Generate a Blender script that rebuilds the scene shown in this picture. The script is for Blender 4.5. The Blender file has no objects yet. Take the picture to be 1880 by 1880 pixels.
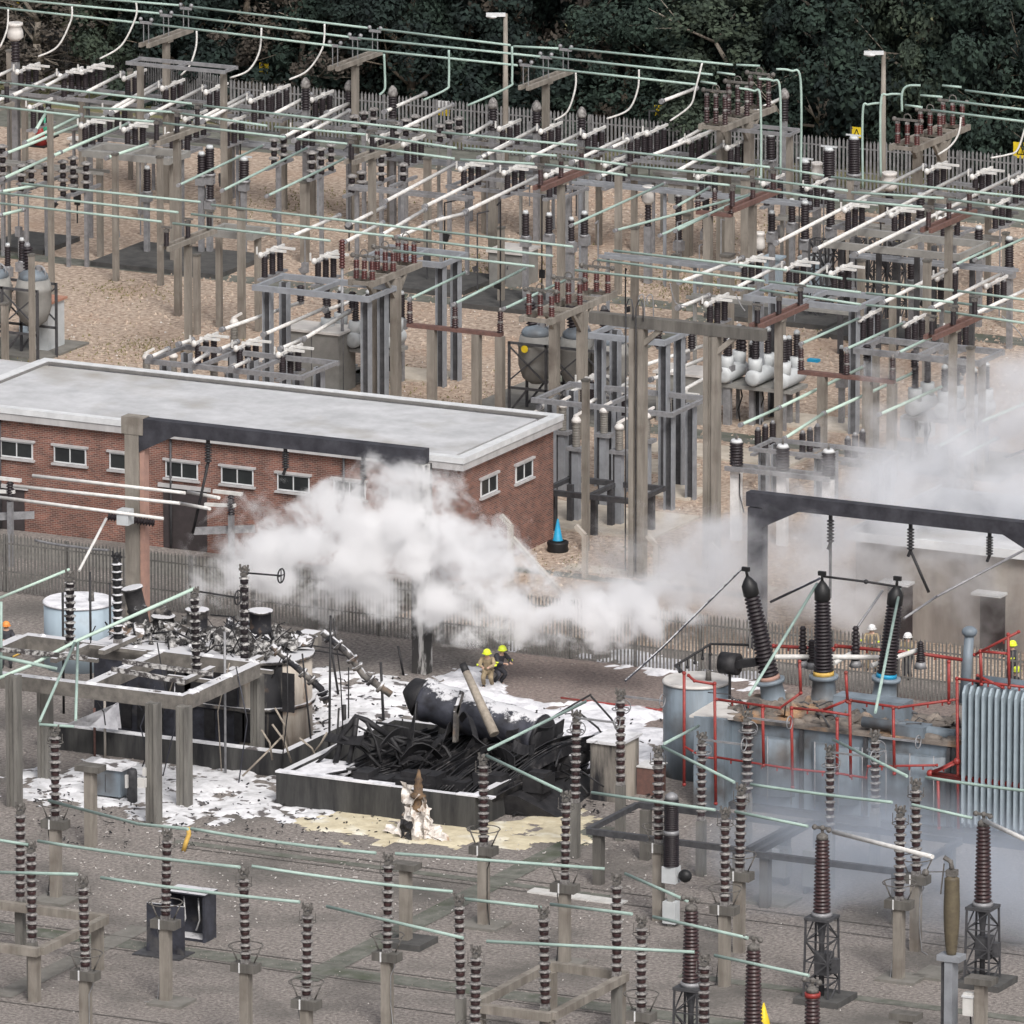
import bpy, bmesh, math, random
from mathutils import Vector, noise
sc = bpy.context.scene
rad = math.radians
# ---------------------------------------------------------------- camera
FPX = 22000.0; PITCH = rad(13.1); TH = rad(26.5); HC = 111.8
cp_, sp_ = math.cos(PITCH), math.sin(PITCH)
RT = Vector((math.cos(TH), math.sin(TH), 0))          # camera right
FW = Vector((-math.sin(TH), math.cos(TH), 0))         # horizontal forward
VW = FW * cp_ + Vector((0, 0, -sp_))                  # view axis
UP = FW * sp_ + Vector((0, 0, cp_))
def _d(px, py): return VW + RT * ((px - 940) / FPX) - UP * ((py - 940) / FPX)
_r = _d(940, 1100)
CAM = Vector((0, 0, HC)) - FW * (HC / -_r.z * _r.dot(FW))
cam_d = bpy.data.cameras.new("camera"); cam = bpy.data.objects.new("camera", cam_d)
sc.collection.objects.link(cam); sc.camera = cam
cam_d.sensor_width = 36; cam_d.lens = FPX / 1880 * 36; cam_d.clip_start = 5; cam_d.clip_end = 4000
from mathutils import Matrix
M3 = Matrix((RT, UP, -VW)).transposed()
cam.matrix_world = Matrix.Translation(CAM) @ M3.to_4x4()
# ---------------------------------------------------------------- sky and sun (overcast day)
SUN_EL, SUN_AZ = rad(46), rad(-48)      # azimuth measured from +X towards +Y
w = bpy.data.worlds.new("World"); sc.world = w; w.use_nodes = True
nt = w.node_tree; bg = nt.nodes["Background"]
sk = nt.nodes.new("ShaderNodeTexSky"); sk.sky_type = 'NISHITA'; sk.sun_disc = False
sk.sun_elevation = SUN_EL; sk.sun_rotation = rad(90) - SUN_AZ
sk.air_density = 0.6; sk.dust_density = 5.0; sk.ozone_density = 0.6
hs = nt.nodes.new("ShaderNodeHueSaturation"); hs.inputs['Saturation'].default_value = 0.35
nt.links.new(sk.outputs[0], hs.inputs['Color']); nt.links.new(hs.outputs[0], bg.inputs[0])
bg.inputs[1].default_value = 0.15
sd = bpy.data.lights.new("sun", 'SUN'); sun = bpy.data.objects.new("sun", sd); sc.collection.objects.link(sun)
sd.energy = 1.5; sd.angle = rad(14); sd.color = (1, .965, .92)
sdir = Vector((math.cos(SUN_AZ) * math.cos(SUN_EL), math.sin(SUN_AZ) * math.cos(SUN_EL), math.sin(SUN_EL)))
sun.rotation_euler = sdir.to_track_quat('Z', 'Y').to_euler(); sun.location = (0, 0, 80)
vs = sc.view_settings; vs.view_transform = 'Standard'; vs.look = 'None'; vs.exposure = 0.27; vs.gamma = 1
sc.cycles.volume_bounces = 8; sc.cycles.max_bounces = 12
sc.cycles.volume_step_rate = 1.0; sc.cycles.volume_max_steps = 160
# ---------------------------------------------------------------- pixel <-> place
def GH(px, py, h=0.0):
    d = _d(px, py); t = (h - CAM.z) / d.z; return CAM + d * t
def AT(px, py, gy):
    g = GH(px, gy); d = _d(px, py); t = (g - CAM).dot(FW) / d.dot(FW); return CAM + d * t
def ONY(px, py, y):
    d = _d(px, py); return CAM + d * ((y - CAM.y) / d.y)
def ONX(px, py, x):
    d = _d(px, py); return CAM + d * ((x - CAM.x) / d.x)
def proj(v):
    q = v - CAM; z = q.dot(VW); return 940 + FPX * q.dot(RT) / z, 940 - FPX * q.dot(UP) / z
def SCL(v): return FPX / (v - CAM).dot(VW)
A = Vector((1, 0, 0)); B = Vector((0, 1, 0)); Z = Vector((0, 0, 1))
def along(S, ax, px):
    t = 0.0
    for _ in range(4):
        x0 = proj(S + ax * t)[0]; x1 = proj(S + ax * (t + 1))[0]
        t += (px - x0) / (x1 - x0)
    return S + ax * t
# ---------------------------------------------------------------- materials
def _n(nt, t, **k):
    n = nt.nodes.new(t)
    for a, b in k.items(): setattr(n, a, b)
    return n
MT = {}
def mat(name, c1, c2=None, rough=.7, metal=0, sc_=3.0, detail=6, bump=0.0, bsc=20, c3=None, s3=.6, t3=(.55, .68), foam=0.0, lo=.35, hi=.65, streak=False):
    m = bpy.data.materials.new(name); m.use_nodes = True; nt = m.node_tree
    b = nt.nodes["Principled BSDF"]; b.inputs['Roughness'].default_value = rough; b.inputs['Metallic'].default_value = metal
    b.inputs['Specular IOR Level'].default_value = .35
    c2 = c2 or tuple(x * .75 for x in c1)
    tc = _n(nt, "ShaderNodeNewGeometry")
    no = _n(nt, "ShaderNodeTexNoise"); no.inputs['Scale'].default_value = sc_; no.inputs['Detail'].default_value = detail; no.inputs['Roughness'].default_value = .65
    src = tc.outputs['Position']
    if streak:
        mp = _n(nt, "ShaderNodeMapping"); mp.inputs['Scale'].default_value = (1, 1, .15)
        nt.links.new(src, mp.inputs[0]); src = mp.outputs[0]
    nt.links.new(src, no.inputs['Vector'])
    r = _n(nt, "ShaderNodeValToRGB"); r.color_ramp.elements[0].position = lo; r.color_ramp.elements[1].position = hi
    r.color_ramp.elements[0].color = (*c2, 1); r.color_ramp.elements[1].color = (*c1, 1)
    nt.links.new(no.outputs['Fac'], r.inputs[0]); col = r.outputs[0]
    if c3:
        n2 = _n(nt, "ShaderNodeTexNoise"); n2.inputs['Scale'].default_value = s3; n2.inputs['Detail'].default_value = 8
        nt.links.new(tc.outputs['Position'], n2.inputs['Vector'])
        r2 = _n(nt, "ShaderNodeValToRGB"); r2.color_ramp.elements[0].position = t3[0]; r2.color_ramp.elements[1].position = t3[1]
        nt.links.new(n2.outputs['Fac'], r2.inputs[0])
        mx = _n(nt, "ShaderNodeMix", data_type='RGBA'); mx.inputs['B'].default_value = (*c3, 1)
        nt.links.new(r2.outputs[0], mx.inputs['Factor']); nt.links.new(col, mx.inputs['A']); col = mx.outputs['Result']
    if foam > 0:   # fire-fighting foam lying on upward faces
        sx = _n(nt, "ShaderNodeSeparateXYZ"); nt.links.new(tc.outputs['Normal'], sx.inputs[0])
        n3 = _n(nt, "ShaderNodeTexNoise"); n3.inputs['Scale'].default_value = 2.2; n3.inputs['Detail'].default_value = 9; n3.inputs['Roughness'].default_value = .75
        nt.links.new(tc.outputs['Position'], n3.inputs['Vector'])
        a1 = _n(nt, "ShaderNodeMath", operation='MULTIPLY_ADD'); a1.inputs[1].default_value = .45; a1.inputs[2].default_value = -.36 + foam * .3
        nt.links.new(sx.outputs['Z'], a1.inputs[0])
        a2 = _n(nt, "ShaderNodeMath", operation='ADD'); nt.links.new(a1.outputs[0], a2.inputs[0]); nt.links.new(n3.outputs['Fac'], a2.inputs[1])
        r3 = _n(nt, "ShaderNodeValToRGB"); r3.color_ramp.elements[0].position = .5; r3.color_ramp.elements[1].position = .58
        nt.links.new(a2.outputs[0], r3.inputs[0])
        mx = _n(nt, "ShaderNodeMix", data_type='RGBA'); mx.inputs['B'].default_value = (.55, .55, .57, 1)
        nt.links.new(r3.outputs[0], mx.inputs['Factor']); nt.links.new(col, mx.inputs['A']); col = mx.outputs['Result']
    nt.links.new(col, b.inputs['Base Color'])
    if bump:
        nb = _n(nt, "ShaderNodeTexNoise"); nb.inputs['Scale'].default_value = bsc; nb.inputs['Detail'].default_value = 5
        nt.links.new(tc.outputs['Position'], nb.inputs['Vector'])
        bp = _n(nt, "ShaderNodeBump"); bp.inputs['Strength'].default_value = bump; bp.inputs['Distance'].default_value = .05
        nt.links.new(nb.outputs['Fac'], bp.inputs['Height']); nt.links.new(bp.outputs[0], b.inputs['Normal'])
    MT[name] = m; return m
mat('asphalt', (.31, .28, .26), (.115, .102, .094), rough=.95, sc_=7, detail=14, bump=1.0, bsc=14, c3=(.10, .094, .086), s3=.25, t3=(.48, .72), lo=.36, hi=.64)
mat('asphalt_red', (.26, .21, .19), (.115, .095, .088), rough=.95, sc_=7, detail=14, bump=1.0, bsc=14, lo=.36, hi=.64)
mat('gravel', (.53, .435, .35), (.19, .135, .105), rough=.95, sc_=4.5, detail=14, bump=1.0, bsc=9, c3=(.36, .25, .18), s3=.2, t3=(.5, .9), lo=.36, hi=.64)
mat('grassy', (.1, .12, .05), (.2, .17, .1), rough=1, sc_=7, detail=9, bump=.6)
mat('trench', (.17, .17, .15), (.09, .095, .08), rough=.95, sc_=1.8, detail=12, c3=(.07, .08, .055), s3=.5)
mat('slab', (.2, .19, .175), (.14, .135, .12), rough=.95, sc_=2, detail=10)
mat('slab_pale', (.52, .47, .4), (.4, .35, .29), rough=.9, sc_=2, detail=9)
mat('slab_dark', (.085, .083, .08), (.05, .05, .05), rough=.9, sc_=2)
mat('concrete', (.27, .245, .215), (.155, .14, .12), rough=.9, sc_=2.4, detail=10, bump=.25, bsc=18, streak=True, c3=(.12, .1, .085), s3=.9, t3=(.52, .8))
mat('concrete_light', (.42, .385, .34), (.3, .27, .24), rough=.9, sc_=2.4, detail=9, streak=True)
mat('concrete_dark', (.14, .132, .12), (.075, .07, .064), rough=.9, sc_=2.4, detail=10, streak=True)
mat('concrete_foam', (.2, .185, .165), (.1, .092, .085), rough=.9, sc_=2.0, detail=10, foam=.35)
mat('concrete_pink', (.4, .24, .19), (.3, .19, .16), rough=.9, sc_=2.4)
mat('bund', (.07, .069, .066), (.018, .018, .02), rough=.85, sc_=1.6, detail=12, streak=True, foam=.4, lo=.38, hi=.66)
mat('char', (.03, .029, .031), (.012, .012, .014), rough=.6, sc_=3)
mat('char_foam', (.045, .043, .044), (.015, .015, .017), rough=.65, sc_=3, foam=.55)
mat('char_beam', (.05, .05, .06), (.022, .022, .028), rough=.75, sc_=1.5)
mat('char_steel', (.055, .058, .075), (.018, .018, .022), rough=.55, sc_=1.6, detail=9, foam=.12, c3=(.11, .105, .1), s3=1.1, t3=(.58, .75))
mat('flaky', (.5, .49, .475), (.05, .048, .047), rough=.9, sc_=2.6, detail=10, lo=.5, hi=.58, streak=True)
mat('tank_burnt', (.19, .175, .16), (.018, .018, .022), rough=.75, sc_=1.1, detail=9, lo=.42, hi=.62, c3=(.26, .17, .11), s3=.9, t3=(.58, .7), foam=.42)
mat('galv', (.3, .3, .31), (.2, .2, .21), rough=.55, metal=.3, sc_=4)
mat('steel_dark', (.085, .085, .09), (.05, .05, .055), rough=.6, metal=.2, sc_=4)
mat('steel_col', (.3, .315, .34), (.23, .24, .26), rough=.55, metal=.2, sc_=2)
mat('hardware', (.16, .15, .14), (.07, .065, .06), rough=.7, sc_=12)
mat('tube_white', (.68, .67, .65), (.5, .49, .47), rough=.45, sc_=3)
mat('tube_green', (.345, .45, .405), (.25, .34, .305), rough=.5, sc_=1.2)
mat('tube_pale', (.45, .57, .5), (.38, .5, .43), rough=.5, sc_=1.2)
mat('porcelain', (.024, .017, .02), (.014, .011, .014), rough=.55, sc_=5)
mat('porcelain_brown', (.06, .03, .03), (.03, .02, .022), rough=.4, sc_=5)
mat('porcelain_red', (.10, .028, .025), (.055, .018, .018), rough=.35, sc_=5)
mat('porcelain_grey', (.2, .19, .17), (.14, .13, .12), rough=.5, sc_=5)
mat('flange', (.27, .26, .25), (.1, .09, .09), rough=.7, sc_=7, lo=.38, hi=.6)
mat('concrete_grey', (.2, .192, .175), (.1, .095, .088), rough=.9, sc_=2.4, detail=10, streak=True)
mat('flange_snow', (.42, .41, .4), (.05, .045, .045), rough=.8, sc_=5, detail=10, lo=.46, hi=.58)
mat('brown_comp', (.12, .1, .065), (.08, .065, .045), rough=.6, sc_=5)
mat('roof_felt', (.5, .505, .52), (.37, .375, .385), rough=.85, sc_=.7, detail=13, c3=(.3, .285, .26), s3=.28, t3=(.52, .7))
mat('trim', (.62, .63, .64), (.5, .51, .52), rough=.6, sc_=2)
mat('soffit', (.2, .195, .19), (.14, .135, .13), rough=.8, sc_=2)
mat('fascia', (.45, .44, .44), (.34, .33, .33), rough=.8, sc_=2, streak=True)
mat('glass', (.03, .034, .035), (.02, .022, .024), rough=.12, sc_=1.5)
mat('door_dark', (.05, .04, .042), (.035, .03, .03), rough=.6)
mat('fence', (.17, .165, .155), (.11, .105, .1), rough=.75, sc_=4)
mat('fence_far', (.24, .235, .24), (.13, .13, .13), rough=.7, sc_=4)
mat('red_paint', (.3, .04, .035), (.19, .028, .025), rough=.45, sc_=6, c3=(.2, .05, .04), s3=3)
mat('red_rust', (.165, .09, .076), (.11, .066, .058), rough=.8, sc_=5)
mat('blue_grey', (.215, .262, .305), (.13, .155, .18), rough=.5, sc_=1.2, detail=9, streak=True, c3=(.085, .08, .078), s3=.6, t3=(.5, .7))
mat('blue_pale', (.36, .44, .5), (.3, .37, .43), rough=.5, sc_=1, streak=True, c3=(.2, .21, .22), s3=.5, t3=(.6, .75))
mat('rad', (.33, .395, .435), (.26, .31, .35), rough=.5, sc_=2)
mat('grey_box', (.5, .52, .53), (.42, .44, .45), rough=.5, sc_=2)
mat('grey_mid', (.26, .255, .24), (.2, .195, .185), rough=.6, sc_=2)
mat('white_box', (.6, .59, .57), (.48, .47, .45), rough=.5, sc_=2)
mat('tin_top', (.62, .59, .56), (.5, .48, .46), rough=.6, sc_=2)
mat('rust_top', (.4, .21, .15), (.33, .17, .12), rough=.8)
mat('tank_top', (.62, .6, .57), (.48, .46, .44), rough=.7, sc_=1.2, c3=(.3, .27, .25), s3=.8, t3=(.55, .7))
mat('sooty_top', (.24, .205, .175), (.06, .056, .055), rough=.85, sc_=1.3, detail=10, c3=(.34, .21, .12), s3=.6, t3=(.56, .7))
mat('foam_white', (.68, .68, .7), (.5, .5, .51), rough=.9, sc_=1.6, detail=12, bump=1.0, bsc=4, c3=(.11, .1, .1), s3=1.5, t3=(.58, .63), lo=.38, hi=.56)
mat('foam_clean', (.7, .7, .73), (.45, .45, .48), rough=.9, sc_=1.6, detail=10, bump=1.0, bsc=3, lo=.36, hi=.56)
mat('foam_yellow', (.62, .56, .41), (.46, .4, .28), rough=.9, sc_=1.8, detail=12, bump=1.0, bsc=5, c3=(.68, .65, .55), s3=.8)
mat('yellow', (.75, .55, .03), rough=.5)
mat('yellow_dull', (.62, .4, .1), rough=.6)
mat('hivis', (.72, .82, .05), (.6, .7, .04), rough=.4)
mat('orange', (.8, .3, .08), rough=.5)
mat('white', (.7, .7, .7), rough=.5)
mat('black', (.015, .015, .016), rough=.5)
mat('cone_blue', (.02, .3, .5), (.015, .22, .4), rough=.5)
mat('cone_green', (.06, .35, .22), rough=.5)
mat('gear', (.34, .27, .17), (.2, .16, .11), rough=.9, sc_=9)
mat('gear_dark', (.05, .05, .06), (.03, .03, .035), rough=.9)
mat('skin', (.5, .32, .24), rough=.6)
mat('bronze_burnt', (.19, .12, .065), (.07, .05, .04), rough=.8, sc_=5)
mat('rag', (.75, .72, .68), (.45, .4, .36), rough=.9, sc_=4, c3=(.3, .2, .13), s3=1.6, t3=(.55, .65))
mat('bark', (.16, .13, .1), (.09, .075, .06), rough=.9, sc_=6)
mat('bark_pale', (.34, .3, .25), (.22, .19, .16), rough=.9, sc_=6)
def leafmat(name, c1, c2):
    m = mat(name, c1, c2, rough=.95, sc_=1.1, detail=4, lo=.38, hi=.62); return m
mat('tuft', (.24, .2, .1), (.12, .12, .05), rough=.9)
leafmat('leaf_dark', (.018, .032, .026), (.008, .014, .014))
leafmat('leaf_mid', (.03, .05, .037), (.014, .025, .021))
leafmat('leaf_pale', (.05, .068, .045), (.026, .038, .029))
leafmat('leaf_brown', (.085, .072, .058), (.042, .037, .033))
def brickmat():
    m = bpy.data.materials.new('brick'); m.use_nodes = True; nt = m.node_tree; b = nt.nodes["Principled BSDF"]; b.inputs['Roughness'].default_value = .9
    g = _n(nt, "ShaderNodeNewGeometry"); s = _n(nt, "ShaderNodeSeparateXYZ"); nt.links.new(g.outputs['Position'], s.inputs[0])
    ad = _n(nt, "ShaderNodeMath", operation='ADD'); nt.links.new(s.outputs['X'], ad.inputs[0]); nt.links.new(s.outputs['Y'], ad.inputs[1])
    cb = _n(nt, "ShaderNodeCombineXYZ"); nt.links.new(ad.outputs[0], cb.inputs[0]); nt.links.new(s.outputs['Z'], cb.inputs[1])
    br = _n(nt, "ShaderNodeTexBrick"); br.inputs['Scale'].default_value = 1; br.inputs['Brick Width'].default_value = .23; br.inputs['Row Height'].default_value = .078; br.inputs['Mortar Size'].default_value = .009
    br.inputs['Color1'].default_value = (.215, .085, .06, 1); br.inputs['Color2'].default_value = (.1, .045, .037, 1); br.inputs['Mortar'].default_value = (.27, .21, .18, 1)
    nt.links.new(cb.outputs[0], br.inputs['Vector'])
    no = _n(nt, "ShaderNodeTexNoise"); no.inputs['Scale'].default_value = 1.3; no.inputs['Detail'].default_value = 9
    nt.links.new(g.outputs['Position'], no.inputs['Vector'])
    mr = _n(nt, "ShaderNodeMapRange"); mr.inputs[1].default_value = .3; mr.inputs[2].default_value = .7; mr.inputs[3].default_value = .75; mr.inputs[4].default_value = 1.2
    nt.links.new(no.outputs['Fac'], mr.inputs[0])
    vm = _n(nt, "ShaderNodeVectorMath", operation='SCALE'); nt.links.new(br.outputs['Color'], vm.inputs[0]); nt.links.new(mr.outputs[0], vm.inputs['Scale'])
    nt.links.new(vm.outputs[0], b.inputs['Base Color']); MT['brick'] = m
brickmat()
# ---------------------------------------------------------------- mesh builder
class MB:
    def __init__(s, m='concrete'): s.v = []; s.f = []; s.mi = []; s.ms = [m]; s.cur = 0; s.sm = []
    def use(s, m):
        if m not in s.ms: s.ms.append(m)
        s.cur = s.ms.index(m); return s
    def face(s, idx, smooth=False): s.f.append(idx); s.mi.append(s.cur); s.sm.append(smooth)
    def quadpts(s, pts):
        b = len(s.v); s.v += [Vector(p) for p in pts]; s.face(list(range(b, b + len(pts)))); return s
    def box(s, c, dx, dy, dz, ax=None, ay=None, az=None):
        """box centred in the plane, standing on c; or around c with given axes"""
        if ax is None: c = Vector(c) + Vector((0, 0, dz / 2)); ax, ay, az = A, B, Z
        b = len(s.v); x, y, z = ax * dx / 2, ay * dy / 2, az * dz / 2
        for k in (-1, 1):
            for i, j in ((-1, -1), (1, -1), (1, 1), (-1, 1)): s.v.append(Vector(c) + x * i + y * j + z * k)
        for q in ((3, 2, 1, 0), (4, 5, 6, 7), (0, 1, 5, 4), (1, 2, 6, 5), (2, 3, 7, 6), (3, 0, 4, 7)): s.face([b + i for i in q])
        return s
    def bb(s, x0, x1, y0, y1, z0, z1):
        return s.box(((x0 + x1) / 2, (y0 + y1) / 2, z0), abs(x1 - x0), abs(y1 - y0), z1 - z0)
    def bar(s, p, q, wd, ht=None, up=Z):
        p, q = Vector(p), Vector(q); d = q - p
        if d.length < 1e-5: return s
        ax = d.normalized()
        if abs(ax.dot(up)) > .98: up = A
        ay = up.cross(ax).normalized(); az = ax.cross(ay)
        return s.box((p + q) / 2, d.length, wd, ht or wd, ax, ay, az)
    def lathe(s, p, q, prof, n=12, cap=True, rows=None):
        """prof = [(t 0..1, radius)] along p->q; rows = material name per band"""
        p, q = Vector(p), Vector(q); d = q - p; az = d.normalized()
        u = az.orthogonal().normalized(); v = az.cross(u); b = len(s.v)
        for t, r in prof:
            c = p + d * t
            for k in range(n):
                a = 2 * math.pi * k / n; s.v.append(c + (u * math.cos(a) + v * math.sin(a)) * r)
        for i in range(len(prof) - 1):
            if rows: s.use(rows[i])
            for k in range(n):
                k2 = (k + 1) % n; s.face([b + i * n + k, b + i * n + k2, b + (i + 1) * n + k2, b + (i + 1) * n + k], True)
        if cap:
            s.face([b + k for k in range(n)][::-1]); e = b + (len(prof) - 1) * n; s.face([e + k for k in range(n)])
        return s
    def tube(s, pts, r, n=8):
        if len(pts) == 2: return s.lathe(pts[0], pts[1], [(0, r), (1, r)], n)
        pts = [Vector(p) for p in pts]; b = len(s.v); m = len(pts); u = None
        for i, p in enumerate(pts):
            d = (pts[min(i + 1, m - 1)] - pts[max(i - 1, 0)]).normalized()
            u = d.orthogonal().normalized() if u is None else (u - d * u.dot(d)).normalized()
            v = d.cross(u)
            for k in range(n):
                a = 2 * math.pi * k / n; s.v.append(p + (u * math.cos(a) + v * math.sin(a)) * r)
        for i in range(m - 1):
            for k in range(n):
                k2 = (k + 1) % n; s.face([b + i * n + k, b + i * n + k2, b + (i + 1) * n + k2, b + (i + 1) * n + k], True)
        s.face([b + k for k in range(n)][::-1]); s.face([b + (m - 1) * n + k for k in range(n)]); return s
    def ring(s, c, R, r, ax=Z, n=18, m=6):
        ax = ax.normalized(); u = ax.orthogonal().normalized(); v = ax.cross(u); b = len(s.v)
        for i in range(n):
            a = 2 * math.pi * i / n; d = u * math.cos(a) + v * math.sin(a)
            for j in range(m):
                e = 2 * math.pi * j / m; s.v.append(Vector(c) + d * (R + r * math.cos(e)) + ax * r * math.sin(e))
        for i in range(n):
            for j in range(m):
                i2, j2 = (i + 1) % n, (j + 1) % m; s.face([b + i * m + j, b + i2 * m + j, b + i2 * m + j2, b + i * m + j2], True)
        return s
    def ball(s, c, rx, ry=None, rz=None, n=12, m=8):
        ry = ry or rx; rz = rz or rx; b = len(s.v)
        for i in range(1, m):
            t = math.pi * i / m
            for k in range(n):
                a = 2 * math.pi * k / n; s.v.append(Vector(c) + Vector((rx * math.sin(t) * math.cos(a), ry * math.sin(t) * math.sin(a), rz * math.cos(t))))
        s.v.append(Vector(c) + Z * rz); s.v.append(Vector(c) - Z * rz); T = len(s.v) - 2
        for i in range(m - 2):
            for k in range(n):
                k2 = (k + 1) % n; s.face([b + i * n + k, b + (i + 1) * n + k, b + (i + 1) * n + k2, b + i * n + k2], True)
        for k in range(n):
            k2 = (k + 1) % n; s.face([T, b + k, b + k2], True); e = b + (m - 2) * n; s.face([T + 1, e + k2, e + k], True)
        return s
    def mesh(s, name, off=Vector((0, 0, 0))):
        me = bpy.data.meshes.new(name); me.from_pydata([v - off for v in s.v], [], s.f)
        for m in s.ms: me.materials.append(MT[m])
        me.polygons.foreach_set('material_index', s.mi); me.polygons.foreach_set('use_smooth', s.sm); me.update(); return me
COL = sc.collection
LOC = {}
ROWS = {}
ORD = ['leftmost', 'second', 'third', 'fourth', 'fifth', 'sixth', 'seventh', 'eighth', 'ninth', 'tenth', 'eleventh', 'twelfth', 'thirteenth', 'fourteenth', 'fifteenth', 'sixteenth', 'seventeenth', 'eighteenth', 'nineteenth']
for _t, _u in (('twentieth', 'twenty'), ('thirtieth', 'thirty'), ('fortieth', 'forty'), ('fiftieth', 'fifty')): ORD += [_t] + [_u + '-' + k for k in ['first'] + ORD[1:9]]
def _reg(o, label, cat, group, row, px):
    if cat: o['category'] = cat
    if label: o['label'] = label
    if group: o['group'] = group
    if row: ROWS.setdefault(row, []).append((px if px is not None else proj(LOC[o.name])[0], o))
def thing(name, label, cat, loc, group=None, row=None, px=None):
    o = bpy.data.objects.new(name, None); COL.objects.link(o); o.location = loc; o.empty_display_size = .2
    LOC[o.name] = Vector(loc); _reg(o, label, cat, group, row, px); return o
def part(name, mb, par, label=None):
    off = LOC[par.name] if par else Vector((0, 0, 0))
    o = bpy.data.objects.new(name, mb.mesh(name, off)); COL.objects.link(o); o.parent = par; LOC[o.name] = off
    if label: o['label'] = label
    return o
def solo(name, label, cat, mb, group=None, row=None, px=None, kind=None):
    c = mb.v[0].copy() if mb.v else Vector()
    lo = Vector([min(v[i] for v in mb.v) for i in range(3)]); hi = Vector([max(v[i] for v in mb.v) for i in range(3)])
    c = Vector(((lo.x + hi.x) / 2, (lo.y + hi.y) / 2, lo.z))
    o = bpy.data.objects.new(name, mb.mesh(name, c)); COL.objects.link(o); o.location = c; LOC[o.name] = c
    if kind: o['kind'] = kind
    _reg(o, label, cat, group, row, px); return o
def struct(name, mb):
    o = bpy.data.objects.new(name, mb.mesh(name)); COL.objects.link(o); o['kind'] = 'structure'; return o
def shedprof(n, rc, rs, sub=1):
    p = []
    for i in range(n):
        t = i / n; d = 1 / n; p += [(t, rc), (t + .25 * d, rs), (t + .45 * d, rs), (t + .8 * d, rc)]
    return p + [(1, rc)]
# ================================================================ GROUND
YF = GH(300, 1122).y                       # front palisade fence line
YW = GH(845, 1068).y                       # front wall of the brick building
XE = GH(845, 1068).x                       # its end wall
YR = along(Vector((XE, YW, 5.15)), B, 1016).y
def yline(px, py): return GH(px, py).y
YB = yline(1198, 312)                      # back palisade fence line
def sheet(name, poly, z, m, n=1, kind='structure'):
    mb = MB(m); mb.quadpts([(p[0], p[1], z) for p in poly]); return struct(name, mb)
sheet('ground', [(-1500, -900), (1500, -900), (1500, 2500), (-1500, 2500)], 0, 'asphalt')
XL, XR_ = -70, 75
sheet('gravel', [(XL, YW + .4), (XE + .4, YW + .4), (XE + .4, YF + 3.2), (XR_, YF + 3.2), (XR_, YB + .6), (XL, YB + .6)], .004, 'gravel')
sheet('woodland_floor', [(-400, YB + .6), (400, YB + .6), (400, 1500), (-400, 1500)], .008, 'grassy')
rs = random.Random(3)
YSR = yline(300, 262)
sheet('service_road', [(XL, YSR), (XR_, YSR), (XR_, YB + .5), (XL, YB + .5)], .01, 'trench')
def rubberpoly(pts): return [(p.x, p.y) for p in pts]
sheet('road', rubberpoly([GH(915, 1330), GH(1900, 1440), GH(1900, 1302), GH(915, 1196)]), .004, 'asphalt_red')
def strip(name, px, py, px2, wd, m, ax=A, z=.012):
    s = GH(px, py); e = along(s, ax, px2); o = (B if ax is A else A) * wd / 2
    sheet(name, rubberpoly([s - o, e - o, e + o, s + o]), z, m)
strip('cable_trench', -20, 465, 905, 1.3, 'trench')
strip('cable_trench', -20, 655, 1900, 1.6, 'trench')
strip('cable_trench', 640, 500, 1900, 1.5, 'trench', z=.016)
strip('cable_trench', 889, 760, 1300, 1.1, 'trench', B, z=.02)
strip('cable_trench', 1330, 800, 1900, 1.2, 'trench', z=.016)
strip('cable_trench', 900, 1040, 1400, .8, 'trench', z=.016)
strip('kerb_strip', 1040, 1040, 1420, 1.1, 'slab_pale', z=.012)
strip('cable_trench', -20, 1700, 1900, 1.1, 'trench')
strip('cable_trench', 320, 1545, 1120, .5, 'trench', z=.016)
strip('cable_trench', 560, 1800, 1110, 1.0, 'trench', B, z=.02)
strip('cable_trench', 1250, 1790, 1900, .6, 'trench', z=.016)
strip('path', -20, 1000, 900, 3.2, 'slab')
strip('path', 0, 1830, 260, .9, 'slab', B, z=.02)
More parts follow.
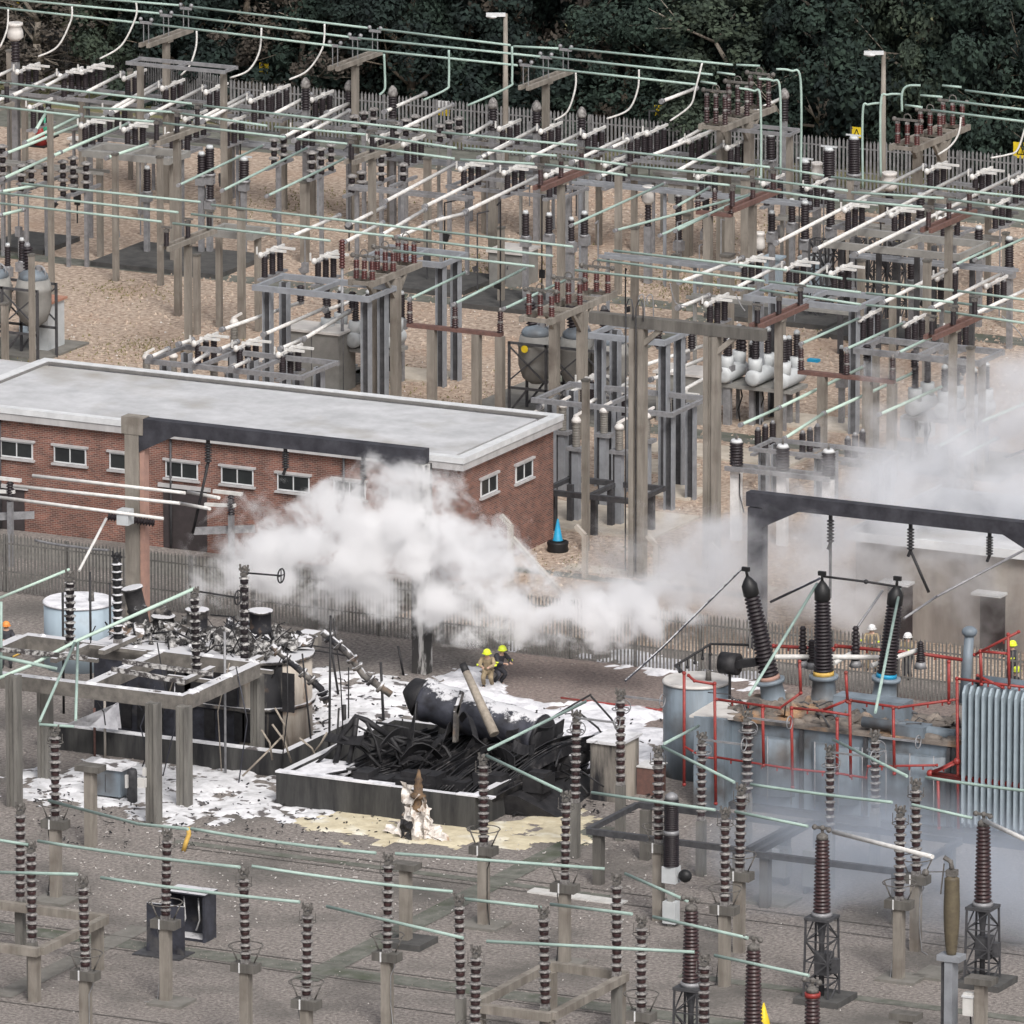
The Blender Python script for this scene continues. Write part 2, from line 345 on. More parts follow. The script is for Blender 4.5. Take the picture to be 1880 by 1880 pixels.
# thin moss lines along trench lids
for k, (px, py) in enumerate([(-20, 1712), (-20, 1688), (330, 1556), (330, 1536), (-20, 1836), (700, 1846)]):
    strip('trench_joint', px, py, 1900, .07, 'concrete_dark', z=.024)
def pad(px, py, la, lb, m='slab_pale', h=.12, nm='concrete_pad'):
    g = GH(px, py); mb = MB(m); mb.box(g, la, lb, h); return struct(nm, mb)
for px, py, la, lb, m in [(745, 688, 4.2, 2.2, 'slab_pale'), (1500, 778, 4.0, 2.4, 'slab_pale'), (1235, 905, 2.6, 2.2, 'slab_pale'), (1215, 860, 2.6, 2.2, 'slab_pale'),
                          (1090, 955, 7.5, 4.5, 'slab_pale'), (1330, 835, 7.0, 2.4, 'slab_pale'), (620, 690, 3.2, 3.2, 'slab'), (330, 482, 6.5, 5.0, 'slab_dark'),
                          (780, 520, 5.5, 4.4, 'slab_dark'), (960, 560, 5.5, 3.6, 'slab_dark'), (1060, 745, 8.0, 6.0, 'slab'), (1440, 580, 6.0, 4.0, 'slab_dark'),
                          (50, 640, 4.0, 4.0, 'slab'), (60, 450, 3.0, 3.5, 'slab_dark'), (1640, 615, 5.5, 4, 'slab_dark'), (1740, 850, 7, 5, 'slab'),
                          (315, 1842, 1.3, 1.3, 'slab'), (1720, 1790, 1.3, 1.6, 'slab'), (1655, 1798, 1.5, 1.3, 'slab'), (890, 1700, 1.5, 1.4, 'slab'), (755, 1735, 1.4, 1.5, 'slab_dark'),
                          (1040, 1770, 1.2, 1.2, 'slab'), (1420, 1655, 1.6, 1.5, 'slab'), (100, 1655, 1.4, 1.2, 'slab'), (1515, 1838, 1.7, 1.7, 'slab_dark'), (1810, 1808, 1.7, 1.7, 'slab_dark')]:
    pad(px, py, la, lb, m, .1 if m != 'slab_dark' else .22)
# patchy weeds (uncountable): small tufts in the gravel
mbw = MB('tuft'); rw = random.Random(8)
for cx, cy, rr, n in [(800, 640, 1.5, 0), (265, 640, 1.4, 160), (225, 535, 1.4, 90), (870, 500, 2.6, 330), (1290, 520, 2.6, 260), (1560, 590, 2.6, 200), (560, 372, 2.2, 160), (770, 735, 3, 160), (1500, 440, 3, 150), (1310, 545, 2, 150), (1080, 1035, 1.8, 40), (1180, 1020, 1.6, 20), (250, 690, 5, 180)]:
    c = GH(cx, cy)
    for _ in range(n * 3):
        p = c + Vector((rw.gauss(0, rr), rw.gauss(0, rr * .9), 0)); h = rw.uniform(.04, .14); a = rw.uniform(0, 3.14); u = Vector((math.cos(a), math.sin(a), 0)) * rw.uniform(.02, .06)
        mbw.quadpts([p - u, p + u, p + u * .4 + Z * h + Vector((rw.gauss(0, .05), rw.gauss(0, .05), 0))])
solo('weeds', 'low green weeds growing in patches through the brown gravel', 'weeds', mbw, kind='stuff')
# gravel stones (uncountable), breaking up the sheets
mbs = MB('gravel'); rw = random.Random(18)
def stones(mb, n, x0, x1, y0, y1, s0, s1, keep):
    for _ in range(n):
        p = Vector((rw.uniform(x0, x1), rw.uniform(y0, y1), 0))
        if not keep(p): continue
        s = rw.uniform(s0, s1); a = rw.uniform(0, 6.28); u = Vector((math.cos(a), math.sin(a), 0)); v = Vector((-u.y, u.x, 0)); b = len(mb.v)
        mb.v += [p + u * s, p + v * s * .8, p - u * s * .9, p - v * s * .7, p + Z * s * rw.uniform(.5, 1.1)]
        for i in range(4): mb.face([b + i, b + (i + 1) % 4, b + 4])
stones(mbs, 26000, -42, 42, YF + 3.4, YB, .05, .13, lambda p: (p.y > YW + .6 or p.x > XE + 1) and p.y < YSR + .8 and abs(proj(p)[0] - 940) < 1000)
for nm in ('tin_top',): mbs.use(nm)
stones(mbs, 2500, -42, 42, YF + 3.4, YB, .03, .07, lambda p: (p.y > YW + .6 or p.x > XE + 1) and p.y < YSR + .8 and abs(proj(p)[0] - 940) < 1000)
solo('gravel_stones', 'loose brown gravel stones over the upper yard', 'gravel', mbs, kind='stuff')
# ================================================================ BRICK BUILDING
def window(par, o, u, wd, ht, nrm, panes=2):
    """o = lower left corner on the wall, u along wall"""
    f = MB('trim'); c = o + nrm * .03
    f.bar(c, c + Z * ht, .045, .06, nrm); f.bar(c + u * wd, c + u * wd + Z * ht, .045, .06, nrm)
    f.bar(c - u * .035, c + u * (wd + .035), .06, .045, nrm); f.bar(c + Z * ht - u * .035, c + u * (wd + .035) + Z * ht, .06, .045, nrm)
    for k in range(1, panes): f.bar(c + u * wd * k / panes + Z * .03, c + u * wd * k / panes + Z * (ht - .03), .04, .045, nrm)
    fo = part('window', f, par)
    g = MB('glass'); g.box(o + u * wd / 2 + Z * ht / 2 + nrm * .012, wd, .02, ht, u, nrm, Z); part('pane', g, fo)
    l = MB('fascia'); l.box(o + u * wd / 2 + Z * (ht + .08) + nrm * .05, wd + .26, .14, .09, u, nrm, Z)
    l.box(o + u * wd / 2 - Z * .09 + nrm * .05, wd + .24, .16, .08, u, nrm, Z); part('sill', l, fo)
bd = thing('brick_building', 'long single storey red brick building with flat pale roof', 'building', (XE, YW, 0))
XW = XE - 46; HW = 4.75
m = MB('brick'); m.bb(XW, XE, YW, YR, 0, HW); part('wall', m, bd)
m = MB('roof_felt'); m.bb(XW + .5, XE - .5, YW + .5, YR - .5, HW + .15, HW + .30); part('roof', m, bd)
for x in (XE - 5.2, XE - 13.1, XE - 21): m = MB('steel_dark'); m.lathe(Vector((x, YW - .1, .05)), Vector((x, YW - .1, HW - .12)), [(0, .05), (1, .05)], 8); part('downpipe', m, bd)
m = MB('trim')
zr0, zr1 = HW + .16, HW + .42; e = .32
XR0 = along(Vector((XE, YR, 5.15)), A, 75).x     # left end parapet of the roof (inner corner seen at the photo's left edge)
m.bb(XR0, XE + e, YW - e, YW + .1, zr0 + .02, zr1); m.bb(XR0, XE + e, YR - .12, YR + e, zr0 + .02, zr1)
m.bb(XE - .12, XE + e, YW + .1, YR - .12, zr0 + .02, zr1); m.bb(XR0 - .05, XR0 + .42, YW + .1, YR - .12, zr0 + .02, zr1); part('parapet', m, bd)
m = MB('fascia'); m.bb(XW, XE + e - .04, YW - e + .04, YW, HW - .12, zr0); m.bb(XE, XE + e - .04, YW, YR + e - .04, HW - .12, zr0); m.bb(XW, XE, YR, YR + e - .04, HW - .12, zr0); part('fascia', m, bd)
m = MB('soffit'); m.bb(XR0 + .37, XE - .12, YR - .2, YR - .121, HW + .28, zr1 - .03); m.bb(XR0 + .42, XR0 + .5, YW + .1, YR - .2, HW + .28, zr1 - .03); part('upstand', m, bd)
for px, py in [(3, 836), (101, 847), (203, 859), (306, 874), (408, 885), (511, 898), (614, 909), (717, 922), (-97, 825)]:
    o = ONY(px, py, YW); e2 = ONY(px + 57, py + 6.5, YW); window(bd, o, A, e2.x - o.x, .64, -B)
for px, py, px2 in [(882, 912, 911), (946, 886, 976)]:
    o = ONX(px, py, XE); e2 = ONX(px2, py - 10, XE); window(bd, o, B, e2.y - o.y, .66, A)
for px, px2, py in [(-8, 45, 893), (300, 380, 893)]:
    a = ONY(px, py, YW); b2 = ONY(px2, py + 8, YW); m = MB('door_dark'); m.bb(a.x, b2.x, YW - .03, YW + .02, .02, a.z); d = part('door', m, bd)
    m = MB('fascia'); m.bb(a.x - .2, b2.x + .2, YW - .12, YW - .031, a.z, a.z + .16); part('lintel', m, d)
# second building behind the right-hand smoke
Y2 = yline(1640, 1172) ; X2 = GH(1568, 1165).x
b2 = thing('pale_building', 'pale flat roofed building half hidden in smoke at right', 'building', (X2, Y2, 0))
m = MB('soffit'); mat('render_wall', (.33, .3, .27), (.2, .18, .17), rough=.9, sc_=1, detail=9, streak=True); m.use('render_wall'); H2 = 3.9
m.bb(X2, X2 + 30, Y2, Y2 + 8.5, 0, H2); part('wall', m, b2)
m = MB('roof_felt'); m.bb(X2 - .3, X2 + 30, Y2 - .3, Y2 + 8.8, H2, H2 + .2); part('roof', m, b2)
m = MB('trim'); m.bb(X2 - .35, X2 + 30, Y2 - .36, Y2 - .301, H2 - .05, H2 + .32); m.bb(X2 - .36, X2 - .301, Y2 - .3, Y2 + 8.8, H2 - .05, H2 + .32); part('parapet', m, b2)
for px, px2, py in [(1630, 1676, 1066), (1800, 1846, 1086)]:
    a = ONY(px, py, Y2); c = ONY(px2, py, Y2); m = MB('door_dark'); m.bb(a.x, c.x, Y2 - .03, Y2 + .02, .02, a.z - .1); d = part('door', m, b2)
    m = MB('trim'); m.bb(a.x - .1, c.x + .1, Y2 - .7, Y2 - .031, a.z, a.z + .1); part('canopy', m, d)
# ================================================================ FENCES
def fence(name, label, pts, h, m, pitch=.155, pw=.07, postd=2.75, rails=(.35, .82), bend=False, group=None):
    f = thing(name, label, 'fence', pts[0], group); pal = MB(m); rl = MB(m)
    for a, b in zip(pts, pts[1:]):
        d = b - a; L = d.length; u = d / L; nv = Vector((-u.y, u.x, 0)); n = int(L / pitch); r = random.Random(int(L * 7))
        for i in range(n):
            p = a + u * (i * pitch + .05); t = h * r.uniform(.985, 1.01); k = len(pal.v); lean = u * r.gauss(0, .012)
            for s2 in (-.012, .012):
                pal.v += [p - u * pw / 2 + nv * s2 + Z * .06, p + u * pw / 2 + nv * s2 + Z * .06, p + u * pw / 2 + nv * s2 + Z * (t - .12) + lean, p + nv * s2 + Z * t + lean, p - u * pw / 2 + nv * s2 + Z * (t - .12) + lean]
            pal.face([k + 4, k + 3, k + 2, k + 1, k]); pal.face([k + 5, k + 6, k + 7, k + 8, k + 9])
            for q in range(5): pal.face([k + q, k + (q + 1) % 5, k + 5 + (q + 1) % 5, k + 5 + q])
        for z in rails: rl.bar(a + Z * h * z + nv * .04, b + Z * h * z + nv * .04, .05, .06)
        n = max(1, round(L / postd))
        for i in range(n + (1 if b is pts[-1] else 0)):
            p = a + u * L * i / n + nv * .1; q = MB(m); q.box(p, .12, .08, h * .97); part('post', q, f)
    part('paling_panel', pal, f); part('rail', rl, f); return f
g0 = Vector((GH(-120, 1080).x, YF, 0)); g1 = Vector((GH(2020, 1320).x, YF, 0))
fence('palisade_fence', 'dark steel palisade fence crossing the whole compound behind the burnt transformer', [g0, g1], 2.45, 'fence', bend=True)
q0 = GH(-80, 60); q1 = GH(128, 150); q2 = Vector((GH(430, 233).x, YB, 0)); q3 = Vector((GH(2050, 400).x, YB, 0))
fence('palisade_fence', 'grey steel palisade fence with pointed pales in front of the trees', [q0, q1, q2, q3], 2.4, 'fence_far', pitch=.2, pw=.1)
# chain of cranked concrete fence posts
def crank_post(px, yt, yb, lbl, stay=None):
    p = AT(px, yb, yb); t = AT(px, yt, yb).z; f = thing('cranked_post', lbl, 'fence post', p, 'cranked concrete fence posts')
    m = MB('concrete_light'); m.box(p, .2, .2, t - .35); m.bar(p + Z * (t - .37), p + Z * t - A * .42, .17, .17, B); part('post', m, f)
    if stay:
        q = AT(stay[0], stay[1], stay[1]); q.z = 0; m = MB('concrete_light'); m.bar(p + Z * t * .75 + A * .1, q, .17, .17, B); part('stay', m, f)
crank_post(937, 948, 1105, 'pale cranked concrete post with a sloping stay near the brick corner', (1045, 1104))
crank_post(1074, 967, 1062, 'pale cranked concrete post standing right of the blue cone')
crank_post(1205, 985, 1082, 'pale cranked concrete post right of the tall twin gantry column, in smoke')
crank_post(1322, 1000, 1095, 'pale cranked concrete post almost lost in the smoke')
# thin outer mesh fence behind (rail line seen at right)
mbm = MB('fence_far'); c0 = GH(1478, 322) + B * 3; c1 = GH(1960, 368) + B * 3; c1.y = c0.y
mbm.bar(c0 + Z * 2.7, c1 + Z * 2.7, .06); mbm.bar(c0 + Z * 1.4, c1 + Z * 1.4, .04)
k = 0
while c0.x + k * 1.8 < c1.x: mbm.box(c0 + A * k * 1.8, .07, .07, 2.72); k += 1
solo('mesh_fence', 'thin railed outer fence line behind the palisade at top right', 'fence', mbm)
# yellow warning signs on the fence
for i, (px, py, s, l) in enumerate([(28, 8, 1, 'at the top left corner'), (190, 48, 1, 'left of the leftmost lamp post, beside the first crossarm'), (485, 125, 1, 'against the dark bushes left of centre'), (850, 160, 1, 'just left of the left street lamp'), (1210, 203, 1, 'on the fence left of the big gantry'), (1573, 243, 1, 'on the fence left of the right street lamp'), (1874, 276, 1.5, 'at the right edge of the photo, largest one')]):
    c = AT(px, py, py + 85); m = MB('steel_dark'); m.bar(c - Z * 1.4 + B * .05, c + Z * .2 + B * .05, .05)
    t = thing('warning_sign', 'yellow warning sign with black mark ' + l, 'sign', c - Z * 1.4, 'yellow warning signs on the back fence')
    part('stem', m, t); m = MB('yellow'); m.box(c, .5 * s, .02, .5 * s, A, B, Z); sg = part('plate', m, t)
    m = MB('black'); m.bar(c - B * .02 - A * .12 * s - Z * .12 * s, c - B * .02 + Z * .16 * s, .04, .01, B); m.bar(c - B * .02 + A * .12 * s - Z * .12 * s, c - B * .02 + Z * .16 * s, .04, .01, B); m.bar(c - B * .02 - A * .13 * s - Z * .12 * s, c - B * .02 + A * .13 * s - Z * .12 * s, .04, .01, B); part('symbol', m, sg)
c = AT(815, 192, 270); m = MB('white'); m.box(c, .6, .03, .35, A, B, Z); m.use('yellow'); m.box(c - Z * .36, .6, .03, .34, A, B, Z); solo('notice_board', 'white and yellow notice plate fixed to the back palisade', 'sign', m)
# ================================================================ TREES
def crown_mesh(seed, R, H, m, nleaf, low=.05):
    r = random.Random(seed); mb = MB(m); cl = []
    for _ in range(int(70)):
        a = r.uniform(0, 6.283); z = r.uniform(low, 1.0); rr = R * (1 - max(0, z - .45) ** 1.7 * 1.7) * math.sqrt(r.uniform(.25, 1)) * (1 + .28 * math.sin(3 * a + seed) + .15 * math.sin(7 * a + z * 9))
        cl.append((Vector((math.cos(a) * rr, math.sin(a) * rr, z * H)), r.uniform(.5, 1.25) * R / 3.2))
    for i in range(nleaf):
        c, s = cl[r.randrange(len(cl))]; d = Vector((r.gauss(0, 1), r.gauss(0, 1), r.gauss(0, .75))); d.normalize()
        p = c + d * s * r.uniform(.6, 1.05); q = r.uniform(.07, .2)
        n = (d + Vector((r.gauss(0, .5), r.gauss(0, .5), r.gauss(.2, .5)))).normalized(); u = n.orthogonal().normalized(); v = n.cross(u); a = r.uniform(0, 6.28)
        u, v = u * math.cos(a) + v * math.sin(a), v * math.cos(a) - u * math.sin(a)
        b = len(mb.v); mb.v += [p - u * q, p - v * q * .55, p + u * q, p + v * q * .6]; mb.face([b, b + 1, b + 2, b + 3])
    return mb
def trunk_mesh(seed, R, H, m='bark'):
    r = random.Random(seed + 99); mb = MB(m)
    pts = [Vector((r.gauss(0, .08) * i, r.gauss(0, .08) * i, H * .8 * i / 5)) for i in range(6)]
    for i in range(5): mb.lathe(pts[i], pts[i + 1], [(0, .26 * (1 - i / 6)), (1, .26 * (1 - (i + 1) / 6))], 8)
    for k in range(9):
        b = pts[r.randrange(1, 5)]; a = r.uniform(0, 6.28); e = b + Vector((math.cos(a), math.sin(a), r.uniform(.3, 1.1))) * R * r.uniform(.6, 1.05); mid = (b + e) / 2 + Vector((r.gauss(0, .2), r.gauss(0, .2), r.gauss(0, .3)))
        mb.lathe(b, mid, [(0, .09), (1, .055)], 6); mb.lathe(mid, e, [(0, .055), (1, .02)], 6)
        for q in range(3): mb.lathe(mid, e + Vector((r.gauss(0, .9), r.gauss(0, .9), r.gauss(.3, .7))), [(0, .03), (1, .01)], 5)
    return mb
KT = {}
def tree(px, off, h, kind, label, rot=0, flat=1.0):
    R0, H0 = 3.4, 11.0
    if kind not in KT:
        m, n, low, bk = {'dark': ('leaf_dark', 17000, .0, 'bark'), 'dark2': ('leaf_dark', 17000, .02, 'bark'), 'mid': ('leaf_mid', 17000, .0, 'bark'), 'pale': ('leaf_pale', 15000, .05, 'bark_pale'), 'bare': ('leaf_brown', 9000, .0, 'bark_pale'), 'ivy': ('leaf_mid', 12000, .1, 'bark_pale')}[kind]
        sd_ = {'dark': 1, 'dark2': 5, 'mid': 2, 'pale': 3, 'bare': 4, 'ivy': 6}[kind]
        KT[kind] = (crown_mesh(sd_, R0, H0, m, n, low).mesh('crown'), trunk_mesh(sd_, R0, H0, bk).mesh('trunk'))
    g = GH(px, 200); g = along(Vector((g.x, YB + off, 0)), A, px)
    t = bpy.data.objects.new('tree', None); COL.objects.link(t); t.location = g; t.rotation_euler = (0, 0, rot); t.scale = (flat, flat, h / H0)
    t['category'] = 'tree'; t['label'] = label; t['group'] = 'trees behind the back fence'
    for nm, me in zip(('crown', 'trunk'), KT[kind]):
        o = bpy.data.objects.new(nm, me); COL.objects.link(o); o.parent = t
TW = [(-60, 9, 8, 'bare', 'bare brownish shrub at the top left corner behind the fence'), (70, 4.5, 7, 'bare', 'grey brown leafless thicket behind the fence above the second yellow sign'),
      (215, 6, 9, 'pale', 'olive green bush behind the fence left of the first crossarm'), (345, 5, 10, 'dark', 'dark bush directly behind the first concrete crossarm'),
      (455, 6.5, 11, 'dark2', 'dark tree above the third yellow warning sign'), (555, 4.5, 8, 'bare', 'brown grey leafless bush left of the second crossarm'),
      (650, 6.5, 12, 'mid', 'green tree directly behind the second concrete crossarm'), (760, 5, 11, 'dark', 'dark green tree between second crossarm and left street lamp'),
      (870, 6, 12, 'mid', 'deep green tree just behind the left street lamp'), (965, 5, 11, 'dark2', 'near black tree just right of the left street lamp'),
      (1068, 7, 12, 'bare', 'reddish brown leafless tree at the top middle'), (1150, 4.5, 8, 'mid', 'low green bush below the reddish brown tree'),
      (1245, 6.5, 13, 'mid', 'green tree above the fifth warning sign'), (1330, 4.5, 8.5, 'pale', 'rounded grey green bush behind the big gantry'),
      (1430, 7, 13, 'dark', 'very dark tree to the right of the big gantry'), (1520, 5, 11, 'ivy', 'dark tree with pale twisting stems between the two gantries'),
      (1600, 6.5, 13, 'dark2', 'dark tree behind the right street lamp'), (1690, 6, 13, 'pale', 'lighter green tree above the small right gantry'),
      (1790, 5, 12, 'mid', 'broad green tree right of the small right gantry'), (1880, 6, 13, 'dark', 'dark tree at the top right corner'), (1980, 6, 12, 'mid', 'green tree just past the right edge')]
for i, (px, off, h, k, l) in enumerate(TW): tree(px, off, h, k, l, rot=i * 1.7, flat=1.0 + .12 * math.sin(i * 2.1))
for i in range(13): tree(-90 + i * 165, 14 + 3 * math.sin(i * 1.9), 14, ('dark', 'mid', 'dark2')[i % 3], ORD[i] + ' dark tree of the rear row, behind the fence-side trees', rot=i * 2.3, flat=1.25)
# ================================================================ STREET LAMPS
for px, yt, yb, l in [(928, 25, 330, 'tall street lamp left of centre in front of the dark trees'), (1620, 95, 420, 'shorter looking street lamp beside the small right gantry')]:
    g = AT(px, yb, yb); g.z = 0; t = AT(px, yt, yb).z; s = thing('street_lamp', l, 'street lamp', g, 'street lamps by the back fence')
    m = MB('concrete'); m.lathe(g, g + Z * t, [(0, .17), (.3, .15), (1, .1)], 10); part('pole', m, s)
    m = MB('trim'); h = g + Z * (t - .05) - RT * .45; m.box(h, .9, .3, .14, RT, FW, Z); m.ball(h - RT * .2 - Z * .08, .3, .16, .1); part('lamp_head', m, s)
# ================================================================ FRONT COMPOUND
def Zat(px, py, gy): return AT(px, py, gy).z
def stack(mb, p, q, n, style='flange', rb=.125, rf=.205):
    prof = []; rows = []
    por = {'red': 'porcelain_brown', 'char': 'char', 'snow': 'porcelain'}.get(style, 'porcelain_brown'); fl = {'char': 'char_foam', 'snow': 'flange_snow'}.get(style, 'flange')
    for i in range(n):
        t = i / n; d = 1 / n
        prof += [(t, rb * .8), (t + .06 * d, rb * 1.25), (t + .14 * d, rb * 1.05), (t + .22 * d, rb * 1.3), (t + .30 * d, rb * 1.1), (t + .38 * d, rb * 1.35), (t + .46 * d, rb * 1.1), (t + .56 * d, rb * .9), (t + .6 * d, rf), (t + .74 * d, rf * 1.04), (t + .82 * d, rf * .75), (t + .9 * d, rb * .8)]
        rows += [por] * 7 + [fl] * 4 + [fl]
    prof.append((1, rb * .8)); mb.lathe(p, q, prof, 14, rows=rows)
def pinsul(px, yt, yc, yb, desc, place, style='flange', cap=True, ring=True, n=10, z0=None, post='concrete'):
    g = GH(px, yb); zc = z0 if z0 is not None else Zat(px, yc, yb); zt = Zat(px, yt, yb); rv = random.Random(int(px * 13 + yt)); lean = A * rv.gauss(0, .035) + B * rv.gauss(0, .03)
    if zc < .6 and z0 is None: zc = .6
    t = thing('post_insulator', None, 'insulator', g if z0 is None else g + Z * z0, 'insulator columns of the front compound', row=(desc, place), px=px)
    if z0 is None:
        m = MB(post); m.box(g, .34, .34, zc - .3); part('concrete_post', m, t)
        if cap:
            m = MB('concrete_dark' if style != 'snow' else 'concrete_foam'); m.box(g + Z * (zc - .3), .95, .52, .3); m.use('white'); m.box(g + Z * (zc - .31) - B * .27 - A * .12, .05, .03, .36); part('cap', m, t)
    c = g + Z * zc; hd = .42
    if z0 is not None and z0 < 3: m = MB('concrete_grey'); m.box(g, .3, .3, z0 - .012); part('support_leg', m, t)
    elif z0 is not None: m = MB('concrete_foam'); m.bar(c - B * 1.3 - Z * .09, c + B * 1.3 - Z * .09, .26, .17); m.bar(c - A * 1.2 - Z * .25, c + A * 1.2 - Z * .25, .16, .14); part('support_channel', m, t)
    m = MB('flange'); m.box(c, .26, .26, .16); part('base_plate', m, t)
    m = MB('flange'); stack(m, c + Z * .16, g + Z * (zt - hd) + lean, n, style, .125 * rv.uniform(.94, 1.06), .205 * rv.uniform(.9, 1.06)); part('insulator', m, t)
    m = MB('hardware' if style != 'char' else 'char'); tp = g + Z * (zt - hd) + lean; m.box(tp, .2, .3, .12); m.bar(tp + Z * .12 - A * .12, tp + Z * .42 - A * .18, .06); m.bar(tp + Z * .12 + A * .12, tp + Z * .42 + A * .16, .06); m.bar(tp + Z * .22 - A * .22, tp + Z * .22 + A * .22, .05, .09); m.ball(tp + Z * .3, .09); m.bar(tp + Z * .16 - B * .16, tp + Z * .36 + B * .1, .05); part('clamp', m, t)
    if z0 is None and rv.random() < .75:
        m = MB('galv' if rv.random() < .5 else 'black'); sx = rv.choice((-1, 1)); q = g + A * .19 * sx - B * .1; m.tube([c + A * .2 * sx - Z * .02, c + A * .3 * sx - Z * .45, q + Z * (zc - .8), q + Z * .9, q + Z * .03 + A * .1 * sx, q + A * .45 * sx - B * .3 + Z * .03], .018, 5); part('earth_strap', m, t)
    if ring:
        m = MB('hardware' if style != 'char' else 'char')
        for s2 in (-1, 1):
            a = c + A * .33 * s2 + Z * .05; b = c + A * .6 * s2 + Z * .62; m.tube([a, b], .028, 6)
        m.ring(c + Z * .62, .6, .022, Z, 16, 5)
        part('arcing_basket', m, t)
        m = MB('hardware' if style != 'char' else 'char'); m.ring(tp - Z * .25, .3, .018, Z, 12, 5); m.bar(tp - Z * .25 + A * .3, tp + Z * .1 + A * .3, .02); m.bar(tp - Z * .25 - A * .3, tp + Z * .1 - A * .3, .02); part('arcing_ring', m, t)
    return t
D1 = 'ringed insulator column on a capped concrete post'
P1 = 'in the front yard'
for px, yt, yc, yb, st in [(103, 1330, 1505, 1650, 'flange'), (305, 1520, 1688, 1840, 'red'), (158, 1607, 1782, 1935, 'red'), (452, 1590, 1768, 1925, 'red'), (563, 1657, 1835, 1990, 'red'), (711, 1565, 1748, 1888, 'red'),
                           (888, 1383, 1553, 1700, 'flange'), (1037, 1450, 1622, 1770, 'flange'), (872, 1735, 1912, 2060, 'flange'), (1177, 1680, 1857, 2005, 'red'), (1330, 1480, 1662, 1810, 'flange'), (1357, 1437, 1600, 1748, 'flange'),
                           (1650, 1478, 1652, 1800, 'flange'), (1681, 1428, 1606, 1745, 'red'), (1209, 1368, 1548, 1690, 'red'), (1290, 1750, 1930, 2080, 'flange')]:
    pinsul(px, yt, yc, yb, D1, P1, st)
# bare capped posts
for px, yt, yb, l in [(167, 1405, 1553, 'short concrete post with empty square cap beside the blue cabinet'), (745, 1585, 1735, 'empty capped concrete post in the middle of the front yard'), (1800, 1795, 1950, 'empty capped concrete post with a white box at lower right'), (1662, 1860, 2010, 'empty concrete cap at the bottom edge, lower right')]:
    g = GH(px, yb); zt = Zat(px, yt, yb); t = thing('concrete_post', l, 'post', g); m = MB('concrete'); m.box(g, .36, .36, zt - .2); part('shaft', m, t)
    m = MB('concrete_dark'); m.box(g + Z * (zt - .2), 1.0, .62, .22); part('cap', m, t)
    if px == 1800:
        m = MB('white_box'); m.box(g + Z * (zt - 1.35) - A * .4 - B * .1, .36, .3, .8); m.use('trim'); m.box(g + Z * (zt - .7) - A * .4 - B * .1, .42, .36, .08); bx = part('box', m, t)
        m = MB('black'); m.tube([g + Z * (zt - 1.35) - A * .4, g + Z * (zt - 1.9) - A * .35, g + Z * (zt - 2.2) - A * .1], .03); part('cable', m, bx)
# concrete platforms with three stacks each
def platform(corner, pxA, pxB, zt, lbl, m='concrete', bh=.3, bw=.28, legs=True, back=True, leg='concrete'):
    P = GH(*corner, zt); EA = along(P, A, pxA); EB = along(P, B, pxB); la = EA.x - P.x; lb = EB.y - P.y
    t = thing('equipment_platform', lbl, 'platform', Vector((P.x, P.y, 0)))
    for k, o in enumerate([0, lb]): f = MB(m); f.bar(P + B * o - Z * bh / 2, P + B * o + A * la - Z * bh / 2, bw, bh); part('long_beam', f, t)
    for o in (0, la):
        f = MB(m); s = bw / 2 * (1 if lb > 0 else -1); f.bar(P + A * o + B * s - Z * (bh / 2 - .012), P + A * o + B * (lb - s) - Z * (bh / 2 - .012), bw, bh - .02); part('cross_beam', f, t)
    if legs:
        for i in (.06, .94):
            for j in (.04, .96):
                q = P + A * la * i + B * lb * j; q.z = 0; f = MB(leg); f.box(q, .34, .34, zt - bh - .002); part('leg', f, t)
    global LASTP; LASTP = t
    return P, la, lb
platform((71, 1741), -150, 197, 2.0, 'low concrete platform carrying two insulators at the left edge')
platform((1011, 1860), 866, 1152, 2.0, 'low concrete platform carrying three insulators at lower centre')
D2 = 'insulator column on the low concrete platform'
for px, yt, yc, st in [(38, 1472, 1655, 'flange'), (60, 1543, 1732, 'flange')]: pinsul(px, yt, yc, yc + 98, D2, 'at the left edge', st, ring=False, z0=2.0)
for px, yt, yc, st in [(846, 1640, 1832, 'flange'), (1001, 1663, 1850, 'flange'), (1132, 1603, 1790, 'flange')]: pinsul(px, yt, yc, yc + 103, D2, 'at lower centre', st, ring=False, z0=2.0)
# steel platforms in the middle
platform((1078, 1520), 1370, 1172, 2.1, 'dark steel platform with flat beams right of the wreck', 'steel_dark', .22, .18, leg='concrete_dark')
platform((1385, 1562), 1660, 1492, 2.1, 'dark steel platform veiled in blue smoke before the grey transformer', 'steel_dark', .22, .18, leg='concrete_dark')
D3 = 'insulator column rising from the dark steel platforms'
for px, yt, yc, st in [(1056, 1303, 1472, 'flange'), (1139, 1263, 1440, 'flange'), (1287, 1343, 1505, 'flange'), (1371, 1303, 1462, 'flange'), (1523, 1366, 1530, 'flange'), (1606, 1338, 1490, 'flange')]:
    t = pinsul(px, yt, yc, yc + 103, D3, 'in the centre right', st, ring=False, z0=2.1)
    m = MB('galv'); tp = GH(px, yc + 103) + Z * (Zat(px, yt, yc + 103) - .6); m.ring(tp - Z * .2, .32, .022, Z, 14, 5); m.ring(tp + A * .1 - Z * .1, .28, .022, FW, 14, 5); m.bar(tp + Z * .3, tp + Z * .3 + A * 1.7, .07); m.ring(tp + Z * .3 + A * 1.7, .24, .025, A, 14, 5); part('switch_arm', m, t)
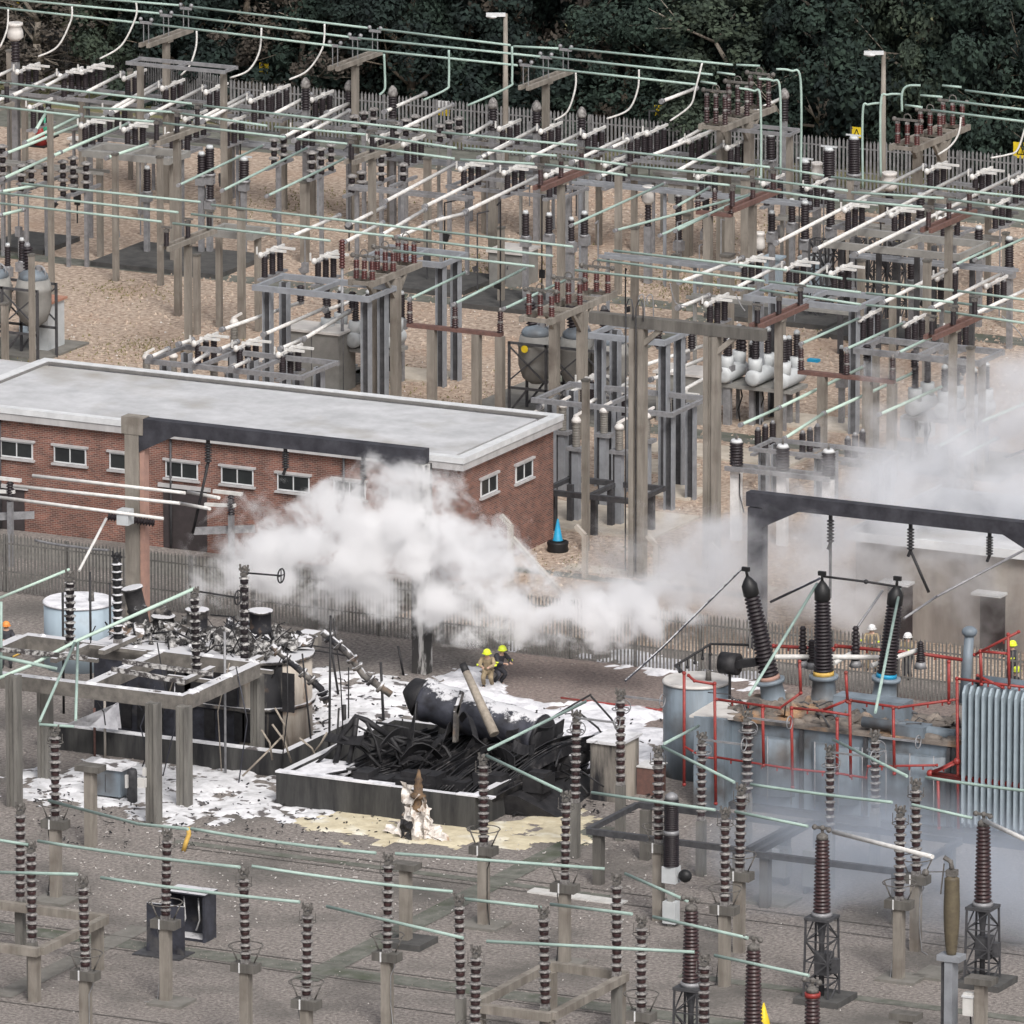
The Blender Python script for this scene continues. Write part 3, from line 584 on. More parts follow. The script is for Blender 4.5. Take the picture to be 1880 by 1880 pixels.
# scorched platform over the bund on the left
SP = platform((340, 1276), -90, 473, Zat(340, 1276, 1478), 'tall sooty concrete platform in front of the burnt tank', 'concrete_foam', .55, .42, legs=False)
SPT = LASTP
for px, yt, yb, wd in [(283, 1290, 1512, .46), (339, 1296, 1483, .46), (27, 1240, 1480, .46), (84, 1250, 1430, .46), (473, 1240, 1400, .4)]:
    g = GH(px, yb); m = MB('concrete_grey'); h_ = Zat(px, yt, yb); m.box(g - A * wd * .36, wd * .28, wd, h_); m.box(g + A * wd * .36, wd * .28, wd, h_); m.box(g, wd * .44, wd * .6, h_ - .01); solo('concrete_column', None, 'column', m, 'columns under the sooty platform', row=('square concrete column holding up the sooty platform', 'near the burnt tank'), px=px)
P_, la_, lb_ = SP; f = MB('concrete_foam'); xm = along(P_, A, 160).x; f.bar(Vector((xm, P_.y + .22, P_.z - .28)), Vector((xm, P_.y + lb_ - .22, P_.z - .28)), .42, .5); part('cross_beam', f, SPT)
f = MB('foam_white'); rq = random.Random(4)
for k in range(46):
    fx = rq.random(); q = P_ + A * la_ * fx + B * (lb_ if k % 3 == 0 else 0) if k % 2 else Vector((xm if k % 4 else P_.x, P_.y + lb_ * rq.random(), P_.z)); f.ball(q + Z * .0, rq.uniform(.08, .3), rq.uniform(.05, .18), rq.uniform(.03, .09), 8, 5)
part('foam_clumps', f, SPT)
for a, b in [((225, 1214), (391, 1238)), ((0, 1192), (160, 1208)), ((205, 1228), (340, 1252))]: m = MB('flange_snow'); m.bar(AT(*a, 1450), AT(*b, 1460), .16, .16); solo('foam_covered_beam', None, 'beam', m, 'foam covered beams', row=('thin beam covered in white foam', 'above the sooty platform'))
for px, yt, yc, gy, st in [(130, 1046, 1195, 1420, 'snow'), (362, 1076, 1236, 1440, 'snow'), (450, 1036, 1216, 1405, 'snow'), (218, 1012, 1180, 1390, 'char')]:
    z0 = Zat(px, yc, gy); pinsul(px, yt, yc, gy, 'scorched insulator column with foam on its sheds', 'on the sooty platform', st, ring=False, z0=z0)
# arms with hoops on the charred heads
for (a, b, gy, l) in [((455, 1052), (516, 1057), 1405, 'black rod with spoked hoop on the tallest scorched insulator'), ((365, 1086), (437, 1097), 1440, 'black rod with spoked hoop between two scorched insulators')]:
    p, q = AT(*a, gy), AT(*b, gy); t = thing('charred_switch_arm', l, 'switch arm', p); m = MB('char'); m.tube([p, q], .035); part('rod', m, t); m = MB('char'); m.ring(q, .27, .03, A, 18, 6); m.bar(q - Z * .27, q + Z * .27, .03); m.bar(q - B * .27, q + B * .27, .03); part('hoop', m, t)
# ---------------------------------------------------------------- conductors
def wire(pts, mname, r, sag=0.0, label=None, place=None, name='conductor', cat='conductor', group=None, hh=None):
    P = [GH(p[0], p[1], hh) if hh is not None else AT(*p) for p in pts]; out = [P[0]]
    for a, b in zip(P, P[1:]):
        k = 8 if sag else 1
        for i in range(1, k + 1):
            t = i / k; out.append(a.lerp(b, t) - Z * sag * 4 * t * (1 - t))
    m = MB(mname); m.tube(out, r, 7)
    return solo(name, None if place else label, cat, m, group, row=(label, place) if place else None, px=sum(p[0] for p in pts) / len(pts))
GL = 'pale green tube conductor'
fr = [([(90, 1470, 1650), (255, 1513, 1745), (345, 1522, 1840)], .0), ([(350, 1521, 1840), (690, 1566, 1888)], .08), ([(725, 1567, 1888), (1110, 1595, 1890)], .0), ([(1148, 1604, 1893), (1262, 1654, 1945)], 0),
      ([(-30, 1538, 1830), (52, 1551, 1830)], 0), ([(70, 1544, 1830), (440, 1592, 1925)], .06), ([(462, 1590, 1925), (831, 1637, 1935)], .06), ([(851, 1650, 1935), (994, 1666, 1950)], 0), ([(1011, 1660, 1950), (1160, 1678, 2005)], 0), ([(1199, 1683, 2005), (1373, 1722, 2050)], 0),
      ([(-30, 1601, 1900), (142, 1605, 1935)], 0), ([(185, 1611, 1935), (550, 1656, 1990)], .05), ([(600, 1664, 1990), (850, 1722, 2060)], 0), ([(893, 1728, 2060), (1275, 1748, 2080)], 0), ([(1312, 1754, 2080), (1485, 1791, 2120)], 0),
      ([(893, 1387, 1700), (1030, 1452, 1770)], 0), ([(1086, 1455, 1770), (1313, 1487, 1810)], .0), ([(1350, 1490, 1810), (1483, 1517, 1838)], 0), ([(1215, 1370, 1690), (1348, 1436, 1748)], 0), ([(1378, 1440, 1748), (1638, 1473, 1800)], .03), ([(1674, 1477, 1800), (1785, 1502, 1808)], 0),
      ([(1530, 1358, 1635), (1665, 1425, 1745)], 0), ([(1700, 1427, 1745), (1910, 1455, 1790)], .03), ([(897, 1376, 1700), (1075, 1288, 1575)], 0), ([(1220, 1365, 1690), (1282, 1333, 1610)], 0), ([(1376, 1276, 1565), (1500, 1072, 1440)], 0), ([(1607, 1308, 1593), (1652, 1082, 1440)], 0)]
for pts, sg in fr: wire(pts, 'tube_green', .058, sg, GL, 'in the front yard', group='green conductors of the front yard')
wire([(1148, 1250, 1540), (1215, 1190, 1500), (1362, 1044, 1440)], 'char_steel', .045, label='sooty conductor sloping up to the leftmost tall black bushing')
wire([(1530, 1527, 1838), (1712, 1573, 1905)], 'tube_white', .085, label='thick white tube conductor at lower right between bushing and brown column')
wire([(1806, 1506, 1808), (1900, 1550, 1880)], 'tube_white', .085, label='thick white tube conductor leaving the photo at right')
for pts, mm, l in [([(-20, 1106, 1400), (128, 1045, 1400)], 'tube_pale', 'foam spotted pale conductor sloping up to the leftmost scorched insulator'), ([(-20, 1252, 1470), (55, 1222, 1460), (140, 1177, 1440), (358, 1080, 1440)], 'tube_pale', 'long pale conductor sloping up across the sooty platform'),
                 ([(137, 1180, 1470), (73, 1324, 1560)], 'tube_green', 'green conductor slanting down left from the sooty platform'), ([(143, 1180, 1470), (139, 1322, 1560)], 'tube_green', 'green conductor hanging straight down from the sooty platform'), ([(72, 1330, 1650), (136, 1334, 1650)], 'tube_green', 'short green bar on the head of the front left insulator'),
                 ([(2, 1105, 1450), (2, 1240, 1450)], 'tube_green', 'upright green tube at the left edge'), ([(0, 1206, 1460), (105, 1228, 1460)], 'tube_green', 'green tube lying along the sooty platform at left'), ([(145, 1048, 1330), (195, 952, 1300)], 'tube_white', 'thin pale rod rising to the charred horizontal insulator'),
                 ([(65, 992, 1150), (140, 1004, 1160), (200, 1010, 1170)], 'galv', 'grey tube hanging in front of the palisade fence at left'), ([(1845, 840, 1150), (1900, 820, 1150)], 'galv', 'grey rod in the smoke at right')]:
    wire(pts, mm, .055 if 'long' not in l else .07, 0.03 if 'hanging in' in l else 0, l)
for i, (x, y, x2, y2) in enumerate([(60, 873, 340, 905), (25, 892, 330, 924), (0, 913, 300, 952), (345, 903, 402, 914), (330, 924, 385, 934)]):
    g1 = 1170; wire([(x, y, g1), (x2, y2, g1 + 30)], 'tube_white', .07, .0, 'white tube conductor', 'in front of the brick wall at left', group='white tubes before the brick building')
# ---------------------------------------------------------------- big bushings on lattice stands
def lattice(mb, c, w0, w1, h, n=4, t=.05):
    cs = [(-1, -1), (1, -1), (1, 1), (-1, 1)]
    P = lambda i, z: c + A * cs[i % 4][0] * (w0 + (w1 - w0) * z / h) / 2 + B * cs[i % 4][1] * (w0 + (w1 - w0) * z / h) / 2 + Z * z
    for i in range(4):
        mb.bar(P(i, 0), P(i, h), t * 1.3)
        for k in range(n):
            z0, z1 = h * k / n, h * (k + 1) / n; a, b = (i, i + 1) if (k + i) % 2 else (i + 1, i); mb.bar(P(a, z0), P(b, z1), t * .8); mb.bar(P(i, z1), P(i + 1, z1), t * .8)
def bushing(px, yt, yf, yb, desc, place, r=.24, box=True, n=20):
    g = GH(px, yb); zf = Zat(px, yf, yb); zt = Zat(px, yt, yb)
    t = thing('bushing_on_stand', None, 'bushing', g, 'brown bushings on lattice stands', row=(desc, place), px=px)
    m = MB('steel_dark'); lattice(m, g, .95, .85, zf - .25); part('lattice_stand', m, t)
    m = MB('steel_dark'); m.lathe(g + Z * .2, g + Z * (zf - .2), [(0, .1), (.7, .1), (1, .2)], 10); m.box(g + Z * (zf - .25), .95, .95, .1); part('mount', m, t)
    if box: m = MB('steel_dark'); m.box(g + Z * 1.0 + A * .1, .55, .5, .8); m.box(g + Z * 1.1 + A * .5, .3, .3, .5); part('mechanism_box', m, t)
    m = MB('galv'); m.lathe(g + Z * (zf - .15), g + Z * zf, [(0, .38), (1, .36)], 16); part('flange', m, t)
    m = MB('porcelain_brown'); H = zt - zf - .4; m.lathe(g + Z * zf, g + Z * (zf + H), [(a, b * (1 - .22 * a)) for a, b in shedprof(n, r, r * 1.32)], 16); part('porcelain', m, t)
    m = MB('hardware'); m.lathe(g + Z * (zf + H), g + Z * (zf + H + .22), [(0, .22), (.6, .2), (1, .08)], 12); m.bar(g + Z * (zf + H + .2), g + Z * zt, .08); m.bar(g + Z * zt - A * .3, g + Z * zt + A * .3, .09); m.ball(g + Z * zt - A * .3, .1); m.ball(g + Z * zt, .1); m.ball(g + Z * zt + A * .25 - Z * .05, .1); part('terminal', m, t)
for a in [(1508, 1520, 1674, 1838), (1803, 1495, 1655, 1808), (1268, 1650, 1802, 1975), (1382, 1722, 1880, 2050), (1490, 1800, 1960, 2130)]: bushing(*a, 'tall brown ribbed bushing on a steel lattice stand', 'at lower right')
m = MB('red_paint'); g = GH(1490, 2130); m.lathe(g + Z * (Zat(1490, 1830, 2130)), g + Z * Zat(1490, 1822, 2130), [(0, .27), (1, .27)], 14); solo('red_band', 'small red band round the bushing at the bottom edge', 'band', m)
# thick khaki column
g = GH(1745, 1935); t = thing('current_transformer', 'thick khaki column with bulging middle on a grey pedestal', 'current transformer', g); z0, z1 = Zat(1745, 1752, 1935), Zat(1745, 1608, 1935)
m = MB('steel_col'); m.box(g, .3, .5, z0 - .2); m.box(g + Z * (z0 - .2), .85, .6, .2); m.use('steel_dark'); m.box(g - A * .25 - B * .1, .12, .12, z0 - .3); part('pedestal', m, t)
m = MB('brown_comp'); m.lathe(g + Z * z0, g + Z * z1, [(0, .17)] + [(.02 + .96 * i / 60, .17 + .13 * math.sin(min(1, (i / 60 * 1.25)) * math.pi * .62 + .0) * (1 - .35 * i / 60) + (.02 if i % 2 else 0)) for i in range(60)] + [(1, .15)], 18); part('insulator', m, t)
m = MB('hardware'); m.box(g + Z * z1, .36, .3, .22); m.tube([g + Z * (z1 + .2), g + Z * (z1 + .5) - A * .05, g + Z * (z1 + .62) - A * .3], .09); m.ball(g + Z * (z1 + .1) - A * 1.0 - Z * .1, .13); m.bar(g + Z * (z1 + .15), g + Z * (z1 + .02) - A * 1.0, .03); m.bar(g + Z * (z1 + .4) - A * .3, g + Z * (z1 - .7) - A * .42, .04); part('terminal', m, t)
# black two part bushing with control box (centre right)
g = GH(1232, 1700); t = thing('arrester_column', 'black two part arrester column on a grey control box', 'arrester', g); zb = Zat(1232, 1590, 1700); zm = Zat(1232, 1528, 1700); zt = Zat(1232, 1462, 1700)
m = MB('grey_mid'); m.box(g, .2, .2, zb - .9); m.use('grey_box'); m.box(g + Z * (zb - .6), .55, .45, .6); m.box(g + Z * (zb - 2.1), .5, .4, .8); part('control_box', m, t)
m = MB('black'); m.ball(g + Z * (zb - .3) + A * .55, .26, .2, .24); part('motor', m, t)
m = MB('porcelain'); m.lathe(g + Z * zb, g + Z * (zm - .08), shedprof(16, .24, .29), 14); m.lathe(g + Z * (zm + .08), g + Z * (zt - .1), shedprof(16, .22, .27), 14); m.use('galv'); m.lathe(g + Z * (zm - .08), g + Z * (zm + .08), [(0, .28), (1, .28)], 14); m.lathe(g + Z * (zt - .1), g + Z * (zt + .15), [(0, .25), (.6, .22), (1, .08)], 12); part('housing', m, t)
# ---------------------------------------------------------------- small ground things
g = GH(300, 1752); t = thing('open_cabinet', 'black open steel cabinet half hidden behind an insulator post', 'cabinet', g)
m = MB('char_steel'); z = Zat(300, 1660, 1752); m.box(g + A * .1, 1.5, .08, z); part('front_panel', m, t); m = MB('steel_dark'); m.box(g, 1.9, 1.2, .06); part('base', m, t)
g = GH(352, 1722); t = thing('open_cabinet', 'black open steel cabinet with pale cables inside, front left yard', 'cabinet', g); z = Zat(352, 1636, 1722)
m = MB('char_steel'); m.box(g + B * .4, 1.5, .08, z); m.box(g + A * .72, .08, .9, z); m.box(g - A * .72, .08, .9, z); m.box(g + Z * z, 1.6, 1.0, .05); m.box(g, 1.4, .75, .1); part('shell', m, t)
m = MB('white')
for k, x in enumerate((-.3, .28)): m.tube([g + A * x + Z * 1.5, g + A * (x + .12) + Z * 1.2 - B * .2, g + A * (x + .05) + Z * .7, g + A * (x - .1) + Z * .3], .03)
part('cables', m, t)
m = MB('yellow_dull'); m.tube([AT(346, 1519, 1562), AT(347, 1532, 1562), AT(342, 1545, 1563), AT(337, 1562, 1563)], .09, 8); solo('yellow_pipe', 'bent yellow plastic pipe lying on the grey yard', 'pipe', m)
m = MB('yellow'); g = GH(1402, 1905); m.box(g, .35, .06, 1.15, A, B, Z) if 0 else m.lathe(g, g + Z * 1.25, [(0, .3), (.5, .2), (1, .02)], 12); solo('yellow_cone', 'yellow pointed cone at the bottom edge beside a brown bushing', 'cone', m)
for i in range(8):
    a = GH(985 + i * 21.5, 1637 + i * 3.0); m = MB('white_box'); m.box(a, .46, .62, .06); solo('white_slab', None, 'slab', m, 'row of white slabs', row=('white slab', 'of the row lying in the front yard'), px=985 + i * 21)
m = MB('red_paint'); m.tube([AT(1030, 1282, 1282), AT(1110, 1292, 1292), AT(1180, 1300, 1300), AT(1215, 1305, 1305)], .06); m.tube([AT(1165, 1310, 1312), AT(1215, 1302, 1302)], .05); solo('red_hose', 'red hose lying on the ground behind the wreck', 'hose', m)
m = MB('yellow_dull'); g0_ = GH(40, 1200); g1_ = GH(82, 1182); m.tube([g0_ + Z * .05, (g0_ + g1_) / 2 + Z * .05, g1_ + Z * .05], .06); m.tube([g0_ + Z * .05 - B * 1, g1_ + Z * .05 - B * .4], .05); solo('yellow_hose', 'yellow hose on the ground left of the pale blue tank', 'hose', m)
# blue cone on a black drum
g = GH(1024, 1012); t = thing('traffic_cone', 'bright blue traffic cone beside the brick corner', 'traffic cone', g + Z * .42); m = MB('cone_blue'); m.lathe(g + Z * .44, g + Z * 1.35, [(0, .24), (.05, .2), (1, .03)], 14); part('cone', m, t); m = MB('black'); m.box(g + Z * .42, .5, .5, .04); part('foot', m, t)
m = MB('black'); m.lathe(g, g + Z * .42, [(0, .42), (.15, .45), (.5, .41), (.85, .45), (1, .42)], 18); solo('black_drum', 'squat black drum under the blue traffic cone', 'drum', m)
for px, yb, yt, mm, l in [(74, 268, 222, 'red_paint', 'red traffic cone on a black foot among the left switchgear'), (85, 252, 200, 'cone_green', 'green traffic cone behind the red one at upper left')]:
    g = GH(px, yb); z = Zat(px, yt, yb); t = thing('traffic_cone', l, 'traffic cone', g, 'coloured traffic cones'); m = MB(mm); m.lathe(g + Z * .08, g + Z * z, [(0, .36), (1, .04)], 12); part('cone', m, t); m = MB('black'); m.box(g, .9, .9, .08); part('foot', m, t)
# cabinets at left front
g = GH(205, 1463); t = thing('control_cabinet', 'scorched pale blue control cabinet with foam on its roof', 'cabinet', g); z = Zat(205, 1402, 1463)
m = MB('blue_grey'); m.box(g + Z * .15, 1.25, .95, z - .25); part('body', m, t); m = MB('foam_white'); m.box(g + Z * (z - .1), 1.5, 1.15, .1); part('roof', m, t); m = MB('steel_dark'); m.box(g - B * .485 + Z * .3, .02, .02, z - .6); m.box(g - A * .5 - B * .3, .08, .08, .15); m.box(g + A * .5 - B * .3, .08, .08, .15); part('trim', m, t)
g = GH(243, 1473); m = MB('steel_dark'); m.lathe(g, g + Z * Zat(243, 1412, 1473), [(0, .2), (.9, .2), (1, .16)], 10); m.use('white_box'); m.box(g + Z * .6 - A * .1 - B * .25, .1, .1, .5); solo('cable_box', 'dark upright canister beside the scorched blue cabinet', 'canister', m)
m = MB('white_box'); c = AT(268, 1442, 1512); m.box(c - B * .3, .28, .2, .35); m.box(c - B * .3 + Z * .45 + A * .1, .12, .1, .3); solo('junction_box', 'small white junction box fixed to the thick platform column', 'box', m)
# long thin uprights by the sooty platform
for px, yt, yb, mm, l in [(193, 1275, 1390, 'concrete_light', 'thin pale upright pipe in front of the dark bund'), (174, 1300, 1388, 'red_rust', 'thin red upright pipe beside the pale one'), (414, 1160, 1425, 'galv', 'long thin pipe standing before the burnt tank'), (117, 1088, 1310, 'char', 'thin black upright rod before the pale blue tank'), (167, 1050, 1260, 'char', 'second thin black upright rod before the pale blue tank'), (203, 1070, 1240, 'char', 'thin black rod right of the pale blue tank')]:
    g = GH(px, yb); m = MB(mm); m.lathe(g, g + Z * Zat(px, yt, yb), [(0, .05), (1, .05)], 8); solo('upright_pipe', l, 'pipe', m)
# ================================================================ BURNT TANK, LEFT
mat('tank_side', (.42, .38, .33), (.02, .02, .023), rough=.75, sc_=.42, detail=8, lo=.46, hi=.62, streak=True, c3=(.28, .17, .1), s3=.5, t3=(.6, .72))
gR = GH(575, 1362); x0 = GH(205, 1330).x; yc = GH(500, 1385).y + 1.9; x1 = gR.x - 1.9; H = Zat(480, 1222, 1380)
t = thing('burnt_tank', 'large burnt tank with rounded end and foam over its lid', 'tank', Vector(((x0 + x1) / 2, yc, 0)))
mat('tank_pale', (.5, .45, .39), (.2, .16, .13), rough=.75, sc_=.8, detail=9, lo=.38, hi=.6, streak=True, c3=(.27, .16, .1), s3=.7, t3=(.55, .7))
def capsule(mb, x0, x1, yc, r, z0, z1, n=14, pale=0):
    pts = [Vector((x0, yc - r, 0)), Vector((x1, yc - r, 0))] + [Vector((x1 + r * math.sin(math.pi * i / n), yc - r * math.cos(math.pi * i / n), 0)) for i in range(1, n)] + [Vector((x1, yc + r, 0)), Vector((x0, yc + r, 0))]
    b = len(mb.v); k = len(pts); mb.v += [p + Z * z0 for p in pts] + [p + Z * z1 for p in pts]
    m0 = mb.ms[mb.cur]
    for i in range(k):
        if pale: mb.use('tank_pale' if i >= pale else ('tank_side' if i else 'char_steel'))
        mb.face([b + i, b + (i + 1) % k, b + k + (i + 1) % k, b + k + i], True if 1 < i < k - 3 else False)
    mb.use(m0)
    mb.face([b + k + i for i in range(k)]); mb.face([b + i for i in range(k)][::-1])
m = MB('tank_side'); capsule(m, x0, x1, yc, 1.9, 0, H, pale=5); part('shell', m, t)
m = MB('tank_burnt'); capsule(m, x0 - .1, x1, yc, 2.02, H * .46, H * .5); capsule(m, x0 - .1, x1, yc, 2.0, H, H + .12); part('stiffener_band', m, t)
for px in (232, 262, 290, 385, 440, 455, 480):
    g = ONY(px, 1320, yc - 1.93); m = MB('char'); m.bb(g.x - .22, g.x + .22, yc - 1.96, yc - 1.905, .35, H * .44); part('scorched_panel', m, t)
r5 = random.Random(5); mat('ashfoam', (.5, .49, .48), (.035, .033, .033), rough=.95, sc_=3.2, detail=12, lo=.46, hi=.6, bump=.6)
def crumple(mb, c, ux, uz, n, amp, sd):
    b = len(mb.v)
    for i in range(n + 1):
        for j in range(n + 1):
            p = c + ux * (i / n - .5) + uz * (j / n); q = noise.noise_vector(p * 2.6 + Vector((sd, 0, 0))) * amp + noise.noise_vector(p * 7) * amp * .35; mb.v.append(p + q)
    for i in range(n):
        for j in range(n): mb.face([b + i * (n + 1) + j, b + (i + 1) * (n + 1) + j, b + (i + 1) * (n + 1) + j + 1, b + i * (n + 1) + j + 1])
for k in range(34):
    m = MB('ashfoam' if k % 3 else 'tank_burnt'); p = Vector((r5.uniform(x0 + .3, x1 + 1.0), yc + r5.uniform(-1.5, 1.2), H + .12)); crumple(m, p, A * r5.uniform(.5, 1.5), B * r5.uniform(.2, .8) + Z * r5.uniform(.1, .7), 9, .38, k * 1.7); part('lid_rubble', m, t)
m = MB('char')
for k in range(44):
    p = Vector((r5.uniform(x0, x1 + 1.4), yc + r5.uniform(-1.8, 1.5), H + r5.uniform(.1, .6))); d = Vector((r5.gauss(0, .9), r5.gauss(0, .7), r5.gauss(.1, .5))); m.tube([p, p + d * .5 + Z * r5.uniform(0, .35), p + d], r5.uniform(.015, .05), 5)
part('burnt_cables', m, t)
for k in range(9):
    m = MB('ashfoam')
    p = Vector((r5.uniform(x0 + .3, x1 + 1), yc + r5.uniform(-1.2, 1.2), H + .1)); h_ = r5.uniform(.3, 1.0); q = p + Z * h_ + A * r5.gauss(0, .15); r__ = r5.uniform(.07, .2); m.lathe(p, q, [(0, r__ * 1.4), (.1, r__ * 1.4), (.14, r__), (.6, r__ * .9), (.64, r__ * 1.3), (.72, r__ * 1.3), (.76, r__ * .7), (1, r__ * .5)], 9); part('lid_stub', m, t)
for px_, w_ in ((330, .5), (355, .35), (405, .7), (530, .25)):
    m = MB('char'); q = ONY(px_, 1300, yc - 1.95); m.bb(q.x - w_, q.x + w_, yc - 2.0, yc - 1.93, H * .52, H * .97); part('cooling_port', m, t)
def turret(px, py0, py1, gy, r, mm, tilt=0, nm='turret'):
    a, b = AT(px, py0, gy), AT(px + tilt, py1, gy); m = MB(mm); m.lathe(a, b, [(0, r * 1.2), (.06, r * 1.2), (.1, r), (.45, r), (.5, r * 1.15), (.55, r), (.93, r), (.95, r * 1.2), (1, r * 1.15)], 16); part(nm, m, t)
turret(478, 1195, 1120, 1345, .42, 'tank_burnt'); turret(362, 1190, 1118, 1335, .4, 'tank_burnt'); turret(262, 1160, 1078, 1325, .36, 'char_foam', -20, 'toppled_bushing')
turret(300, 1180, 1130, 1320, .4, 'char_foam')
m = MB('concrete_foam'); a = AT(545, 1178, 1330); m.bar(a - A * 1.5 - B * .5, AT(578, 1172, 1320), .9, .35); m.box(AT(568, 1190, 1320), .7, .7, .65); part('relief_duct', m, t)
def pipe(pts, gy, r, mm, label, name='burnt_pipe', flg=True, cat='pipe', n=9):
    P = [AT(x, y, g if isinstance(gy, list) else gy) for (x, y), g in zip(pts, gy if isinstance(gy, list) else [gy] * len(pts))]; m = MB(mm); m.tube(P, r, n)
    if flg:
        for a, b in zip(P, P[1:]):
            u = (b - a).normalized(); L = (b - a).length
            for k in (.25, .6): m.lathe(a + u * L * k - u * .06, a + u * L * k + u * .06, [(0, r * 1.7), (1, r * 1.7)], n)
    return solo(name, label, cat, m)
pipe([(592, 1160), (640, 1200), (668, 1240), (718, 1275)], 1400, .14, 'tank_burnt', 'thick charred pipe with flanges sloping from tank towards the wreck')
pipe([(498, 1185), (545, 1225), (590, 1265), (600, 1290)], 1390, .13, 'tank_burnt', 'shorter charred flanged pipe bent down beside the burnt tank')
# bund wall in front of the tank
a = GH(60, 1378); b_ = GH(520, 1428); t = thing('bund_wall', 'long blackened bund wall with foam on top, before the burnt tank', 'wall', a)
m = MB('bund'); hb = Zat(300, 1358, 1402); m.bb(a.x, b_.x, b_.y, b_.y + .3, 0, hb); part('wall', m, t); m = MB('foam_white'); m.bb(a.x, b_.x, b_.y - .02, b_.y + .33, hb + .002, hb + .05); part('foam_cap', m, t)
m = MB('bund'); m.bb(b_.x - .3, b_.x, b_.y + .3, b_.y + 6, 0, hb); part('end_wall', m, t)
pc = [(165, 1335), (212, 1292), (217, 1340), (120, 1330)]; m = MB('foam_clean'); P = [AT(x, y, 1395) for x, y in pc]; m.quadpts(P); m.quadpts([p + B * .25 for p in P][::-1]); m.bar(P[1], P[1] + B * .25, .02); solo('torn_sheet', 'torn white sheet hanging in front of the blackened bund', 'sheet', m)
# pale blue tanks
def cyl_tank(px, ytop, yb, r, top, side, label, z=0):
    g = GH(px, yb); zt = Zat(px, ytop, yb); t = thing('cylindrical_tank', label, 'tank', g); m = MB(side); m.lathe(g, g + Z * zt, [(0, r), (1, r)], 36); part('shell', m, t)
    m = MB(top); m.lathe(g + Z * zt, g + Z * (zt + .12), [(0, r * 1.03), (.5, r * 1.03), (1, r * .98)], 36); lid = part('lid', m, t); m = MB('hardware'); m.lathe(g + Z * (zt + .12) + A * r * .4, g + Z * (zt + .5) + A * r * .4, [(0, .12), (1, .1)], 10); part('valve', m, lid); return t
cyl_tank(146, 1106, 1222, 1.38, 'foam_clean', 'blue_pale', 'pale blue cylindrical tank with white top at the left')
cyl_tank(1278, 1252, 1420, 1.25, 'tank_top', 'blue_grey', 'streaked grey cylindrical tank left of the big transformer')
# ================================================================ CHARRED PORTALS
def portal(name, pl, pr, yb_l, yt, label, wL, wR, mpostL, mpostR, beam, hang, capx, x_end, haunch=True):
    g = GH(pl, yb_l); zt = Zat(pl, yt, yb_l); gr = along(g, A, pr); t = thing(name, label, 'gantry', g)
    m = MB(mpostL); m.box(g, .62, .55, zt - .6)
    if mpostL == 'concrete': m.use('concrete_pink'); m.box(g + A * .42 - B * .0, .2, .4, zt - .9)
    part('left_column', m, t); m = MB(mpostR); m.box(gr, .62, .55, zt - .6); part('right_column', m, t)
    xe = along(Vector((g.x, g.y, zt)), A, x_end).x; m = MB(beam); m.bb(g.x - .4, xe, g.y - .24, g.y + .24, zt - .56, zt)
    if haunch:
        for x, s in ((g.x + .3, 1), (gr.x - .3, -1)):
            b = len(m.v); m.v += [Vector((x, g.y - .26, zt - .55)), Vector((x + 1.6 * s, g.y - .26, zt - .55)), Vector((x, g.y - .26, zt - 1.35)), Vector((x, g.y + .26, zt - .55)), Vector((x + 1.6 * s, g.y + .26, zt - .55)), Vector((x, g.y + .26, zt - 1.35))]
            for q in ((0, 2, 1), (3, 4, 5), (0, 3, 5, 2), (2, 5, 4, 1)): m.face([b + k for k in q])
    if mpostL == 'concrete':
        pass
    part('beam', m, t)
    if mpostL == 'concrete': m = MB('concrete'); m.bb(g.x - .44, g.x + .5, g.y - .3, g.y + .3, zt - .65, zt + .03); part('beam_end', m, t)
    for px, y0, y1, sl in hang:
        xx = along(Vector((g.x, g.y, zt - .56)), A, px).x; a = Vector((xx, g.y, zt - .56)); L = (y1 - y0) / SCL(a); m = MB('char'); m.bar(a, a - Z * L * .2, .12); m.lathe(a - Z * L * .2, a - Z * L, shedprof(7, .07, .15), 10); m.bar(a - Z * L, a - Z * (L + .25) - A * .1, .1); h = part('hanging_insulator', m, t)
        if sl: m = MB('char'); m.tube([a - Z * L, a - Z * (L + sl[1]) + A * sl[0]], .06, 6); part('dropper', m, h)
    return t
portal('charred_gantry', 250, 775, 1172, 765, 'charred black concrete gantry standing in front of the brick building', 0, 0, 'concrete', 'flaky', 'char_beam', [(382, 800, 845, (-.7, 2.9)), (524, 822, 862, None), (667, 836, 880, None)], 0, 783)
portal('smoky_gantry', 1390, 1925, 1190, 903, 'charred gantry standing in drifting smoke at the right', 0, 0, 'char_beam', 'char_beam', 'char_beam', [(1525, 930, 985, (.0, 2.2)), (1672, 948, 1000, (.8, 1.6)), (1817, 965, 1010, None)], 0, 1960)
# charred horizontal insulator on the left column
t = thing('horizontal_insulator', 'charred horizontal double insulator fixed across the left gantry column', 'insulator', AT(230, 955, 1172)); m = MB('porcelain'); m.lathe(AT(198, 948, 1180), AT(284, 960, 1180), shedprof(16, .1, .17), 12); part('sheds', m, t); m = MB('grey_box'); m.box(AT(230, 962, 1190), .5, .5, .6); part('clamp_box', m, t)
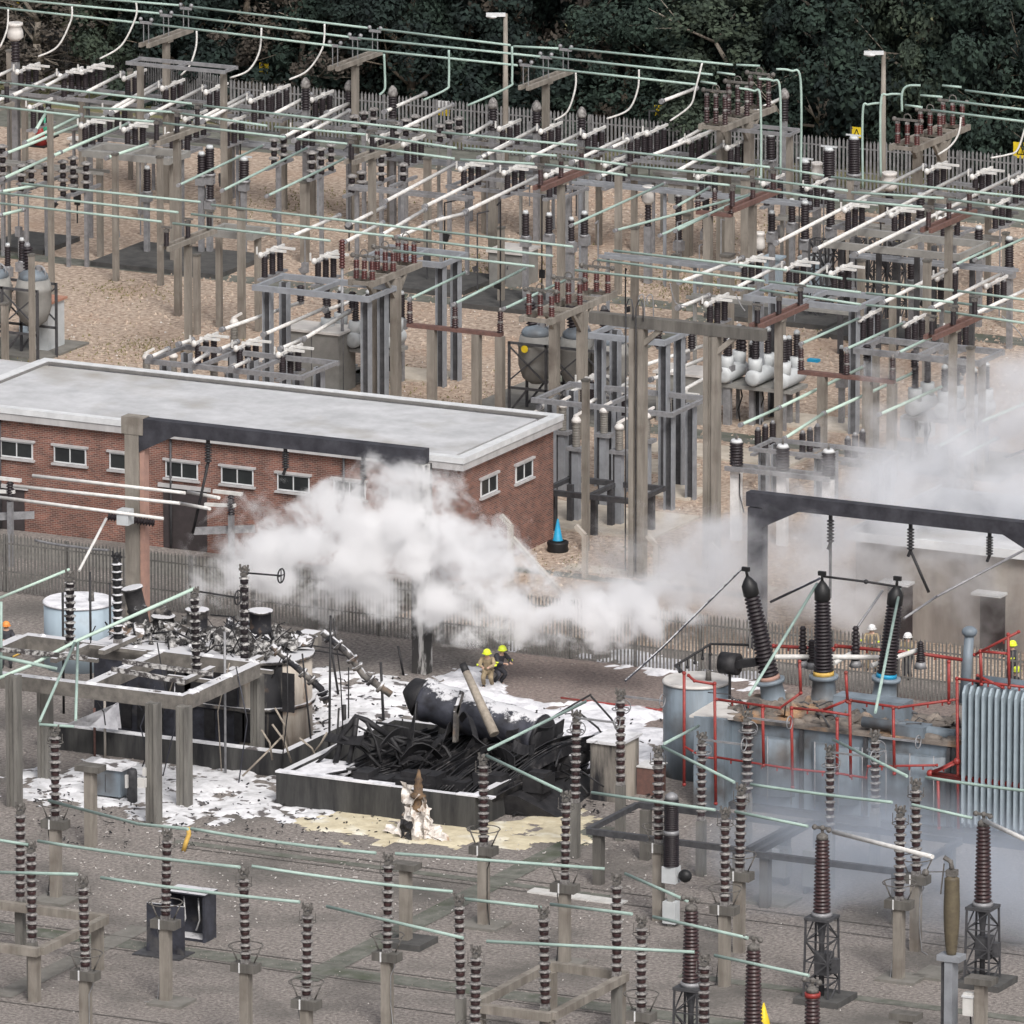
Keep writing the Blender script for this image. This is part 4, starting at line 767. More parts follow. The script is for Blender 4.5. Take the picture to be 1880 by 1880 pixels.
# charred post rising behind leftmost stacks, small parts around column foot
for px, yt, yb, l in [(425, 905, 1010, 'grey switch post with pale bars at the right end of the white tubes'), (20, 880, 1010, 'grey switch post with pale bars at the left photo edge')]:
    g = GH(px, yb + 30); zt = Zat(px, yt, yb + 30); t = thing('switch_post', l, 'switch', g); m = MB('galv'); m.box(g, .2, .2, zt - .9); m.bar(g + Z * (zt - 1.6) - A * 1.4 - B * .6, g + Z * (zt - 1.6) + A * .6 + B * .9, .12, .3); part('frame', m, t)
    m = MB('porcelain'); m.lathe(g + Z * (zt - .9), g + Z * (zt - .1), shedprof(7, .1, .16), 12); part('insulator', m, t); m = MB('tube_white'); m.bar(g + Z * zt - A * .8, g + Z * zt + A * .5, .16, .13); m.bar(g + Z * (zt - .6) - A * 1.2, g + Z * (zt - .5) + A * .2, .13, .13); part('contact', m, t)
# ================================================================ WRECK AND ITS BUND
cA = GH(507, 1478); cB = along(cA, A, 872); cC = along(cB, B, 1078); hb = Zat(507, 1418, 1478)
t = thing('bund_wall', 'sooty concrete bund box with foam on its rim around the collapsed wreck', 'wall', cA); Lb = cC.y - cB.y
for nm, a0, a1, b0, b1 in [('front_wall', cA.x, cB.x, cA.y, cA.y + .3), ('end_wall', cB.x - .3, cB.x, cA.y + .3, cC.y - .3), ('rear_wall', cA.x, cB.x, cC.y - .3, cC.y), ('end_wall', cA.x, cA.x + .3, cA.y + .3, cC.y - .3)]: m = MB('bund'); m.bb(a0, a1, b0, b1, 0, hb); part(nm, m, t)
m = MB('foam_clean'); e6 = along(cA + Z * hb, A, 718).x; m.bb(cA.x - .02, e6, cA.y - .03, cA.y + .34, hb + .002, hb + .07); m.bb(e6 + 2.7, e6 + 4.2, cA.y - .03, cA.y + .3, hb + .002, hb + .06); m.bb(cA.x + .32, cA.x + 2.0, cA.y + .4, cA.y + 3, hb - .3, hb - .1); part('foam_cap', m, t)
gw = GH(800, 1470); t = thing('collapsed_radiators', 'heap of collapsed black radiator fins inside the bund', 'wreck', gw)
r7 = random.Random(11)
def slat(mb, p, q, w_, droop, n=7, tw=0):
    d = (q - p); side = d.cross(Z).normalized(); pts = [p.lerp(q, i / n) - Z * droop * 4 * (i / n) * (1 - i / n) for i in range(n + 1)]; b = len(mb.v)
    for i, c in enumerate(pts):
        a = tw + .25 * math.sin(i * .7 + tw * 3); s = side * math.cos(a) * w_ + Z * math.sin(a) * w_; k = d.normalized().cross(s).normalized() * .02
        mb.v += [c - s - k, c + s - k, c + s + k, c - s + k]
    for i in range(n):
        for k in range(4): mb.face([b + 4 * i + k, b + 4 * i + (k + 1) % 4, b + 4 * i + 4 + (k + 1) % 4, b + 4 * i + 4 + k])
    mb.face([b, b + 1, b + 2, b + 3]); e = b + 4 * n; mb.face([e + 3, e + 2, e + 1, e])
mat('fin', (.10, .095, .095), (.014, .014, .016), rough=.42, sc_=2.2, detail=10, lo=.5, hi=.74, foam=.0)
banks = [((622, 1418), (925, 1455), (165, -72), (165, -96), 1462, 1496, 56, .18), ((650, 1436), (905, 1470), (100, -48), (130, -60), 1478, 1508, 44, .15), ((740, 1388), (935, 1392), (80, -58), (110, -48), 1440, 1456, 30, .16), ((905, 1452), (1010, 1432), (70, -20), (75, -28), 1494, 1480, 18, .14)]
for bi, (s0, s1, d0, d1, g0b, g1b, nb, wd_) in enumerate(banks):
    mb = MB('fin')
    for k in range(nb):
        f = k / (nb - 1); x0_ = s0[0] + (s1[0] - s0[0]) * f + r7.gauss(0, 1.5); y0_ = s0[1] + (s1[1] - s0[1]) * f + r7.gauss(0, 2.2); gy = g0b + (g1b - g0b) * f
        dx = d0[0] + (d1[0] - d0[0]) * f; dy = d0[1] + (d1[1] - d0[1]) * f
        p = AT(x0_, y0_, gy); q = AT(x0_ + dx + r7.gauss(0, 9), y0_ + dy + r7.gauss(0, 5) + 8 * math.sin(f * 9), gy - 42); slat(mb, p, q, wd_, -.12 + .28 * math.sin(f * 5 + bi) + r7.gauss(0, .05), 9, tw=1.25 + .35 * math.sin(k * .35) + r7.gauss(0, .12))
    part('fin_bank', mb, t)
mb = MB('char')
for k in range(26): p = AT(r7.uniform(640, 1000), r7.uniform(1345, 1460), 1465); d = Vector((r7.gauss(0, 1), r7.gauss(0, 1), r7.gauss(0, .5))).normalized() * r7.uniform(.8, 2.4); slat(mb, p, p + d, r7.uniform(.1, .3), r7.gauss(0, .3), 6, tw=r7.uniform(0, 3))
part('bent_plates', mb, t)
m = MB('char')
for k in range(30):
    p = AT(r7.uniform(620, 1040), r7.uniform(1400, 1450), r7.uniform(1450, 1490)); d = Vector((r7.gauss(0, 1), r7.gauss(0, 1), r7.gauss(0, .35))).normalized() * r7.uniform(.6, 1.9); m.tube([p, p + d * .5 + Z * r7.uniform(0, .2), p + d], r7.uniform(.03, .06), 6)
for k in range(16): m.box(AT(r7.uniform(650, 1000), r7.uniform(1440, 1470), 1490), r7.uniform(.5, 1.5), r7.uniform(.4, 1.1), .6)
part('charred_scrap', m, t)
m = MB('char')   # solid mass beneath
b0 = len(m.v); q = [AT(625, 1445, 1470), AT(1030, 1492, 1505), AT(1100, 1425, 1445), AT(760, 1385, 1410)]; tp_ = [AT(645, 1425, 1470), AT(950, 1462, 1500), AT(1045, 1385, 1445), AT(790, 1345, 1415)]
for p in q: p.z = .02
m.v += q + tp_
for f4 in ((0, 1, 5, 4), (1, 2, 6, 5), (2, 3, 7, 6), (3, 0, 4, 7), (4, 5, 6, 7), (3, 2, 1, 0)): m.face([b0 + k for k in f4])
part('burnt_core', m, t)
# fallen conservator drum
a, b = AT(782, 1285, 1425), AT(992, 1352, 1455); t = thing('fallen_drum', 'big charred steel cylinder lying across the heap of black fins', 'drum', a)
m = MB('char_steel'); m.lathe(a, b, [(0, .35), (0, .78), (.01, .84), (.05, .84), (.07, .8)] + [(.1 + .026 * k_, .8) for k_ in range(32)] + [(.93, .8), (.96, .86), (1, .86)], 40)
for v in m.v:
    t_ = (v - a).dot(b - a) / (b - a).length_squared; ax_ = a + (b - a) * t_; nn = v - ax_; v += nn.normalized() * (.09 * noise.noise(v * .9) + .035 * noise.noise(v * 3)) if nn.length > .5 else Vector()
part('shell', m, t)
u = (a - b).normalized(); m = MB('char'); m.lathe(a + u * .02, a + u * .7 + Z * .35, [(0, .8), (.5, .62), (1, .4)], 20); part('end_bell', m, t); m = MB('char'); m.lathe(b - u * .02, b - u * .25, [(0, .86), (.7, .8), (1, .5)], 28); part('end_plate', m, t)
m = MB('tank_burnt'); s = a.lerp(b, .36); m.bar(s - B * .85 + Z * .5, s - B * .95 - Z * .9, .28, .12, A); m.bar(s - B * .4 + Z * .9, s - B * .95 + Z * .2, .2, .12, A); part('saddle_strap', m, t)
m = MB('tube_white'); p, q = AT(856, 1234, 1450), AT(908, 1348, 1470); m = MB('bark_pale'); m.lathe(p, q, [(0, .15), (1, .2)], 10); m.use('char'); m.lathe(p + (p - q).normalized() * .35, p, [(0, .14), (1, .153)], 10); solo('leaning_pole', 'pale leaning pole with charred tip resting against the drum', 'pole', m)
# bent truss left of drum
t = thing('bent_truss', 'twisted black tubular frame standing left of the fallen drum', 'frame', GH(660, 1440)); m = MB('char')
for pts, r in [([(615, 1405), (628, 1350), (655, 1315), (672, 1322), (715, 1352)], .12), ([(715, 1352), (760, 1372)], .1), ([(640, 1355), (700, 1350), (800, 1362)], .055), ([(690, 1326), (740, 1335), (790, 1352)], .05), ([(670, 1355), (680, 1330)], .07), ([(715, 1352), (735, 1337)], .05), ([(660, 1360), (720, 1385), (770, 1395)], .05), ([(625, 1410), (680, 1385), (780, 1380)], .06), ([(570, 1412), (610, 1375), (650, 1350)], .06)]:
    m.tube([AT(x, y, 1455) for x, y in pts], r, 7)
for x, y, x2, y2, r in [(655, 1316, 640, 1400, .1), (672, 1325, 700, 1400, .06), (715, 1352, 745, 1412, .09), (628, 1352, 700, 1410, .07), (760, 1372, 700, 1425, .06), (800, 1362, 830, 1395, .08), (612, 1405, 720, 1440, .08), (690, 1390, 790, 1352, .045), (650, 1330, 760, 1400, .04)]: m.tube([AT(x, y, 1458), AT((x + x2) / 2 + 3, (y + y2) / 2 - 5, 1456), AT(x2, y2, 1462)], r, 7)
part('tubes', m, t)
# charred uprights
for px, yt, yb, rr, tl in [(604, 1130, 1420, .05, 3), (632, 1294, 1350, .09, 0), (705, 1216, 1345, .06, -6), (741, 1186, 1240, .05, -10), (616, 1300, 1420, .045, 6), (575, 1200, 1400, .04, -20), (622, 1190, 1280, .05, -14), (640, 1225, 1330, .03, 0), (767, 1290, 1345, .04, -6), (737, 1320, 1400, .035, 2)]:
    g = GH(px, yb); m = MB('char'); m.lathe(g, AT(px + tl, yt, yb), [(0, rr), (1, rr * .9)], 8); solo('charred_rod', None, 'rod', m, 'charred rods standing in the foam', row=('charred rod standing upright', 'between burnt tank and wreck'), px=px)
for k, (x, y, x2, y2) in enumerate([(480, 1340, 500, 1395), (505, 1300, 530, 1370), (550, 1355, 585, 1400), (600, 1345, 570, 1390), (445, 1425, 520, 1350), (500, 1330, 535, 1400), (590, 1425, 680, 1350), (1065, 1310, 1120, 1370), (1010, 1320, 1085, 1275), (940, 1420, 1040, 1385), (1085, 1278, 1150, 1370)]):
    m = MB('char' if k > 5 else 'bark_pale'); m.tube([AT(x, y, 1440), AT((x + x2) / 2 + 5, (y + y2) / 2 - 4, 1438), AT(x2, y2, 1435)], .04, 6); solo('bent_rod', None, 'rod', m, 'bent rods in the wreckage', row=('thin bent rod leaning', 'across the wreckage'), px=x)
# debris figure of a fallen bushing wrapped in rags
g = GH(765, 1538); t = thing('broken_bushing', 'broken bronze coloured bushing standing in white torn cladding', 'bushing', g)
m = MB('bronze_burnt'); m.lathe(g + Z * .2, g + Z * 2.6 + A * .1, [(0, .28), (.1, .34), (.2, .24), (.35, .27), (.37, .33), (.42, .33), (.45, .2), (.55, .22), (.57, .3), (.6, .3), (.63, .17), (.74, .17), (.8, .12), (.84, .16), (.88, .1), (1, .04)], 14); part('core', m, t)
m = MB('rag')
for k in range(9):
    a_ = k * .7 - .4; d = Vector((math.cos(a_), math.sin(a_), 0)); crumple(m, g + d * .42 + Z * .02, Vector((-d.y, d.x, 0)) * r7.uniform(.5, 1.0), Z * r7.uniform(.8, 1.75) - d * .3, 8, .26, k * 3.1)
for k in range(6): crumple(m, g + Vector((r7.uniform(-.9, 1.0), r7.uniform(-.5, .3), .12)), A * r7.uniform(.5, .9) + Z * r7.gauss(0, .15), B * r7.uniform(.3, .6) + Z * r7.uniform(.1, .5), 6, .22, k * 5)
crumple(m, g - A * .45 + Z * 1.3, A * .4, Z * .7 + A * .1, 6, .25, 9)
part('torn_cladding', m, t)
m = MB('char'); crumple(m, g - A * .15 - B * .5 + Z * .05, A * .5, Z * .75, 6, .2, 2); part('burnt_lining', m, t)
# scorched cabinets right of the wreck
g = GH(1128, 1462); z = Zat(1128, 1352, 1462); t = thing('control_cabinet', 'scorched cabinet with foam covered top right of the wreck', 'cabinet', g)
m = MB('tank_side'); m.box(g, 1.2, 1.7, z - .1); part('body', m, t); m = MB('foam_white'); m.box(g + Z * (z - .1), 1.4, 1.9, .1); part('roof', m, t)
m = MB('red_rust'); g = GH(1195, 1455); m.box(g, .8, .9, Zat(1195, 1405, 1455)); m.use('white'); m.box(g + Z * Zat(1195, 1405, 1455), .9, 1, .05); solo('rusty_box', 'rust red box between scorched cabinet and grey tank', 'box', m)
m = MB('char_foam'); m.lathe(AT(1035, 1400, 1465), AT(1105, 1362, 1430), [(0, .3), (0, .42), (1, .42), (1, .3)], 16); solo('fallen_drum', 'smaller foam flecked cylinder lying left of the scorched cabinet', 'drum', m)
# white wall face glimpsed behind
# ================================================================ BIG TRANSFORMER, RIGHT
gT = GH(1318, 1478); YT = gT.y; XT0 = gT.x; XT1 = along(gT, A, 1752).x; HT = Zat(1330, 1318, 1478); DT = 3.4
t = thing('transformer', 'large blue grey power transformer with three black bushings on its scorched lid', 'transformer', Vector(((XT0 + XT1) / 2, YT, 0)))
m = MB('blue_grey'); m.bb(XT0, XT1, YT, YT + DT, .25, HT); part('tank', m, t)
m = MB('blue_grey')
Lx = XT1 - XT0
for i, (f0, f1, bul) in enumerate([(.13, .33, .45), (.4, .6, .5), (.66, .97, .4)]):
    n = 10; b = len(m.v)
    for k in range(n + 1):
        x = XT0 + Lx * (f0 + (f1 - f0) * k / n); y = YT - .02 - bul * math.sin(math.pi * k / n) ** .6
        m.v += [Vector((x, y, .7)), Vector((x, y, HT - .45))]
    for k in range(n): m.face([b + 2 * k, b + 2 * k + 2, b + 2 * k + 3, b + 2 * k + 1], True)
    m.face([b + 2 * k + 1 for k in range(n + 1)]); m.face([b + 2 * k for k in range(n + 1)][::-1])
part('wall_bulges', m, t)
for f in (.02, .12, .36, .63, .98): m = MB('steel_dark'); m.box(Vector((XT0 + Lx * f, YT - .1, .3)), .12, .18, HT - .35); part('stiffener', m, t)
m = MB('sooty_top'); m.bb(XT0 - .1, XT1 + .1, YT - .15, YT + DT + .1, HT, HT + .14)
for k in range(60):
    p = Vector((r7.uniform(XT0 + .2, XT1 - .2), r7.uniform(YT, YT + DT), HT + .14)); m.ball(p, r7.uniform(.1, .5), r7.uniform(.1, .4), r7.uniform(.05, .28), 8, 5)
part('lid', m, t)
m = MB('sooty_top')
for k in range(13):
    f_ = k / 12; crumple(m, Vector((XT0 + Lx * (.08 + .84 * f_), YT + .5 + r7.uniform(-.2, 1.6), HT + .12)), A * r7.uniform(.8, 1.6), B * r7.uniform(.2, .6) + Z * r7.uniform(.15, .5), 7, .28, k * 2.7)
part('buckled_cover', m, t)
m = MB('blue_grey'); m.lathe(Vector((XT0 + Lx * .6, YT + .25, HT + .45)), Vector((XT1 - .2, YT + .5, HT + .3)), [(0, .2), (.3, .2), (.32, .28), (.36, .28), (.38, .2), (1, .2)], 14); m.box(Vector((XT0 + Lx * .8, YT + .4, HT + .14)), 1.3, .8, .4); part('cooler_pipe', m, t)
m = MB('steel_dark')
for k in range(26):
    p = Vector((r7.uniform(XT0, XT1), YT + r7.uniform(-.1, 2.5), HT + .15)); d = Vector((r7.gauss(0, .7), r7.gauss(0, .3), r7.uniform(.1, .6))); m.tube([p, p + d * .5 + Z * .2, p + d], r7.uniform(.02, .045), 5)
part('small_pipes', m, t)
m = MB('galv')
for k in range(10):
    x_ = XT0 + Lx * (.04 + .1 * k); m.tube([Vector((x_, YT - .62, HT - .3)), Vector((x_ + .03, YT - .66, HT * .5)), Vector((x_, YT - .6, .5))], .025, 5)
part('conduits', m, t)
m = MB('blue_grey'); m.bb(XT0 + Lx * .42, XT0 + Lx * .72, YT + 1.4, YT + 2.2, HT + .14, HT + 1.0); part('lid_duct', m, t)
for bx, by, tx, ty, band, lb in [(1412, 1240, 1380, 1094, 'concrete_pink', 'bushing leaning left with a pale pink band'), (1512, 1232, 1510, 1103, 'yellow_dull', 'upright bushing with a yellow band'), (1628, 1236, 1642, 1112, 'cone_blue', 'bushing leaning right with a blue band')]:
    gy = 1447; a, b = AT(bx, by, gy), AT(tx, ty, gy); u = (b - a).normalized()
    m = MB('blue_grey'); m.lathe(a - u * 1.15 - Z * .1, a - u * .15, [(0, .62), (.08, .62), (.12, .5), (.85, .42), (.87, .55), (1, .55)], 20); tu = part('turret', m, t)
    m = MB('porcelain'); sh = shedprof(21, .27, .38); m.lathe(a, b, [(p_, r_ * (1 - .22 * p_)) for p_, r_ in sh], 20); bs = part('bushing', m, t, lb)
    m = MB(band); m.lathe(a - u * .15, a, [(0, .4), (1, .38)], 20); part('colour_band', m, bs)
    m = MB('black'); m.lathe(b, b + u * .78, [(0, .25), (.05, .3), (.55, .3), (.8, .18), (1, .06)], 16); m.lathe(b + u * .75, b + u * 1.05, [(0, .06), (1, .05)], 8); m.bar(b + u * 1.05 - A * .15, b + u * 1.05 + A * .15, .12, .16); part('cap', m, bs)
m = MB('char'); m.tube([AT(1509, 1058, 1447), AT(1590, 1068, 1447), AT(1655, 1078, 1447)], .045); m.ball(AT(1590, 1068, 1447), .09); solo('link_bar', 'thin black bar linking the heads of the two right bushings', 'conductor', m)
for k, (x0_, y0_, x1_, y1_) in enumerate([(1720, 1095, 1660, 1135), (1880, 1010, 1720, 1095), (1620, 1085, 1575, 1150), (1415, 1105, 1505, 1062)]):
    m = MB('galv' if k < 3 else 'char_steel'); m.tube([AT(x0_, y0_, 1400), AT(x1_, y1_, 1430)], .05); solo('dropper', None, 'conductor', m, 'thin droppers in the smoke', row=('thin grey rod slanting', 'through the smoke behind the black bushings'), px=x1_)
for x, yt_, yb_ in [(1474, 1150, 1212), (1571, 1150, 1212), (1490, 1175, 1215), (1690, 1178, 1215)]:
    gy = 1430; a, b = AT(x, yb_, gy), AT(x, yt_, gy); m = MB('porcelain'); m.lathe(a, b, [(p_, r_ * (1 - .35 * p_)) for p_, r_ in shedprof(9, .13, .19)], 12); m.use('galv'); m.lathe(a - Z * .25, a, [(0, .25), (1, .18)], 12); part('small_bushing', m, t)
m = MB('char'); c = AT(1340, 1218, 1440); m.lathe(c - A * .35, c + A * .35, [(0, .3), (0, .42), (1, .42), (1, .3)], 18, True); m.bar(c + A * .3, AT(1390, 1215, 1447), .3, .3); m.bar(c - Z * .3, c - Z * 1.6, .08); part('relief_valve', m, t)
m = MB('blue_grey'); m.lathe(AT(1770, 1290, 1440), AT(1780, 1165, 1440), [(0, .2), (1, .18)], 14); m.ball(AT(1780, 1160, 1440), .3, .3, .22); part('vent_stack', m, t)
m = MB('galv'); m.lathe(AT(1620, 1330, 1490), AT(1735, 1348, 1498), [(0, .1), (.3, .1), (.32, .2), (1, .2)], 14); m.use('black'); m.lathe(AT(1737, 1348, 1498), AT(1752, 1350, 1499), [(0, .32), (.3, .32), (.35, .22), (.6, .22), (.65, .32), (1, .32)], 16); part('side_pipe', m, t)
m = MB('tank_top'); P = [AT(1266, 1313, 1480), AT(1345, 1318, 1486), AT(1378, 1285, 1452), AT(1316, 1283, 1450)]; m.quadpts(P); m.quadpts([p - Z * .08 for p in P][::-1]); m.bar(P[0] - Z * .04, P[1] - Z * .04, .06, .075); m.use('blue_grey'); g = GH(1302, 1485); m.box(g + B * .6, 1.25, 1.3, Zat(1302, 1318, 1485)); part('end_compartment', m, t)
m = MB('steel_dark'); m.bb(XT0 - .2, XT1 + .2, YT - .3, YT + DT + .2, 0, .25); part('skid', m, t)
# welded white tubes lying on the lid behind
for k, (x0_, y0_, x1_, y1_) in enumerate([(1520, 1206, 1620, 1207), (1530, 1218, 1570, 1196), (1600, 1222, 1690, 1192), (1420, 1206, 1520, 1206)]):
    m = MB('tube_white'); m.tube([AT(x0_, y0_, 1440), AT(x1_, y1_, 1425)], .1); solo('loose_tube', None, 'tube', m, 'loose white tubes on the lid', row=('loose pale tube lying', 'behind the black bushings'), px=x0_)
# red deluge pipework: one connected piece
t = thing('sprinkler_pipework', 'red sprinkler pipework framing the blue grey transformer', 'pipework', GH(1500, 1500))
def reds(name, lst, r, gy=None):
    for pts in lst:
        m = MB('red_paint'); P = [AT(x, y, gy or (1491 + .112 * (x - 1312))) for x, y in pts]; m.tube(P, r, 8)
        for a, b in zip(P, P[1:]):
            L = (b - a).length; u = (b - a).normalized(); n = int(L / .55)
            if abs(u.z) < .7:
                for k in range(1, n): m.bar(a + u * L * k / n, a + u * L * k / n - Z * .16, .05)
        for p in P: m.ball(p, r * 1.35, n=8, m=6)
        part(name, m, t)
reds('riser', [[(1256, 1236), (1256, 1440)], [(1312, 1255), (1314, 1475)], [(1453, 1300), (1455, 1445)], [(1560, 1290), (1562, 1425)], [(1537, 1320), (1537, 1420)], [(1757, 1246), (1760, 1560)], [(1468, 1215), (1470, 1272)], [(1553, 1235), (1556, 1288)], [(1722, 1430), (1724, 1520)], [(1742, 1215), (1742, 1290)], [(1851, 1165), (1853, 1262)], [(1640, 1300), (1642, 1420)], [(1400, 1296), (1402, 1405)], [(1800, 1196), (1802, 1256)]], .06)
reds('spray_pipe', [[(1264, 1240), (1275, 1250), (1310, 1256)], [(1316, 1284), (1432, 1300), (1469, 1273)], [(1455, 1300), (1510, 1305), (1560, 1313)], [(1510, 1304), (1554, 1286)], [(1562, 1286), (1650, 1299), (1757, 1284)], [(1757, 1246), (1900, 1264)], [(1789, 1202), (1870, 1160)], [(1800, 1196), (1850, 1200)], [(1795, 1240), (1840, 1262)]], .052)
reds('ring_main', [[(1314, 1390), (1455, 1412), (1538, 1420), (1590, 1428), (1594, 1407), (1720, 1405)], [(1256, 1370), (1290, 1390), (1314, 1392)]], .045)
reds('feed_pipe', [[(1757, 1398), (1708, 1420), (1900, 1446)]], .11)
reds('rear_pipe', [[(1420, 1186), (1530, 1192)], [(1535, 1186), (1620, 1194), (1690, 1200), (1770, 1212)]], .07, 1420)
m = MB('char'); m.tube([AT(1240, 1222, 1440), AT(1305, 1182, 1420), (AT(1375, 1184, 1420))], .05); m.tube([AT(1303, 1184, 1420), AT(1303, 1290, 1420)], .05); m.tube([AT(1240, 1222, 1440), AT(1256, 1236, 1470)], .05)
for k in range(5): p = AT(1248 + k * 14, 1216 - k * 8, 1438); m.bar(p, p - Z * .35, .05); m.ball(p - Z * .35, .07)
part('blackened_pipe', m, t)
# radiator bank
gR_ = GH(1766, 1545); HR = Zat(1766, 1285, 1545); t = thing('radiator_bank', 'pale blue radiator bank with many upright fins at the right edge', 'radiator', gR_)
for k in range(26):
    x = gR_.x + k * .262; m = MB('rad'); P0 = Vector((x, gR_.y, .55)); b = len(m.v); w2 = .045; D = 1.25; c = .2
    out = [(0, c), (0, HR - .25), (c * .9, HR), (D - c, HR), (D, HR - .25), (D, c), (D - c, 0), (c, 0)]
    for s2 in (-w2, w2):
        for (yy, zz) in out: m.v.append(Vector((x + s2, gR_.y + yy, .5 + zz)))
    m.face([b + i for i in range(8)]); m.face([b + 8 + i for i in range(8)][::-1])
    for i in range(8): m.face([b + (i + 1) % 8, b + i, b + 8 + i, b + 8 + (i + 1) % 8])
    part('fin', m, t)
m = MB('blue_grey'); m.lathe(Vector((gR_.x - .2, gR_.y + 1.7, HR + .3)), Vector((gR_.x + 7, gR_.y + 1.7, HR + .3)), [(0, .25), (1, .25)], 16); m.lathe(Vector((gR_.x - .2, gR_.y + .62, .75)), Vector((gR_.x + 7, gR_.y + .62, .75)), [(0, .14), (1, .14)], 12); part('header', m, t)
m = MB('black'); m.lathe(gR_ + Z * (HR + .1) + A * .35 - B * .1 + B * .8, gR_ + Z * (HR + .75) + A * .35 + B * .7, [(0, .13), (.6, .18), (1, .14)], 12); part('breather', m, t)
m = MB('steel_dark'); m.bb(gR_.x - .3, gR_.x + 7, gR_.y - .2, gR_.y + 2.2, 0, .4); part('plinth', m, t)
# blue cabinets under the smoke
for x, yt_, yb_, w_, l in [(1425, 1555, 1622, 1.0, 'grey cabinet with a small white label on legs, in thin smoke'), (1490, 1560, 1640, .5, 'narrow grey cabinet left of the lattice bushing stand')]:
    g = GH(x, yb_); t = thing('control_cabinet', l, 'cabinet', g); m = MB('grey_mid'); m.box(g + Z * .3, w_, .5, Zat(x, yt_, yb_) - .3); part('body', m, t)
    m = MB('steel_dark')
    for s2 in (-1, 1): m.box(g + A * w_ * .4 * s2, .08, .4, .3)
    part('leg_frame', m, t)
    if w_ > .8: m = MB('white'); m.box(g + Z * 1.15 - B * .27 + A * .1, .3, .02, .24); part('label_plate', m, t)
# ================================================================ FOAM AND DEBRIS
def pip(x, y, P):
    c = False; j = len(P) - 1
    for i in range(len(P)):
        if (P[i][1] > y) != (P[j][1] > y) and x < (P[j][0] - P[i][0]) * (y - P[i][1]) / (P[j][1] - P[i][1]) + P[i][0]: c = not c
        j = i
    return c
def foam(poly, m_, label, h=.12, z=.03, st=.16, seed=0, thr=.1):
    P = [(p.x, p.y) for p in (GH(x, y) for x, y in poly)]; x0, x1 = min(p[0] for p in P), max(p[0] for p in P); y0, y1 = min(p[1] for p in P), max(p[1] for p in P)
    mb = MB(m_); idx = {}; nx, ny = int((x1 - x0 + 2) / st), int((y1 - y0 + 2) / st)
    def ins(i, j):
        x, y = x0 - 1 + i * st, y0 - 1 + j * st; n = noise.noise(Vector((x * .9 + seed, y * .9, 0))); n2 = noise.noise(Vector((x * .9, y * .9 + 40, seed))); fine = noise.noise(Vector((x * 2.6, y * 2.6, seed + 5)))
        big = noise.noise(Vector((x * .8, y * .8, seed + 9))); return pip(x + n * 1.3 + fine * .35, y + n2 * 1.6 + fine * .35, P) and fine * .45 + big * .8 < .5 - thr
    def vid(i, j):
        if (i, j) not in idx:
            x, y = x0 - 1 + i * st, y0 - 1 + j * st; f = noise.noise(Vector((x * .7, y * .7, 3 + seed))); idx[i, j] = len(mb.v); e = min(ins(i, j), ins(i - 1, j), ins(i, j - 1), ins(i - 1, j - 1)); e2 = sum(ins(i + a_, j + b_) for a_ in (-3, 2) for b_ in (-3, 2)) / 4
            mb.v.append(Vector((x, y, z + (h * e2 * max(.1, .55 + .8 * f + .2 * noise.noise(Vector((x * 2, y * 2, 1)))) if e else -.028))))
        return idx[i, j]
    for i in range(nx):
        for j in range(ny):
            if ins(i, j): mb.face([vid(i, j), vid(i + 1, j), vid(i + 1, j + 1), vid(i, j + 1)], True)
    return solo('foam', label, 'foam', mb, kind='stuff')
foam([(75, 1445), (175, 1395), (300, 1400), (505, 1428), (512, 1480), (690, 1492), (560, 1512), (420, 1500), (300, 1518), (160, 1475), (60, 1478)], 'foam_white', 'white foam spread on the ground before the blackened bund', .12, seed=1, thr=.16)
foam([(570, 1232), (770, 1248), (775, 1300), (720, 1400), (560, 1425), (575, 1330)], 'foam_white', 'white foam between burnt tank and wreck', .2, seed=2, thr=.12)
foam([(795, 1250), (830, 1225), (885, 1222), (895, 1258), (1000, 1300), (1060, 1288), (1215, 1308), (1222, 1420), (1150, 1445), (1060, 1430), (900, 1330)], 'foam_clean', 'bright white foam behind the fallen drum', .22, seed=3, thr=.02)
foam([(538, 1512), (640, 1488), (880, 1520), (1060, 1485), (1100, 1515), (1045, 1552), (870, 1553), (740, 1548), (600, 1532)], 'foam_yellow', 'yellowish foam pooled at the foot of the concrete bund', .06, seed=4, thr=0)
foam([(1060, 1212), (1110, 1196), (1270, 1212), (1320, 1240), (1240, 1240), (1110, 1228)], 'foam_clean', 'white foam patch just behind the palisade fence', .15, seed=6, thr=.05)
foam([(900, 1180), (965, 1180), (955, 1192), (905, 1190)], 'foam_clean', 'small white foam patch behind the fence by the firefighters', .1, seed=7)
foam([(0, 1420), (100, 1410), (180, 1440), (140, 1470), (0, 1465)], 'foam_white', 'patchy foam near the left edge', .1, seed=8, thr=.2)
foam([(1300, 1235), (1420, 1240), (1430, 1275), (1320, 1260)], 'foam_clean', 'foam remains behind the grey tank', .1, seed=9, thr=.1)
r9 = random.Random(21)
